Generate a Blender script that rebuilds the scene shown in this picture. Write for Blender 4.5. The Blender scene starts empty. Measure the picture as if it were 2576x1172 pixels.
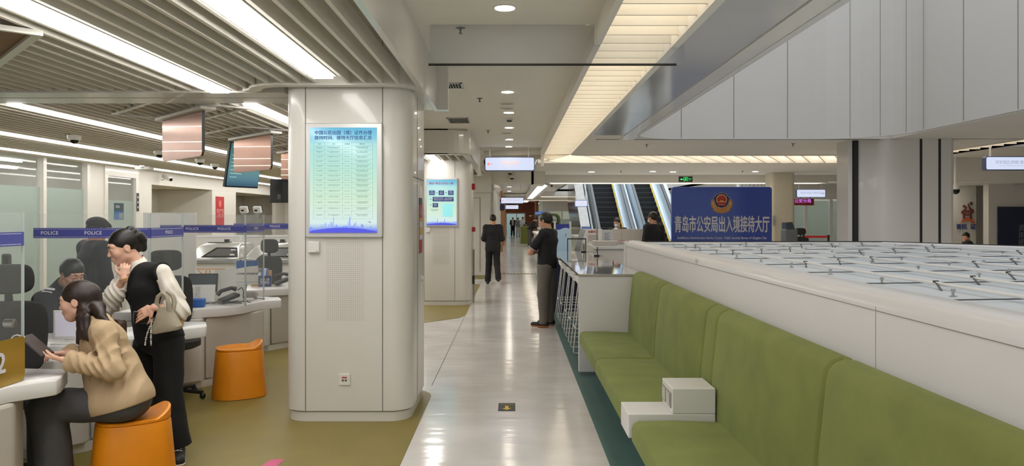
import bpy, bmesh, math, random
import numpy as np
from mathutils import Vector, Matrix
random.seed(7)
S = bpy.context.scene
COL = S.collection
PI = math.pi
R = math.radians
F, H = 1900.0, 1.65            # focal length in pixels of the 2576 px frame, eye height

# ---------------------------------------------------------------- camera
cam = bpy.data.cameras.new('camera')
cam.sensor_width = 36.0
cam.lens = 36.0 * F / 2576.0
cam.shift_y = -40.0 / 2576.0
cam.clip_start = 0.05
cam.clip_end = 200
camo = bpy.data.objects.new('camera', cam)
COL.objects.link(camo)
camo.location = (0, 0, H)
camo.rotation_euler = (PI / 2, 0, 0)
S.camera = camo

# ---------------------------------------------------------------- world and exposure
w = bpy.data.worlds.new('world')
S.world = w
w.use_nodes = True
w.node_tree.nodes['Background'].inputs[0].default_value = (0.93, 0.97, 1.0, 1)
w.node_tree.nodes['Background'].inputs[1].default_value = 0.5
S.view_settings.view_transform = 'Standard'
S.view_settings.look = 'None'
S.view_settings.gamma = 1
S.view_settings.use_curve_mapping = False
S.view_settings.exposure = 0.42
S.cycles.use_denoising = True
S.cycles.max_bounces = 8
S.cycles.diffuse_bounces = 4
S.cycles.glossy_bounces = 4
S.cycles.transmission_bounces = 8
S.cycles.transparent_max_bounces = 16
S.cycles.sample_clamp_indirect = 4.0

def area(name, loc, sx, sy, power, col=(1, .97, .92), rot=(0, 0, 0), parent=None, spread=PI):
    l = bpy.data.lights.new(name, 'AREA')
    l.shape = 'RECTANGLE'
    l.size, l.size_y = sx, sy
    l.energy = power
    l.color = col
    l.spread = spread
    o = bpy.data.objects.new(name, l)
    COL.objects.link(o)
    o.location = loc
    o.rotation_euler = rot
    if parent:
        o.parent = parent
    return o

# daylight falling through the open atrium roof and the escalator well
area('atrium_daylight', (4.0, 5.0, 7.5), 4.0, 11.0, 110, (.95, .95, 1.0))
area('well_daylight', (5.1, 31.5, 6.4), 4.5, 12.0, 430, (.84, .93, 1.0))

# ---------------------------------------------------------------- materials
def lin(c):
    c = c / 255.0
    return c / 12.92 if c <= .04045 else ((c + .055) / 1.055) ** 2.4
def rgb(h):
    if isinstance(h, str):
        h = h.lstrip('#')
        h = tuple(int(h[i:i + 2], 16) for i in (0, 2, 4))
    return (lin(h[0]), lin(h[1]), lin(h[2]), 1)
MATS = {}
def mat(name, col, rough=.5, metal=0, spec=.5, vary=.04, scale=6, bump=0, bscale=80, emit=None, estr=1, coat=0, trans=0, alpha=1, sheen=0, stretch=None):
    if name in MATS:
        return MATS[name]
    m = bpy.data.materials.new(name)
    m.use_nodes = True
    nt = m.node_tree
    N, L = nt.nodes, nt.links
    b = N['Principled BSDF']
    c = rgb(col)
    b.inputs['Base Color'].default_value = c
    b.inputs['Roughness'].default_value = rough
    b.inputs['Metallic'].default_value = metal
    b.inputs['Specular IOR Level'].default_value = spec
    b.inputs['Coat Weight'].default_value = coat
    b.inputs['Coat Roughness'].default_value = .05
    b.inputs['Transmission Weight'].default_value = trans
    b.inputs['Alpha'].default_value = alpha
    b.inputs['Sheen Weight'].default_value = sheen
    b.inputs['Sheen Tint'].default_value = (.75, .95, .5, 1)
    tc = None
    if vary or bump:
        tc = N.new('ShaderNodeTexCoord')
        mp = N.new('ShaderNodeMapping')
        L.new(tc.outputs['Object'], mp.inputs[0])
        if stretch:
            mp.inputs['Scale'].default_value = stretch
    if vary:
        n = N.new('ShaderNodeTexNoise')
        n.inputs['Scale'].default_value = scale
        n.inputs['Detail'].default_value = 4
        L.new(mp.outputs[0], n.inputs['Vector'])
        r = N.new('ShaderNodeValToRGB')
        r.color_ramp.elements[0].position = .3
        r.color_ramp.elements[1].position = .7
        r.color_ramp.elements[0].color = tuple(x * (1 - vary) for x in c[:3]) + (1,)
        r.color_ramp.elements[1].color = tuple(min(1, x * (1 + vary)) for x in c[:3]) + (1,)
        L.new(n.outputs['Fac'], r.inputs[0])
        L.new(r.outputs[0], b.inputs['Base Color'])
    if bump:
        n2 = N.new('ShaderNodeTexNoise')
        n2.inputs['Scale'].default_value = bscale
        n2.inputs['Detail'].default_value = 3
        L.new(mp.outputs[0], n2.inputs['Vector'])
        bp = N.new('ShaderNodeBump')
        bp.inputs['Strength'].default_value = bump
        bp.inputs['Distance'].default_value = .01
        L.new(n2.outputs['Fac'], bp.inputs['Height'])
        L.new(bp.outputs[0], b.inputs['Normal'])
    if emit:
        b.inputs['Emission Color'].default_value = rgb(emit)
        b.inputs['Emission Strength'].default_value = estr
    MATS[name] = m
    return m
def ramp_emit(name, stops, estr, axis=2):
    """printed light-box film: colour runs along one object axis (0..1 generated)"""
    m = bpy.data.materials.new(name)
    m.use_nodes = True
    nt = m.node_tree
    N, L = nt.nodes, nt.links
    b = N['Principled BSDF']
    tc = N.new('ShaderNodeTexCoord')
    sp = N.new('ShaderNodeSeparateXYZ')
    L.new(tc.outputs['Generated'], sp.inputs[0])
    r = N.new('ShaderNodeValToRGB')
    el = r.color_ramp.elements
    while len(el) < len(stops):
        el.new(.5)
    for e, (p, c) in zip(el, stops):
        e.position = p
        e.color = rgb(c)
    L.new(sp.outputs[axis], r.inputs[0])
    L.new(r.outputs[0], b.inputs['Emission Color'])
    b.inputs['Emission Strength'].default_value = estr
    b.inputs['Base Color'].default_value = (.02, .02, .02, 1)
    b.inputs['Roughness'].default_value = .1
    MATS[name] = m
    return m
def glassy(name, tint, alpha, rough=0.03, ior=1.35):
    """thin sheet: mostly see-through with a clear-coat reflection"""
    m = bpy.data.materials.new(name)
    m.use_nodes = True
    nt = m.node_tree
    N, L = nt.nodes, nt.links
    out = N['Material Output']
    N.remove(N['Principled BSDF'])
    tr = N.new('ShaderNodeBsdfTransparent')
    tr.inputs[0].default_value = (1, 1, 1, 1)
    gl = N.new('ShaderNodeBsdfGlossy')
    gl.inputs['Roughness'].default_value = rough
    df = N.new('ShaderNodeBsdfDiffuse')
    df.inputs[0].default_value = rgb(tint)
    if alpha > .5:
        ad = N.new('ShaderNodeMixShader'); tl = N.new('ShaderNodeBsdfTranslucent')
        tl.inputs[0].default_value = rgb(tint); ad.inputs[0].default_value = .55
        L.new(df.outputs[0], ad.inputs[1]); L.new(tl.outputs[0], ad.inputs[2])
        df = ad
    mx = N.new('ShaderNodeMixShader')
    mx.inputs[0].default_value = alpha
    L.new(tr.outputs[0], mx.inputs[1])
    L.new(df.outputs[0], mx.inputs[2])
    fr = N.new('ShaderNodeFresnel')
    fr.inputs[0].default_value = ior
    m2 = N.new('ShaderNodeMixShader')
    ge = N.new('ShaderNodeNewGeometry')
    iv = N.new('ShaderNodeMath'); iv.operation = 'SUBTRACT'; iv.inputs[0].default_value = 1
    L.new(ge.outputs['Backfacing'], iv.inputs[1])
    mu = N.new('ShaderNodeMath'); mu.operation = 'MULTIPLY'
    L.new(fr.outputs[0], mu.inputs[0]); L.new(iv.outputs[0], mu.inputs[1])
    L.new(mu.outputs[0], m2.inputs[0])
    L.new(mx.outputs[0], m2.inputs[1])
    L.new(gl.outputs[0], m2.inputs[2])
    L.new(m2.outputs[0], out.inputs[0])
    MATS[name] = m
    return m

WALL = mat('wall_paint', '#dcd8d0', .55, vary=.015, scale=2)
CEIL = mat('ceiling_paint', '#eae6dc', .7, vary=.015, scale=2)
PANEL = mat('white_panel', '#dedad2', .28, vary=.01, scale=2, coat=.25)
FASCIA = mat('fascia_panel', '#d8d6d2', .4, vary=.01, scale=2)
SLAT = mat('slat_paint', '#e8e2d6', .5, vary=.02)
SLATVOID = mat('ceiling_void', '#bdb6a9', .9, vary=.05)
SEAMS = mat('seam_soft', '#8f8b82', .8, vary=0)
SEAM = mat('seam_shadow_gap', '#5c5850', .8, vary=0)
DARKGAP = mat('dark_gap', '#2e2c29', .8, vary=0)
BLACK = mat('black_plastic', '#171717', .4, vary=.05)
BLACKG = mat('black_glass', '#0c0d0f', .08, vary=0)
STEEL = mat('brushed_steel', '#b5b4b0', .3, metal=1, vary=.05, scale=30)
DKSTEEL = mat('dark_metal', '#5b5b5a', .4, metal=.8, vary=.05)
WHITE = mat('white_lacquer', '#dfdddb', .3, vary=.01, coat=.2)
WPLAST = mat('white_plastic', '#e4e2de', .35, vary=.01)
LED = mat('led_white', '#ffffff', .5, vary=0, emit='#fffdf9', estr=12.5)
LEDW = mat('led_warm', '#fff4e0', .5, vary=0, emit='#fff7ea', estr=1.5)
MIRROR = mat('polished_soffit', '#c6c8ca', .14, metal=.3, vary=.04, scale=1.5, bump=.03, bscale=2)
GREEN = mat('olive_vinyl', '#84763b', .45, vary=.06, scale=3, bump=.02, bscale=300)
TEAL = mat('teal_vinyl', '#4f6f6c', .45, vary=.08, scale=3)
VELVET = mat('green_velvet', '#727838', .85, vary=.14, scale=4, bump=.3, bscale=260, sheen=.2)
ORANGE = mat('orange_shell', '#e48b08', .42, vary=.04, scale=8)
BLUETAPE = mat('blue_tape', '#474c97', .45, vary=.02)
LETTER = mat('white_lettering', '#dcdce4', .5, vary=0)
GOLD = mat('gold_acrylic', '#b08f3a', .25, metal=.35, vary=.06, scale=5)
COPPER = mat('copper_sheet', '#684634', .26, metal=1, vary=.08, scale=3)
ACR = glassy('clear_acrylic', '#e8efee', .05, ior=1.16)
PANE = glassy('clear_pane', '#dfe8e6', .08)
FROST = glassy('frosted_film', '#c9d6d0', .85, .3)
SMOKE = glassy('smoke_barrier_glass', '#aab1b8', .20, ior=1.04)
NAVY = mat('navy_board', '#3550b0', .22, vary=.05, scale=1.2, coat=.2)
SIGNW = mat('lit_sign_face', '#555866', .3, vary=0, emit='#dde6ff', estr=.66)
SIGNBLUE = mat('sign_casing', '#5a6a94', .4, metal=.3, vary=0)
RED = mat('signal_red', '#b3202c', .4, vary=.03)
YELLOW = mat('signal_yellow', '#dcb31c', .5, vary=.03)
BROWN = mat('brown_wall_panel', '#9a5a3a', .5, vary=.12, scale=3, stretch=(6, 6, .6))
PAPER = mat('white_paper', '#e9e7e2', .7, vary=.01)
INK = mat('print_ink', '#3c4a52', .7, vary=0)
NAVYINK = mat('print_navy', '#1f2f78', .6, vary=0)
TAN = mat('cardboard', '#b78a52', .8, vary=.06)
BLUEPL = mat('blue_plastic', '#3668b4', .4, vary=.02)
ACCENT = mat('accent_orange', '#c9763a', .5, vary=.03)

def floor_mat():
    m = bpy.data.materials.new('polished_white_floor')
    m.use_nodes = True
    N, L = m.node_tree.nodes, m.node_tree.links
    b = N['Principled BSDF']
    tc = N.new('ShaderNodeTexCoord')
    n = N.new('ShaderNodeTexNoise')
    n.inputs['Scale'].default_value = 1.6
    n.inputs['Detail'].default_value = 6
    L.new(tc.outputs['Object'], n.inputs['Vector'])
    r = N.new('ShaderNodeValToRGB')
    r.color_ramp.elements[0].color = rgb('#d0ccc8')
    r.color_ramp.elements[1].color = rgb('#e2dedb')
    r.color_ramp.elements[0].position = .3
    r.color_ramp.elements[1].position = .65
    L.new(n.outputs['Fac'], r.inputs[0])
    L.new(r.outputs[0], b.inputs['Base Color'])
    b.inputs['Roughness'].default_value = .13
    b.inputs['Specular IOR Level'].default_value = .65
    mp = N.new('ShaderNodeMapping')
    mp.inputs['Scale'].default_value = (.7, 2.2, 1)
    L.new(tc.outputs['Object'], mp.inputs[0])
    n2 = N.new('ShaderNodeTexNoise')
    n2.inputs['Scale'].default_value = 2.2
    n2.inputs['Detail'].default_value = 2
    L.new(mp.outputs[0], n2.inputs['Vector'])
    bp = N.new('ShaderNodeBump')
    bp.inputs['Strength'].default_value = .16
    bp.inputs['Distance'].default_value = .03
    L.new(n2.outputs['Fac'], bp.inputs['Height'])
    L.new(bp.outputs[0], b.inputs['Normal'])
    return m
FLOORW = floor_mat()

# ---------------------------------------------------------------- object helpers
def tag(o, label=None, cat=None, group=None, kind=None):
    if label: o['label'] = label
    if cat: o['category'] = cat
    if group: o['group'] = group
    if kind: o['kind'] = kind
    return o
def thing(name, label, cat, loc=(0, 0, 0), rz=0, group=None):
    o = bpy.data.objects.new(name, None)
    COL.objects.link(o)
    o.location = loc
    o.rotation_euler = (0, 0, rz)
    o.empty_display_size = .1
    return tag(o, label, cat, group)
def kids(o):
    return [c for c in COL.objects if c.parent == o]
def dup(root, loc=None, rz=None, label=None, group=None):
    def rec(o, par):
        c = o.copy()
        COL.objects.link(c)
        c.parent = par
        for k in kids(o):
            rec(k, c)
        return c
    r = rec(root, None)
    if loc is not None: r.location = loc
    if rz is not None: r.rotation_euler = (0, 0, rz)
    if label: r['label'] = label
    if group: r['group'] = group
    return r

class MB:
    """collects boxes, tubes, prisms; build() links them as ONE mesh object"""
    def __init__(s):
        s.b = bmesh.new()
    def box(s, x0, x1, y0, y1, z0, z1, M=None):
        vs = [s.b.verts.new((x, y, z)) for x in (x0, x1) for y in (y0, y1) for z in (z0, z1)]
        for f in ((0, 1, 3, 2), (4, 6, 7, 5), (0, 4, 5, 1), (2, 3, 7, 6), (0, 2, 6, 4), (1, 5, 7, 3)):
            s.b.faces.new([vs[i] for i in f])
        if M is not None:
            for v in vs: v.co = M @ v.co
        return s
    def quad(s, *p):
        s.b.faces.new([s.b.verts.new(q) for q in p])
        return s
    def prism(s, poly, z0, z1, M=None):
        a = [s.b.verts.new((x, y, z0)) for x, y in poly]
        c = [s.b.verts.new((x, y, z1)) for x, y in poly]
        n = len(poly)
        s.b.faces.new(a[::-1]); s.b.faces.new(c)
        for i in range(n):
            s.b.faces.new((a[i], a[(i + 1) % n], c[(i + 1) % n], c[i]))
        if M is not None:
            for v in a + c: v.co = M @ v.co
        return s
    def rings(s, rr, cap=True):
        vr = [[s.b.verts.new(p) for p in r] for r in rr]
        n = len(vr[0])
        for a, c in zip(vr, vr[1:]):
            for i in range(n):
                s.b.faces.new((a[i], a[(i + 1) % n], c[(i + 1) % n], c[i]))
        if cap:
            s.b.faces.new(vr[0][::-1]); s.b.faces.new(vr[-1])
        return s
    def lathe(s, prof, n=24, c=(0, 0, 0), sx=1, sy=1):
        return s.rings([[(c[0] + r * sx * math.cos(2 * PI * i / n), c[1] + r * sy * math.sin(2 * PI * i / n), c[2] + z) for i in range(n)] for r, z in prof])
    def tube(s, pts, r, n=8):
        pts = [Vector(p) for p in pts]
        rr = []
        up = None
        for i, p in enumerate(pts):
            d = (pts[min(i + 1, len(pts) - 1)] - pts[max(i - 1, 0)]).normalized()
            if up is None:
                up = d.orthogonal().normalized()
            up = (up - d * up.dot(d))
            up = up.normalized() if up.length > 1e-6 else d.orthogonal().normalized()
            w = d.cross(up)
            ri = r[i] if isinstance(r, (list, tuple)) else r
            rr.append([p + (up * math.cos(2 * PI * k / n) + w * math.sin(2 * PI * k / n)) * ri for k in range(n)])
        return s.rings(rr)
    def ball(s, c, r, n=12, sc=(1, 1, 1)):
        g = bmesh.ops.create_uvsphere(s.b, u_segments=n, v_segments=max(6, n // 2), radius=r)
        for v in g['verts']:
            v.co = Vector((v.co.x * sc[0], v.co.y * sc[1], v.co.z * sc[2])) + Vector(c)
        return s
    def wall(s, path, z0, z1, th, closed=False):
        """vertical strip following a plan polyline"""
        P = [Vector((x, y, 0)) for x, y in path]
        L, Rr = [], []
        n = len(P)
        for i in range(n):
            a = P[(i - 1) % n] if closed or i else P[0]
            c = P[(i + 1) % n] if closed or i < n - 1 else P[-1]
            d = (c - a).normalized()
            nn = Vector((-d.y, d.x, 0))
            L.append(P[i]); Rr.append(P[i] + nn * th)
        rr = [[(l.x, l.y, z0), (q.x, q.y, z0), (q.x, q.y, z1), (l.x, l.y, z1)] for l, q in zip(L, Rr)]
        if closed: rr.append(rr[0])
        return s.rings(rr, not closed)
    def build(s, name, m, parent=None, bev=0, smooth=False, seg=2, loc=None, kind=None, rot=None):
        bmesh.ops.recalc_face_normals(s.b, faces=s.b.faces)
        me = bpy.data.meshes.new(name)
        if bev:
            bmesh.ops.bevel(s.b, geom=[e for e in s.b.edges if len(e.link_faces) == 2 and e.calc_face_angle(0) > .5], offset=bev, segments=seg, profile=.5, affect='EDGES', clamp_overlap=True)
        s.b.to_mesh(me)
        s.b.free()
        for q in (m if isinstance(m, (list, tuple)) else [m]):
            me.materials.append(q)
        if smooth:
            me.polygons.foreach_set('use_smooth', [True] * len(me.polygons))
            try: me.set_sharp_from_angle(angle=R(38))
            except Exception: pass
        o = bpy.data.objects.new(name, me)
        COL.objects.link(o)
        if parent: o.parent = parent
        if loc: o.location = loc
        if rot: o.rotation_euler = rot
        if kind: o['kind'] = kind
        return o
def struct(name, mb, m, **k):
    return mb.build(name, m, kind='structure', **k)
def arc(cx, cy, r, a0, a1, n=6):
    return [(cx + r * math.cos(R(a0 + (a1 - a0) * i / n)), cy + r * math.sin(R(a0 + (a1 - a0) * i / n))) for i in range(n + 1)]
def rrect(x0, x1, y0, y1, r, n=5):
    return arc(x1 - r, y0 + r, r, -90, 0, n) + arc(x1 - r, y1 - r, r, 0, 90, n) + arc(x0 + r, y1 - r, r, 90, 180, n) + arc(x0 + r, y0 + r, r, 180, 270, n)
# plate lying in the XZ plane (faces -Y): poly in (x, z)
XZ = Matrix(((1, 0, 0, 0), (0, 0, -1, 0), (0, 1, 0, 0), (0, 0, 0, 1)))
def plate(poly, y0, th):
    mb = MB()
    return mb.prism(poly, -y0 - th, -y0, XZ)
def texts_to_meshes():
    S.view_layers[0].update()
    dg = bpy.context.evaluated_depsgraph_get()
    for o in [o for o in COL.objects if o.type == 'FONT']:
        me = bpy.data.meshes.new_from_object(o.evaluated_get(dg))
        nm = o.name.split('.')[0]
        fat = FAT.get(o.name, 0)
        if fat:
            b = bmesh.new(); b.from_mesh(me); src = me.copy()
            for dx, dy in ((fat, 0), (-fat, 0), (0, fat), (0, -fat)):
                n0 = len(b.verts); b.from_mesh(src); b.verts.ensure_lookup_table()
                for v in b.verts[n0:]: v.co.x += dx; v.co.y += dy * .6; v.co.z -= .00002 * (1 + (dx > 0))
            b.to_mesh(me); b.free(); bpy.data.meshes.remove(src)
        q = bpy.data.objects.new(nm, me)
        COL.objects.link(q)
        q.location, q.rotation_euler, q.scale, q.parent = o.location, o.rotation_euler, o.scale, o.parent
        bpy.data.objects.remove(o)
def at(px, py, Y):
    """the place in the hall, at distance Y, seen at a pixel of the 2576x1172 frame"""
    return Vector(((px - 1288) / F * Y, Y, H - (py - 546) / F * Y))
FAT = {}
def lettering(txt, size, loc, parent=None, m=None, rz=0, sx=1, align='CENTER', name='lettering', rx=PI / 2, ext=.0008, bold=0, sp=1):
    c = bpy.data.curves.new(name, 'FONT')
    c.body = txt
    c.size = size
    c.extrude = ext
    c.offset = bold if bold < 0 else 0
    c.align_x = align
    c.align_y = 'CENTER'
    c.space_character = sp
    c.resolution_u = 3
    c.materials.append(m or LETTER)
    o = bpy.data.objects.new(name, c)
    COL.objects.link(o)
    o.location = loc
    o.rotation_euler = (rx, 0, rz)
    o.scale = (sx, 1, 1)
    FAT[o.name] = bold / max(sx, .2)
    if parent: o.parent = parent
    return o
# ================================================================ THE SETTING
ZS, ZC, ZR = 2.70, 3.10, 2.95      # slat ceiling, corridor ceiling, ring ceiling round the void
# ---- floors
struct('floor', MB().box(-13, 17, -4, 76, -.06, 0), FLOORW)
g1 = [(-13, -4), (-.745, -4), (-.745, 6.95)] + arc(-1.045, 6.95, .3, 0, 80, 6)[1:] + [(-1.3, 7.35), (-1.9, 7.5), (-2.1, 8.3), (-2.1, 12), (-3.0, 28), (-13, 28)]
struct('floor', MB().prism(g1, .0002, .004), GREEN)
struct('floor', MB().prism([(-2.2, 11.2), (-1.36, 11.8), (-.86, 12.35), (-.78, 12.7), (-.78, 18.4), (-1.0, 18.9), (-2.2, 18.9)], .0002, .004), GREEN)
struct('floor', MB().prism([(-1.6, 20.0), (-.66, 20.1), (-.64, 21.4), (-1.6, 21.4)], .0002, .004), GREEN)
struct('floor', MB().prism([(.65, -4), (1.45, -4), (1.45, 21), (.65, 21)], .0002, .004), TEAL)
struct('trim_1', MB().box(-.789, -.783, 7.4, 20, .0002, .001), SEAM)
m = MB()
for i in range(12):
    m.box(-.3 + i * .1, -.25 + i * .1, 21.85, 22.05, .0005, .002)
struct('trim_2', m, YELLOW)
struct('trim_3', MB().box(-.35, .95, 21.8, 22.1, .0002, .0004), DARKGAP)

# ---- outer shell
struct('wall_back', MB().box(-13, 17, 75, 75.1, 0, 4), WALL)
struct('wall_right', MB().box(16.9, 17, -4, 75, 0, 4), WALL)
struct('wall_left', MB().box(-13.1, -13, -4, 75, 0, 4), WALL)

# ---- slat ceiling: void board, runs of slats, flat beam strip, trims
def slats(name, x0, x1, y0, y1, pitch=.128, tops=.115, x_of=None):
    m = MB()
    n = int((x1 - x0) / pitch)
    for i in range(n + 1):
        x = x0 + i * pitch
        a, b = (y0, y1) if x_of is None else x_of(x)
        if b - a > .05:
            m.box(x - .013, x + .013, a, b, ZS, ZS + tops)
    return struct(name, m, SLAT)
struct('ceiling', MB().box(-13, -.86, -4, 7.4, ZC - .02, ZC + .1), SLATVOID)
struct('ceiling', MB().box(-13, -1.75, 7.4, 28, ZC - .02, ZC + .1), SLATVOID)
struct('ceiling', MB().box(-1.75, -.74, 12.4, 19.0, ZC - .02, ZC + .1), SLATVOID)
LXS = (-2.42, -1.40)
def skipx(x): return any(abs(x - l) < .10 for l in (-2.42, -1.40, -4.6, -6.3, -7.7))
def bay1(x):
    if skipx(x): return (0, 0)
    return (-1.2, 6.30 if x < -2.05 else 6.03)
def bay2(x):
    if skipx(x) and x > -8 and abs(x + 1.4) > .2: return (0, 0)
    for yc in (7.4, 9.4, 11.4):
        if -3.72 < x < -2.62 and x + 3.2 > -.6:
            pass
    return (6.90, 27.5)
slats('ceiling', -9.6, -.77, 0, 0, x_of=bay1)
slats('ceiling', -8.25, -1.82, 0, 0, x_of=bay2)
def bay3(x):
    if abs(x + 1.40) < .09: return (0, 0)
    return (12.55 + (0 if x < -1.05 else (x + 1.05) * 1.6), 18.8)
slats('ceiling', -1.72, -.80, 0, 0, pitch=.15, x_of=bay3)
struct('trim_4', MB().box(-10, -1.9, 6.30, 6.56, ZS - .012, ZS + .16).box(-10, -1.9, 6.60, 6.90, ZS - .012, ZS + .16).box(-10, -1.9, 6.56, 6.60, ZS + .01, ZS + .16), PANEL)
# curved trim round the first pillar and the fascia edge along the corridor
cap = [(-2.15, 6.3)] + arc(-1.85, 6.22, .2, 190, 268, 5) + arc(-1.0, 6.22, .2, 272, 350, 5) + [(-.86, 6.6), (-.86, 7.3)]
struct('trim_5', MB().wall(cap, ZS - .015, ZS + .14, -.10), PANEL)
struct('trim_6', MB().box(-.76, -.72, -4, 7.42, ZS - .012, ZC + .02).box(-.72, -.62, 7.30, 7.42, ZS - .012, ZC), PANEL)
f3 = [(-1.8, 12.4), (-1.1, 12.4)] + arc(-1.05, 12.75, .35, -90, 0, 6) + [(-.70, 18.6)] + arc(-1.0, 18.6, .3, 0, 90, 4)
struct('trim_7', MB().wall(f3, ZS - .015, ZC, .05), PANEL)
struct('trim_8', MB().wall([(x, y) for x, y in f3], ZS - .02, ZS, .12), PANEL)

# ---- corridor ceiling with its downstand fascia, ring ceiling, polished soffit
struct('ceiling', MB().box(-.76, .62, -4, 21.6, ZC, ZC + .1), CEIL)
struct('ceiling', MB().box(-1.85, -.76, 7.42, 12.4, ZC, ZC + .1).box(-1.85, -.70, 19.0, 21.6, ZC, ZC + .1), CEIL)
ringo = [(.62, -4), (.62, 17.0)] + arc(1.82, 17.0, 1.2, 180, 90, 8) + [(7.9, 18.2)] + arc(7.9, 17.0, 1.2, 90, 0, 8) + [(9.1, -4)]
struct('trim_9', MB().wall(ringo, ZR, ZC + .1, -.05), CEIL)
ringi = [(1.20, -4), (1.20, 15.5)] + arc(1.5, 15.5, .3, 180, 90, 5) + [(8.2, 15.8)] + arc(8.2, 15.5, .3, 90, 0, 5) + [(8.5, -4)]
struct('trim_10', MB().wall(ringi, ZR - .02, ZC + .3, -.06), CEIL)
# louvre blades in the light ring
m = MB()
y = 1.2
while y < 15.9:
    m.box(.64, 1.22, y - .009, y + .009, ZR + .012, ZR + .12)
    y += .265
x = 1.3
for i in range(7):
    a = R(180 - 13 * i)
    c = Vector((1.25, 15.75, 0)); d = Vector((math.cos(a), math.sin(a), 0))
    if i: m.box(0, 1.9, -.006, .006, ZR + .012, ZR + .12, Matrix.Translation(c) @ Matrix.Rotation(a, 4, 'Z'))
while x < 8.4:
    m.box(0, 2.75, -.012, .012, ZR + .012, ZR + .12, Matrix.Translation((x, 15.72, 0)) @ Matrix.Rotation(R(64), 4, 'Z'))
    x += .36
y = 2
while y < 15.9:
    m.box(8.48, 9.12, y - .006, y + .006, ZR + .012, ZR + .12)
    y += .35
LOUV = mat('louvre_blade', '#e6dfd0', .6, vary=.01)
struct('ceiling', m, LOUV)
lp = thing('light_ring', 'warm white luminous ceiling ring behind louvre blades around the atrium opening', 'ceiling light', (0, 0, ZR + .25))
MB().box(.60, 1.24, -2, 16.2, 0, .02).build('diffuser', LEDW, lp)
MB().box(.60, 9.1, 15.6, 18.3, .022, .04).build('diffuser', LEDW, lp)
MB().box(8.45, 9.15, -2, 15.6, 0, .02).build('diffuser', LEDW, lp)
# inner ring: polished soffit, lip, plain soffit
struct('ceiling', MB().box(1.26, 1.79, -4, 12.0, ZR, ZR + .05), MIRROR)
struct('ceiling', MB().box(1.79, 2.02, -4, 12.6, ZR - .01, ZR + .3), PANEL)
struct('ceiling', MB().box(1.26, 8.45, 12.55, 15.76, ZR, ZR + .1).box(1.26, 1.79, 12.0, 12.56, ZR, ZR + .1), CEIL)
struct('trim_11', MB().box(1.4, 6.3, 12.62, 12.66, ZR - .004, ZR), DARKGAP)
struct('ceiling', MB().box(6.3, 8.45, -4, 12.6, ZR, ZR + .1), CEIL)
# void fascia: storey-high white panels round the opening
vf = [(2.0, -2.0), (2.0, 11.8)] + arc(2.7, 11.75, .7, 180, 90, 8)[1:] + [(5.0, 12.45)] + arc(5.0, 11.35, 1.1, 90, 0, 10)[1:] + [(6.1, -2.0)]
struct('wall_front', MB().wall(vf, ZR - .015, 6.2, .05), FASCIA)
m = MB()
for px in (1714, 1846, 1981, 2116):
    X = (px - 1288) / F * 12.45
    m.box(X - .004, X + .004, 12.443, 12.449, ZR, 6.2)
for k in range(4):
    a = R(62 - 24 * k)
    cx, cy = 5.0 + 1.094 * math.cos(a), 11.35 + 1.094 * math.sin(a)
    m.box(-.003, .003, -.004, .002, ZR, 6.2, Matrix.Translation((cx, cy, 0)) @ Matrix.Rotation(a + PI / 2, 4, 'Z'))
for y in (10.2, 9.1, 8.0):
    m.box(6.093, 6.098, y - .003, y + .003, ZR, 6.2)
struct('trim_12', m, SEAMS)
# ---- ceiling beyond the ring, its beam, and the far hall
struct('ceiling', MB().box(.62, 16.9, 18.15, 23.3, ZR, ZR + .1).box(9.05, 16.9, -4, 18.2, ZR, ZR + .1), CEIL)
struct('ceiling', MB().box(-.65, .62, 21.5, 22.0, 2.60, ZC + .1).box(.55, .95, 21.5, 23.3, 2.60, ZC), CEIL)
struct('ceiling', MB().box(.78, 16.9, 23.3, 24.3, 2.75, ZR + .1), CEIL)
struct('ceiling', MB().box(-1.0, 1.0, 22.0, 75, ZC, ZC + .1), CEIL)
struct('ceiling', MB().box(.9, 2.2, 24.3, 75, 2.95, 3.05).box(7.6, 17, 24.3, 75, 2.95, 3.05).box(2.2, 7.6, 38, 75, 2.95, 3.05), CEIL)
struct('wall_right', MB().box(2.15, 2.2, 24.3, 38.1, 2.95, 6.5).box(7.6, 7.65, 24.3, 38.1, 2.95, 6.5), FASCIA)
struct('wall_front', MB().box(2.15, 7.65, 24.25, 24.3, 2.95, 6.5), FASCIA)
struct('ceiling', MB().box(.80, 1.45, 24.3, 46, 2.78, 2.95), CEIL)
struct('ceiling', MB().box(1.45, 17, 38, 40.5, 2.72, 2.95), CEIL)
struct('ceiling', MB().box(-1, 17, 46, 47.5, 2.70, 2.95), CEIL)
# portal trim where the corridor ceiling meets the next bay
struct('trim_13', MB().box(-.72, -.66, 15.6, 15.75, 2.5, ZC).box(.60, .66, 15.6, 15.75, 2.7, ZC), CEIL)

# ---- pillars
def pillar(x0, x1, y0, y1, z1, r=.17):
    struct('pillar', MB().prism(rrect(x0, x1, y0, y1, r, 8), .09, z1), PANEL, smooth=True)
    struct('trim_14', MB().prism(rrect(x0 + .012, x1 - .012, y0 + .012, y1 - .012, r, 8), 0, .078).prism(rrect(x0 + .03, x1 - .03, y0 + .03, y1 - .03, r, 8), .07, .1), PANEL, smooth=True)
pillar(-1.845, -.815, 6.08, 7.16, ZC)
struct('trim_15', MB().box(-1.664, -1.660, 6.076, 6.082, .09, ZC).box(-1.044, -1.040, 6.076, 6.082, .09, ZC).box(-.817, -.813, 6.5, 6.504, .1, ZC).box(-.816, -.8135, 6.25, 6.95, 1.98, 1.986), SEAM)
pillar(-1.70, -.765, 14.1, 15.15, ZC)
struct('trim_16', MB().box(-1.07, -1.066, 14.096, 14.102, .09, ZC).box(-1.64, -1.636, 14.096, 14.102, .09, ZC), SEAM)
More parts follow.
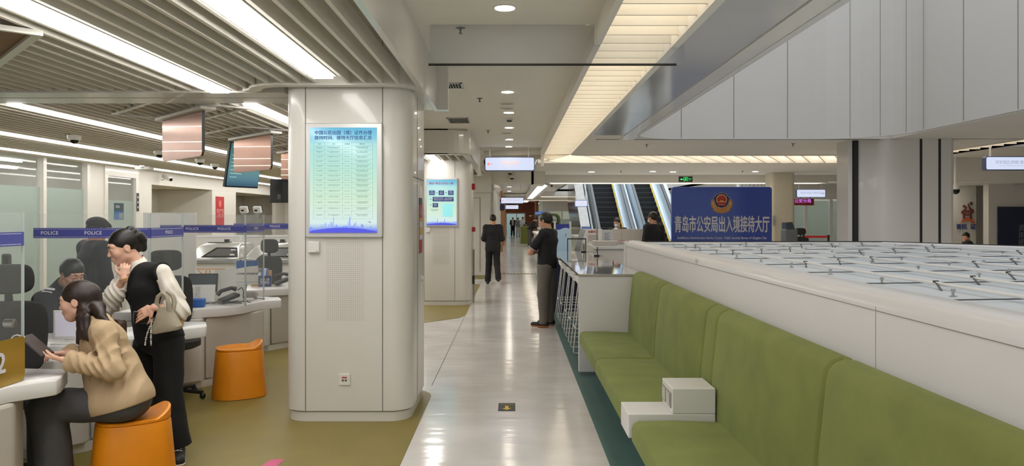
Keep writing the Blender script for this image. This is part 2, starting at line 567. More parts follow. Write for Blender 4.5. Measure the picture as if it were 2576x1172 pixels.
# third pillar is a flat wall with a cupboard door in it
struct('wall_front', MB().box(-1.9, -.62, 21.5, 22.3, 0, ZC).box(-1.9, -.58, 21.3, 21.5, 2.35, ZC), WALL)
struct('trim_17', MB().box(-.915, -.905, 21.49, 21.5, .1, 2.2).box(-1.25, -1.24, 21.49, 21.5, .1, 2.2).box(-1.25, -.905, 21.49, 21.5, 2.19, 2.2), SEAM)
struct('baseboard_front', MB().box(-1.6, -.62, 21.475, 21.5, 0, .08), PANEL)
m = MB()
for i in range(30):
    for j in range(44):
        x, z = -1.48 + i * .0105 * 1.0, .77 + j * .0155
        m.box(x, x + .004, 14.0985, 14.1005, z, z + .006)
struct('trim_18', m, mat('perforation_soft', '#a9a498', .8, vary=0))
m = MB()
for i in range(20):
    for j in range(41):
        x, z = -1.489 + i * .0153, .822 + j * .0156
        m.box(x - .002, x + .002, 6.0785, 6.0805, z - .002, z + .002)
struct('trim_19', m, mat('perforation', '#8b867c', .8, vary=0))
# big clad column with shadow gaps on the far side of the void
cw = [(5.87, 13.4), (5.87, 12.85)] + arc(6.35, 12.85, .3, 200, 250, 4) + [(6.55, 12.55), (7.3, 12.55), (7.36, 12.6), (7.36, 13.4)]
struct('pillar', MB().prism(cw[::-1], 0, ZR), PANEL, smooth=True)
struct('trim_20', MB().box(5.80, 5.87, 12.8, 13.3, 0, ZR), DARKGAP)
struct('trim_21', MB().box(5.72, 5.79, 12.85, 13.3, 0, ZR).box(7.36, 7.42, 12.7, 13.3, 0, ZR), PANEL)
struct('trim_22', MB().box(6.775, 6.815, 12.544, 12.552, 0, ZR).box(7.085, 7.125, 12.544, 12.552, 0, ZR), DARKGAP)
struct('pillar', MB().prism(rrect(7.55, 8.25, 22, 22.6, .1), 0, ZR), mat('cream_panel', '#d9d2bd', .5, vary=.02))

# ---- office side: glazed partition, door, recesses along the far left wall
XL = -8.3
def wall_l(name, y0, y1, z0, z1, m=WALL, t=.12): return struct(name, MB().box(XL - t, XL, y0, y1, z0, z1), m)
for i, (a, b) in enumerate(((7.0, 10.0), (10.04, 13.34), (13.42, 14.7))):
    struct('window_%d' % (i + 1), MB().box(XL - .05, XL - .04, a, b, 2.18, ZS + .1), PANE)
    struct('window_%d' % (i + 4), MB().box(XL - .05, XL - .04, a, b, 0, 2.18), FROST)
m = MB()
for y in (7.0, 10.02, 13.38, 14.76):
    m.box(XL - .08, XL + .03, y - .045, y + .045, 0, ZS + .15)
struct('trim_23', m, PANEL)
wall_l('wall_left', 14.80, 15.35, 0, ZS + .15)
struct('door_1', MB().box(XL - .05, XL + .03, 15.35, 15.47, 0, 2.5).box(XL - .05, XL + .03, 16.62, 16.74, 0, 2.5).box(XL - .05, XL + .03, 15.35, 16.74, 2.5, 2.84), PANEL)
struct('door_1', MB().box(XL - .04, XL - .03, 15.47, 16.62, 2.0, 2.5), PANE)
struct('door_1', MB().box(XL - .04, XL - .03, 15.47, 16.62, 0, 2.0), FROST)
wall_l('wall_left', 16.74, 17.4, 0, ZS + .15)
wall_l('wall_left', 17.4, 26.5, 2.40, ZS + .15)
wall_l('wall_left', 20.9, 22.7, 0, 2.399)
wall_l('wall_left', 26.5, 27.6, 0, ZS + .15)
struct('wall_left', MB().box(XL - 1.6, XL - 1.5, 17.3, 27.6, 0, 2.45).box(XL - 1.5, XL - .121, 17.3, 17.4, 0, 2.4).box(XL - 1.5, XL - .121, 20.9, 21.0, 0, 2.4).box(XL - 1.5, XL - .121, 17.4, 27.6, 2.41, 2.45), WALL)
struct('wall_back', MB().box(XL - 1.5, -1.9, 27.6, 27.7, 0, ZC), WALL)
# room behind the glazing
struct('wall_left', MB().box(XL - 4.2, XL - 4.1, 3, 17, 0, 3), mat('room_wall', '#e4e8e0', .6, vary=.03))
struct('wall_back', MB().box(XL - 4.1, XL - .1, 16.9, 17.0, 0, 3), WALL)
struct('ceiling', MB().box(XL - 4.1, XL - .12, 3, 17, 2.75, 2.85), CEIL)
# ---- corridor left side beyond the third pillar: glazed shopfronts
m = MB(); g = MB()
y = 22.3
k = 0
while y < 64:
    m.box(-.64, -.55, y, y + .12, 0, 2.6)
    g.box(-.62, -.61, y + .12, y + 2.9, 0, 2.6)
    y += 3.0
struct('trim_24', m.box(-.66, -.55, 22.3, 66, 2.6, ZC), PANEL)
struct('window_7', g, PANE)
struct('wall_left', MB().box(-3.2, -3.1, 22.3, 66, 0, ZC), WALL)
struct('ceiling', MB().box(-3.1, -.66, 22.3, 66, 2.9, 3.0), CEIL)
for yy in (36, 44, 52):
    struct('trim_25', MB().box(-.54, -.44, yy, yy + .5, 0, 2.9), mat('timber_lining', '#a5754a', .5, vary=.1))
# brown end wall with the bright doorway
struct('wall_back', MB().box(-.75, -.56, 66, 66.3, 0, 2.95).box(1.18, 1.9, 66, 66.3, 0, 2.95).box(-.56, 1.18, 66, 66.3, 2.02, 2.95), BROWN)
struct('wall_right', MB().box(1.9, 2.1, 60, 66.3, 0, 2.95), BROWN)
struct('door_2', MB().box(-.56, -.46, 65.95, 66.3, 0, 1.94).box(1.08, 1.18, 65.95, 66.3, 0, 1.94).box(-.56, 1.18, 65.95, 66.3, 1.94, 2.02).box(.38, .44, 66.1, 66.2, 0, 1.94), PANEL)
struct('ceiling', MB().box(-2.5, 3, 66.3, 70, 2.9, 3.0), CEIL)
struct('wall_back', MB().box(-2.5, 3, 70, 70.1, 0, 3), mat('aqua_wall', '#b7d6d4', .6, vary=.05, emit='#a9d0cf', estr=.0))
# ---- far right hall: white bulkhead and glazed offices
struct('wall_back', MB().box(2.1, 13, 52, 52.2, 2.05, 2.95), WALL)
m = MB()
for i in range(8):
    m.box(2.1 + i * 1.3, 2.18 + i * 1.3, 51.9, 52.0, 0, 2.06)
m.box(2.1, 12, 51.9, 52.0, 1.48, 1.52)
struct('trim_26', m, PANEL)
struct('window_8', MB().box(2.1, 12, 52.02, 52.04, 0, 1.5), FROST)
struct('window_9', MB().box(2.1, 12, 52.02, 52.04, 1.5, 2.05), PANE)
struct('wall_back', MB().box(2, 13, 56, 56.2, 0, 3), mat('pale_green_wall', '#c6cfbd', .6, vary=.03))
# glazed rooms between the cream pillar and the clad column
m = MB(); g = MB(); f = MB()
for i in range(9):
    x = 9.6 + i * 1.0
    m.box(x, x + (.28 if i % 3 == 1 else .1), 29.9, 30.0, 0, 2.35)
    f.box(x + .1, x + 1.0, 30.02, 30.03, .1, 2.3)
struct('trim_27', m.box(9.6, 17, 29.9, 30.0, 2.35, 2.95), PANEL)
struct('window_10', f, glassy('frosted_green', '#9fb3a8', .55, .3))
struct('wall_back', MB().box(8.5, 17, 34, 34.1, 0, 3), WALL)
# right-hand alcove past the column
struct('wall_back', MB().box(9.5, 11.06, 18.0, 18.2, 0, ZR).box(10.98, 16.9, 17.4, 17.6, 0, ZR).box(11.0, 11.75, 18.4, 18.5, 0, ZR).box(9.0, 9.5, 18.0, 18.2, 2.0, ZR), WALL)
struct('ceiling', MB().box(9.1, 16.9, 16.6, 17.3, 2.42, ZR), CEIL)
struct('ceiling', MB().box(9.4, 11.5, 17.3, 18.0, 2.4, ZR), CEIL)
# escalator surround
struct('wall_back', MB().box(2.1, 7.7, 38, 38.1, 2.951, 6.5), WALL)
# ================================================================ LAMPS
def linear(x, y0, y1, where, group, w=.075, z=ZS, housing=True):
    t = thing('linear_light', where, 'ceiling light', (x, y0, z), 0, group)
    L = y1 - y0
    MB().box(-w - .02, -w, 0, L, -.004, .06).box(w, w + .02, 0, L, -.004, .06).box(-w, w, 0, L, .022, .06).build('housing', SLAT, t)
    MB().box(-w + .003, w - .003, .01, L - .01, -.022, .018).build('diffuser', LED, t)
    return t
g = 'linear lights in the slat ceiling'
linear(-2.42, -.5, 6.28, 'white linear light nearest the flat ceiling strip, over the seated woman', g)
linear(-1.40, -.5, 5.62, 'white linear light ending just before the poster pillar', g)
linear(-2.42, 6.95, 20, 'white linear light emerging behind the poster pillar', g, w=.06)
linear(-4.6, 6.95, 26, 'white linear light running behind the copper panels', g, w=.06)
linear(-6.3, 6.95, 26, 'white linear light passing the row of dome cameras', g, w=.06)
linear(-7.72, 6.95, 15.5, 'white linear light closest to the glazed partition', g, w=.05)
linear(-7.72, 15.75, 26, 'white linear light above the office recess, past the smoke detector', g, w=.05)
linear(-1.40, 12.9, 14.05, 'short linear light over the second poster pillar', 'short linear lights', w=.075)
t = thing('hanging_wire', 'thin white wire loop dangling from the linear light', 'wire', (-2.42, 4.62, ZS))
MB().tube([(-.07, 0, .0), (-.02, .03, -.045), (.03, .06, -.06), (.06, .08, -.05), (.065, .09, 0)], .003, 6).build('loop', WPLAST, t, smooth=True)

DLB = mat('downlight_lens', '#ffffff', .5, vary=0, emit='#fff6e6', estr=45)
def downlight(px, py, label, Z=ZC, r=.07, group='corridor downlights'):
    Y = F * (Z - H) / (546 - py)
    x = (px - 1288) / F * Y
    t = thing('downlight', label, 'downlight', (x, Y, Z), 0, group)
    MB().lathe([(r * 1.16, 0), (r * 1.16, -.006), (r, -.009), (r, .0)], 28).build('bezel', WPLAST, t, smooth=True)
    MB().lathe([(r * .98, -.001), (r * .98, -.010), (r * .3, -.012)], 28).build('lens', DLB, t, smooth=True)
    return t
for px, py, lb in ((1270, 18, 'round recessed downlight nearest the glass smoke barrier'), (1277, 230, 'first round downlight beyond the smoke barrier'),
                   (1280, 282, 'round downlight just past the two ceiling speakers'), (1281, 320, 'round downlight past the square detector'),
                   (1281, 350, 'round downlight before the last one in front of the lit sign'), (1280, 368, 'round downlight directly in front of the hanging sign posts')):
    downlight(px, py, lb)
for px, py, lb in ((1488, 432, 'ceiling downlight over the reception desk, closest to the escalators'), (1642, 431, 'downlight midway along the beam, before the exit sign'),
                   (1693, 432, 'downlight next to the green exit sign'), (1900, 431, 'downlight above the blue sign board')):
    downlight(px, py, lb, ZR, .085, 'hall downlights')
for i, yy in enumerate((25, 28, 31.5, 36, 42)):  # extra downlights, added to brighten the far end of the corridor
    t = downlight(1281, 546 - F * (ZC - H) / yy, 'added corridor downlight number', ZC, .09, 'added far corridor downlights')
    t['label'] = ('added corridor downlight just past the beam', 'second added corridor downlight past the beam', 'third added corridor downlight past the beam', 'fourth added corridor downlight past the beam', 'farthest added corridor downlight, by the small lit signs')[i]
for px, py, lb in ((1432, 487, 'small downlight in the far ceiling, nearer the escalator'), (1441, 490, 'small downlight in the far ceiling beside another')):
    downlight(px, py, lb, 2.95, .12, 'far hall downlights')

def trough(name, label, x0, x1, y0, y1, z, m=None):
    t = thing(name, label, 'ceiling light', (x0, y0, z), 0, 'luminous ceiling troughs')
    MB().box(0, x1 - x0, 0, y1 - y0, .006, .03).build('diffuser', LEDT, t)
    b = .02
    MB().box(-b, x1 - x0 + b, -b, 0, -.01, .03).box(-b, x1 - x0 + b, y1 - y0, y1 - y0 + b, -.01, .03).box(-b, 0, 0, y1 - y0, -.01, .03).box(x1 - x0, x1 - x0 + b, 0, y1 - y0, -.01, .03).build('frame', CEIL, t)
LEDT = mat('trough_diffuser', '#ffffff', .5, vary=0, emit='#fff3df', estr=1.25)
trough('light_trough', 'long luminous trough under the beam in front of the escalators', .95, 9.75, 23.4, 24.2, 2.72)
trough('light_trough', 'luminous trough running away beside the corridor, past the bullet camera', .90, 1.24, 24.6, 45.5, 2.75)
trough('light_trough', 'far luminous trough across the hall before the white counters', 1.5, 9.8, 38.4, 39.4, 2.70)
trough('light_trough', 'farthest luminous trough across the hall by the brown wall', .3, 9.8, 46.3, 47.2, 2.68)
trough('light_trough', 'luminous trough over the far lounge seats before the brown wall', .9, 1.3, 48.5, 64, 2.90)
trough('light_trough', 'luminous trough behind the clad column', 8.6, 14.5, 26, 26.7, 2.92)
LEDN = mat('room_tube', '#ffffff', .5, vary=0, emit='#ffffff', estr=5.5)
def tube_light(label, x0, x1, y0, y1, z, g='tube lights of the glazed rooms'):
    t = thing('tube_light', label, 'ceiling light', (x0, y0, z), 0, g)
    MB().box(0, x1 - x0, 0, y1 - y0, 0, .03).build('tube', LEDN, t)
tube_light('tube light behind the glazed partition, near the door', XL - 2.6, XL - 2.5, 8, 16.5, 2.70)
tube_light('tube light deeper behind the glazed partition', XL - 1.2, XL - 1.1, 8, 14.5, 2.70)
tube_light('tube light over the glazed offices past the cream pillar', 10.2, 16, 31.0, 31.15, 2.915)
tube_light('second tube light over the glazed offices past the cream pillar', 10.2, 16, 32.6, 32.75, 2.915)
tube_light('tube light in the room beyond the brown doorway', -1.5, 2.5, 68, 68.4, 2.87)
tube_light('tube light over the shopfronts behind the walking man', -2.0, -1.8, 24, 60, 2.87)
tube_light('tube light over the pale green room', 3, 12, 54, 54.3, 2.9)

# ================================================================ CEILING FITTINGS
def sprinkler(px, py, label, Z=ZC):
    Y = F * (Z - H) / (546 - py)
    t = thing('sprinkler', label, 'sprinkler', ((px - 1288) / F * Y, Y, Z), 0, 'ceiling sprinklers')
    MB().lathe([(.036, 0), (.036, -.004), (.012, -.008)], 16).build('rosette', DKSTEEL, t, smooth=True)
    MB().tube([(0, 0, 0), (0, 0, -.045)], .006).tube([(-.009, 0, -.012), (-.009, 0, -.04)], .002).lathe([(.016, -.043), (.016, -.047)], 12).build('head', DKSTEEL, t)
for px, py, z, lb in ((1159, 70, ZC, 'pendent sprinkler in front of the smoke barrier'), (1207, 247, ZC, 'pendent sprinkler behind the smoke barrier'),
                      (1228, 328, ZC, 'pendent sprinkler above the second poster pillar'), (1562, 430, ZR, 'pendent sprinkler between hall downlights'),
                      (1868, 430, ZR, 'pendent sprinkler over the blue sign board'), (1627, 363, ZR, 'tiny sprinkler on the soffit under the white fascia'),
                      (1995, 361, ZR, 'tiny sprinkler on the soffit close to the clad column')):
    sprinkler(px, py, lb, z)
for py, lb in ((259, 'round flush ceiling speaker nearer the first downlight'), (271, 'round flush ceiling speaker behind its twin'), (334, 'round flush ceiling speaker by the sprinkler')):
    Y = F * (ZC - H) / (546 - py)
    t = thing('ceiling_speaker', lb, 'speaker', ((1275 - 1288) / F * Y, Y, ZC), 0, 'ceiling speakers')
    MB().lathe([(.10, 0), (.10, -.008), (.088, -.012)], 28).build('rim', CEIL, t, smooth=True)
    MB().lathe([(.086, -.001), (.086, -.013), (.02, -.014)], 28).build('grille', mat('speaker_grille', '#b9b4a9', .7, vary=.05, scale=60), t, smooth=True)
t = thing('detector', 'small square white detector with a dark slot between downlights', 'detector', (-.04, 11.2, ZC))
MB().box(-.05, .05, -.05, .05, -.05, 0).build('body', WPLAST, t, bev=.008)
MB().box(-.035, .035, -.054, -.049, -.045, -.02).build('slot', BLACK, t)
def vent(label, x, y, sx, sy, Z=ZC):
    t = thing('air_vent', label, 'air vent', (x, y, Z), 0, 'ceiling air vents')
    MB().box(-sx, sx, -sy, -sy + .02, -.012, 0).box(-sx, sx, sy - .02, sy, -.012, 0).box(-sx, -sx + .02, -sy, sy, -.012, 0).box(sx - .02, sx, -sy, sy, -.012, 0).build('frame', STEEL, t)
    m = MB()
    n = int(2 * sx / .03)
    for i in range(1, n):
        m.box(-sx + i * .03 - .003, -sx + i * .03 + .003, -sy + .02, sy - .02, -.012, -.002)
    m.build('blades', STEEL, t)
    MB().box(-sx + .02, sx - .02, -sy + .02, sy - .02, -.002, 0).build('backing', DARKGAP, t)
vent('square ceiling air vent beside the white fascia end', -.70, 8.3, .16, .16)
vent('wide ceiling air vent above the second poster pillar', -.80, 11.3, .16, .30)

# glass smoke barrier hung below the corridor ceiling
t = thing('smoke_barrier', 'clear glass smoke barrier hung across the corridor ceiling with a thin dark bottom edge', 'glass panel', (0, 5.7, 2.80))
MB().prism([(-.62, 0), (1.27, 0), (1.30, .03), (1.30, .30), (-.62, .30)], -.004, .004, XZ).build('glass_sheet', SMOKE, t)
MB().box(-.63, 1.24, -.006, .006, -.008, .008).build('bottom_edge', DARKGAP, t)
MB().box(1.28, 1.31, -.01, .01, .22, .24).build('clip', DKSTEEL, t)

# ---- cameras
def dome_cam(label, x, y, z=ZS):
    t = thing('dome_camera', label, 'security camera', (x, y, z), 0, 'dome cameras under the slat ceiling')
    MB().lathe([(.085, 0), (.085, -.03), (.07, -.06), (.05, -.065)], 24).build('housing', WPLAST, t, smooth=True)
    MB().ball((0, 0, -.062), .055, 20, (1, 1, .9)).build('dome', BLACKG, t, smooth=True)
dome_cam('white dome camera nearest, in front of the glazed partition', -5.62, 9.7)
dome_cam('dome camera partly behind the big copper panel', -5.6, 12.0)
dome_cam('dome camera just right of the big copper panel', -5.66, 13.7)
dome_cam('dome camera next to the hanging television', -5.86, 14.9)
dome_cam('dome camera under the corridor beam, upper of two', -.06, 21.41, 2.96)
dome_cam('dome camera under the corridor beam, lower of two', .0, 21.41, 2.82)
t = thing('smoke_detector', 'small white box detector between two linear lights', 'detector', (-7.6, 15.62, ZS))
MB().box(-.16, .16, -.1, .1, -.07, 0).build('body', WPLAST, t, bev=.02)
MB().box(-.04, .04, -.104, -.1, -.05, -.02).build('indicator', DKSTEEL, t)
def bullet_cam(name_lb, loc, rz, wall=False):
    t = thing('bullet_camera', name_lb, 'security camera', loc, rz)
    MB().tube([(0, 0, 0), (0, 0, -.14)] if not wall else [(0, .12, -.02), (0, .05, -.03), (0, 0, .03)], .014).build('bracket', WPLAST, t, smooth=True)
    M = Matrix.Translation((0, -.02, -.15 if not wall else .04)) @ Matrix.Rotation(R(18), 4, 'X')
    MB().box(-.045, .045, -.22, .08, -.04, .045, M).build('housing', WPLAST, t, bev=.015)
    MB().box(-.038, .038, -.23, -.18, -.036, .034, M).build('lens', BLACKG, t, bev=.01)
bullet_cam('white bullet camera at the corner of the corridor beam', (1.06, 23.2, 2.82), R(42))
bullet_cam('white bullet camera on the wall above the office recess', (XL + .16, 17.7, 2.55), R(60), True)
t = thing('dome_camera', 'white drop dome camera in the alcove past the clad column', 'security camera', (9.63, 16.4, ZR))
MB().tube([(0, 0, 0), (0, 0, -.60)], .03).lathe([(.04, -.59), (.09, -.62), (.09, -.70)], 20).build('drop_arm', WPLAST, t, smooth=True)
MB().ball((0, 0, -.72), .085, 18).build('dome', BLACKG, t, smooth=True)

# ---- hanging lit signs
def hang_sign(label, x0, x1, y, z0, z1, text, arrow=None, top=ZC, dep=.12, small=None, posts=(.10, .88), tc='#f0b89a'):
    t = thing('hanging_sign', label, 'hanging sign', ((x0 + x1) / 2, y, z0), 0, 'lit hanging direction signs')
    w, h = (x1 - x0) / 2, z1 - z0
    MB().prism(rrect(-w, w, 0, h, .035), -dep, 0, XZ).build('casing', SIGNBLUE, t)
    lf = plate(rrect(-w + .014, w - .014, .014, h - .014, .028), -.004, .004).build('lit_face', SIGNW, t)
    for f in posts:
        MB().box(-w + 2 * w * f - .012, -w + 2 * w * f + .012, .04, .06, h, top - z0).build('post', WPLAST, t)
    sm = mat('sign_print_' + tc, tc, .6, vary=0, emit=tc, estr=.42)
    if text:
        lettering(text, h * .27, (.02 * w, -.006, h * .56), lf, sm, ext=0)
    if small:
        lettering(small, h * .10, (.02 * w, -.006, h * .34), lf, sm, ext=0)
    if arrow:
        s = -1 if arrow == 'L' else 1
        cx, cz, a = s * w * .80, h * .5, h * .16
        m = MB()
        m.box(cx - a * 1.1, cx + a * 1.1, -.007, -.006, cz - .006, cz + .006)
        for q in (1, -1):
            m.quad((cx + s * a * 1.1, -.0065, cz - .008 * q), (cx + s * a * 1.1, -.0065, cz + .008 * q), (cx + s * a * .3, -.0065, cz + q * a * .8), (cx + s * a * .3, -.0065, cz + q * (a * .8 - .016)))
        m.build('arrow', mat('sign_arrow_' + arrow, '#e8703a' if s < 0 else '#6b7894', .6, vary=0, emit='#e8703a' if s < 0 else '#6b7894', estr=.7), lf)
    return t
hang_sign('lit white sign with an orange arrow hanging over the corridor', -.565, .47, 15.7, 2.61, 2.90, '智慧受理区', 'L', small='Smart Service Area')
hang_sign('small lit sign far along the corridor, upper of two overlapping', -.50, .52, 34, 2.26, 2.53, '人像采集  自助办理', 'L', small=None)
hang_sign('lit sign partly hidden below another far along the corridor', -.45, .45, 52, 2.20, 2.48, '出入境接待大厅', None)
hang_sign('lit white sign with an arrow hanging past the clad column', 8.78, 9.72, 14.0, 2.52, 2.775, '预受理区(照相 填表)', 'R', top=ZR, small='Pre Check Area (Photo and Form Service)', posts=(.12, .80), tc='#9aa3bb')
hang_sign('lit sign with an arrow over the glazed offices by the cream pillar', 9.42, 10.38, 25, 2.30, 2.57, '青岛公安出入境办证区', 'R', top=ZR, tc='#9aa3bb')
hang_sign('small lit sign beside the escalator cladding, arrow side hidden', 2.01, 2.42, 24.21, 1.98, 2.20, '受理', None, top=2.75)
t = thing('led_banner', 'red LED ticker hanging under the lit sign by the cream pillar', 'sign', (9.6, 25.06, 1.96))
MB().box(-.3, .42, 0, .06, .08, .30).build('casing', mat('ticker_red', '#7c1f28', .5, vary=.03), t)
lettering('公安分局', .14, (.05, -.004, .22), t, mat('ticker_light', '#c878e0', .5, vary=0, emit='#d27bea', estr=.8))
MB().box(-.02, .0, .02, .04, .3, .34).box(.3, .32, .02, .04, .3, .34).build('hanger', DKSTEEL, t)
t = thing('blade_sign', 'dark blue blade sign projecting from the corridor shopfronts', 'sign', (-.50, 35.0, 1.95))
MB().prism(rrect(-.14, .14, 0, .52, .03), -.05, 0, XZ).build('plate', mat('blade_navy', '#243056', .4, vary=0), t)
lettering('警务', .13, (0, -.004, .34), t, LETTER, ext=0)
# exit sign
t = thing('exit_sign', 'green running-man exit sign hanging on two wires', 'exit sign', (at(1725, 451, 21.9).x, 21.9, at(0, 458, 21.9).z))
MB().box(-.20, .20, 0, .03, 0, .165).build('case', BLACKG, t, bev=.006)
EXG = mat('exit_green', '#2fe06a', .5, vary=0, emit='#35e070', estr=.9)
m = MB()
m.box(-.06, -.052, -.003, 0, .02, .14).box(.052, .06, -.003, 0, .02, .14).box(-.06, .06, -.003, 0, .133, .141)
for a in ([(-.01, .10), (.012, .105), (.005, .07), (-.015, .07)], [(-.012, .072), (.002, .072), (-.03, .03), (-.04, .035)], [(0, .072), (.012, .07), (.03, .05), (.02, .03), (.012, .034), (.018, .05)], [(.01, .10), (.035, .085), (.03, .078), (.008, .09)], [(-.008, .10), (-.035, .09), (-.03, .082), (-.006, .09)]):
    m.prism(a, 0, .003, XZ)
m.prism([(x * .011 + .008, z * .011 + .118) for x, z in arc(0, 0, 1, 0, 330, 10)], 0, .003, XZ)
m.prism([(-.16, .082), (-.12, .112), (-.12, .092), (-.07, .092), (-.07, .072), (-.12, .072), (-.12, .052)], 0, .003, XZ)
m.build('pictogram', EXG, t)
lettering('安全出口', .028, (.125, -.003, .10), t, EXG, ext=0)
lettering('EXIT', .026, (.125, -.003, .062), t, EXG, ext=0)
MB().tube([(-.18, .015, .16), (-.18, .015, .30)], .003).build('wire', STEEL, t)
MB().tube([(.18, .015, .16), (.18, .015, .42)], .003).build('wire', STEEL, t)

# ---- copper counter markers hanging below the slats
def copper(label, xr, yr, full=True):
    t = thing('copper_marker', label, 'hanging panel', (xr, yr, 2.22), R(133.5), 'copper panels hanging over the counters')
    L = 1.05
    a = arc(L - .05, .05, .05, 270, 360, 4)
    MB().prism(arc(.05, .05, .05, 180, 270, 4) + a + [(L, .42), (0, .42)], -.010, .010, XZ).build('copper_sheet', COPPER, t)
    MB().box(-.006, 0, -.014, .014, .04, .42).build('edge_trim', DKSTEEL, t)
    MB().box(-.12, L + .04, -.07, .07, .42, .446).build('carrier', PANEL, t)
    MB().box(.0, .14, -.03, .03, .446, .52).build('hanger_block', PANEL, t)
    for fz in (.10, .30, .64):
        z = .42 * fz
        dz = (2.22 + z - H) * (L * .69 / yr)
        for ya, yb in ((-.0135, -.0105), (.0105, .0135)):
            MB().rings([[(x, ya, zz), (x, yb, zz), (x, yb, zz + .007), (x, ya, zz + .007)] for x, zz in ((0, z), (L, z + dz))]).build('painted_reflection', REFL_LINE, t)
    MB().box(-.05, 1.3, -.42, -.38, .47, .495).box(-.05, 1.3, .38, .42, .47, .495).box(-.05, -.01, -.38, .38, .47, .495).box(1.26, 1.3, -.38, .38, .47, .495).build('ceiling_frame', PANEL, t)
    return t
REFL_LINE = mat('painted_reflection', '#fff3e2', .4, vary=0, emit='#fff0dc', estr=1.0)  # glowing strips painted on the copper in place of LED reflections
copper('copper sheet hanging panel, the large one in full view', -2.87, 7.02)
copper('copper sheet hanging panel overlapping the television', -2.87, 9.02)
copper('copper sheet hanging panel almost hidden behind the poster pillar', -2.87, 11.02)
t = thing('copper_marker', 'ceiling frame with brown panel at the picture edge, above the first counter', 'hanging panel', (-2.63, 4.2, 2.66), R(133.5), 'copper panels hanging over the counters')
MB().box(0, 1.6, -.02, .03, 0, .03).box(0, .03, .03, 1.2, 0, .03).build('frame', PANEL, t)
MB().box(.03, 1.6, .03, 1.2, .02, .03).build('inner_sheet', mat('brown_sheet', '#8a6a52', .6, vary=.08), t)

# ---- television hung over the counters
t = thing('television', 'wide black framed television with a teal screen hung behind a copper panel', 'television', (-3.77, 10.5, 2.06), R(64))
M = Matrix.Rotation(R(10), 4, 'X')
MB().box(-.30, .30, -.02, .03, 0, .62, M).build('frame', BLACK, t, bev=.008)
MB().box(-.285, .285, -.026, -.021, .02, .605, M).build('screen', ramp_emit('tv_screen', [(0, '#3d6b88'), (.18, '#6fa5b8'), (.35, '#7fb3b4'), (.8, '#5f9a94'), (1, '#4f8a86')], .42), t)
m = MB()
for i in range(7):
    m.box(-.25, -.25 + .12 + .04 * ((i * 37) % 7), -.028, -.0265, .14 + i * .05, .147 + i * .05, M)
m.build('screen_text', mat('screen_text', '#9fd0cf', .5, vary=0, emit='#a6d4d2', estr=.6), t)
MB().tube([(0, .06, .5), (0, .06, .70)], .02).box(-.1, .1, .02, .07, .25, .5, M).build('bracket', BLACK, t)
t = thing('wall_speaker', 'black box speaker hanging by the hidden copper panel', 'speaker', (at(704, 480, 11).x, 11, at(0, 510, 11).z), R(-20))
MB().box(-.10, .12, -.1, .1, 0, .34).build('cabinet', BLACK, t, bev=.01)
MB().box(.04, .09, -.106, -.1, .05, .12).build('display', mat('dim_display', '#565a60', .4, vary=0), t)

# ================================================================ ON THE PILLARS
SKY = [(0, '#3b3fb0'), (.03, '#8fa6e4'), (.09, '#d9f0ee'), (.3, '#d6f0d6'), (.62, '#bdeada'), (.84, '#b2e6e4'), (.90, '#86cfe6'), (1, '#62bce0')]
def skyline(x0, x1, z0, hmax, y, par, seed, n=46):
    rnd = random.Random(seed)
    m = MB()
    for i in range(n):
        u = i / (n - 1)
        x = x0 + (x1 - x0) * u
        h = hmax * (.15 + .5 * rnd.random() ** 2.2)
        if i in (int(n * .36), int(n * .6)): h = hmax
        wd = (x1 - x0) / n * rnd.choice((.35, .6, .9))
        base = z0 + hmax * .22 * (1 - (2 * u - 1) ** 2)
        m.box(x - wd / 2, x + wd / 2, y - .0006, y, base - .012, base + h * .8)
        if rnd.random() < .4: m.box(x - .0008, x + .0008, y - .0006, y, base, base + h)
    m.build('skyline_print', mat('skyline_blue', '#5b6fc4', .5, vary=0, emit='#6a7fcf', estr=.75), par)
    m = MB()
    pts = [(x0 + (x1 - x0) * i / 24, z0 + hmax * .26 * (1 - (2 * i / 24 - 1) ** 2)) for i in range(25)]
    m.prism([(x0, z0 - .012)] + pts + [(x1, z0 - .012)], -y + .0007, -y + .0013, XZ)
    m.build('globe_print', mat('globe_blue', '#3a3fae', .5, vary=0, emit='#4146b8', estr=.7), par)
def tiny(n, rnd):
    return ''.join(rnd.choice('青岛市公安局出入境接待大厅办理证件时间周一至五上午下午中心街道号楼区分') for _ in range(n))
def lightbox(label, x0, x1, z0, z1, b, y):
    t = thing('light_box_poster', label, 'poster', ((x0 + x1) / 2, y, z0), 0)
    w, h = (x1 - x0) / 2, z1 - z0
    m = MB()
    m.prism(rrect(-w, w, 0, h, .015), .002, .03, XZ)
    m.build('frame', mat('snap_frame', '#cfcdc9', .3, metal=.35, vary=.01), t, bev=.006)
    bl, br, bb, bt = b
    plate([(-w + bl, bb), (w - br, bb), (w - br, h - bt), (-w + bl, h - bt)], -.034, .004).build('lit_print', MATS['poster_film'], t)
    return t, -w + bl, w - br, bb, h - bt
ramp_emit('poster_film', SKY, .70)
t, a0, a1, b0, b1 = lightbox('tall lit poster with a table of office hours on the first pillar', -1.655, -1.04, 1.487, 2.405, (.036, .042, .038, .038), 6.08)
PI_ = mat('poster_navy', '#1d2f8a', .5, vary=0)
yy = -.0392
cx, wd, hh = (a0 + a1) / 2, a1 - a0, b1 - b0
lettering('中国公民出国（境）证件办理', wd * .066, (cx, yy, b1 - hh * .052), t, PI_, ext=0, bold=.0006, name='lettering')
lettering('接待时间、接待大厅信息汇总', wd * .066, (cx, yy, b1 - hh * .100), t, PI_, ext=0, bold=.0006, name='lettering')
INKG = mat('poster_ink', '#3f6f6a', .6, vary=0)
tx0, tx1, tz1, tz0 = a0 + wd * .06, a1 - wd * .06, b1 - hh * .142, b0 + hh * .132
cols = [0, .19, .49, .645, 1]
m = MB()
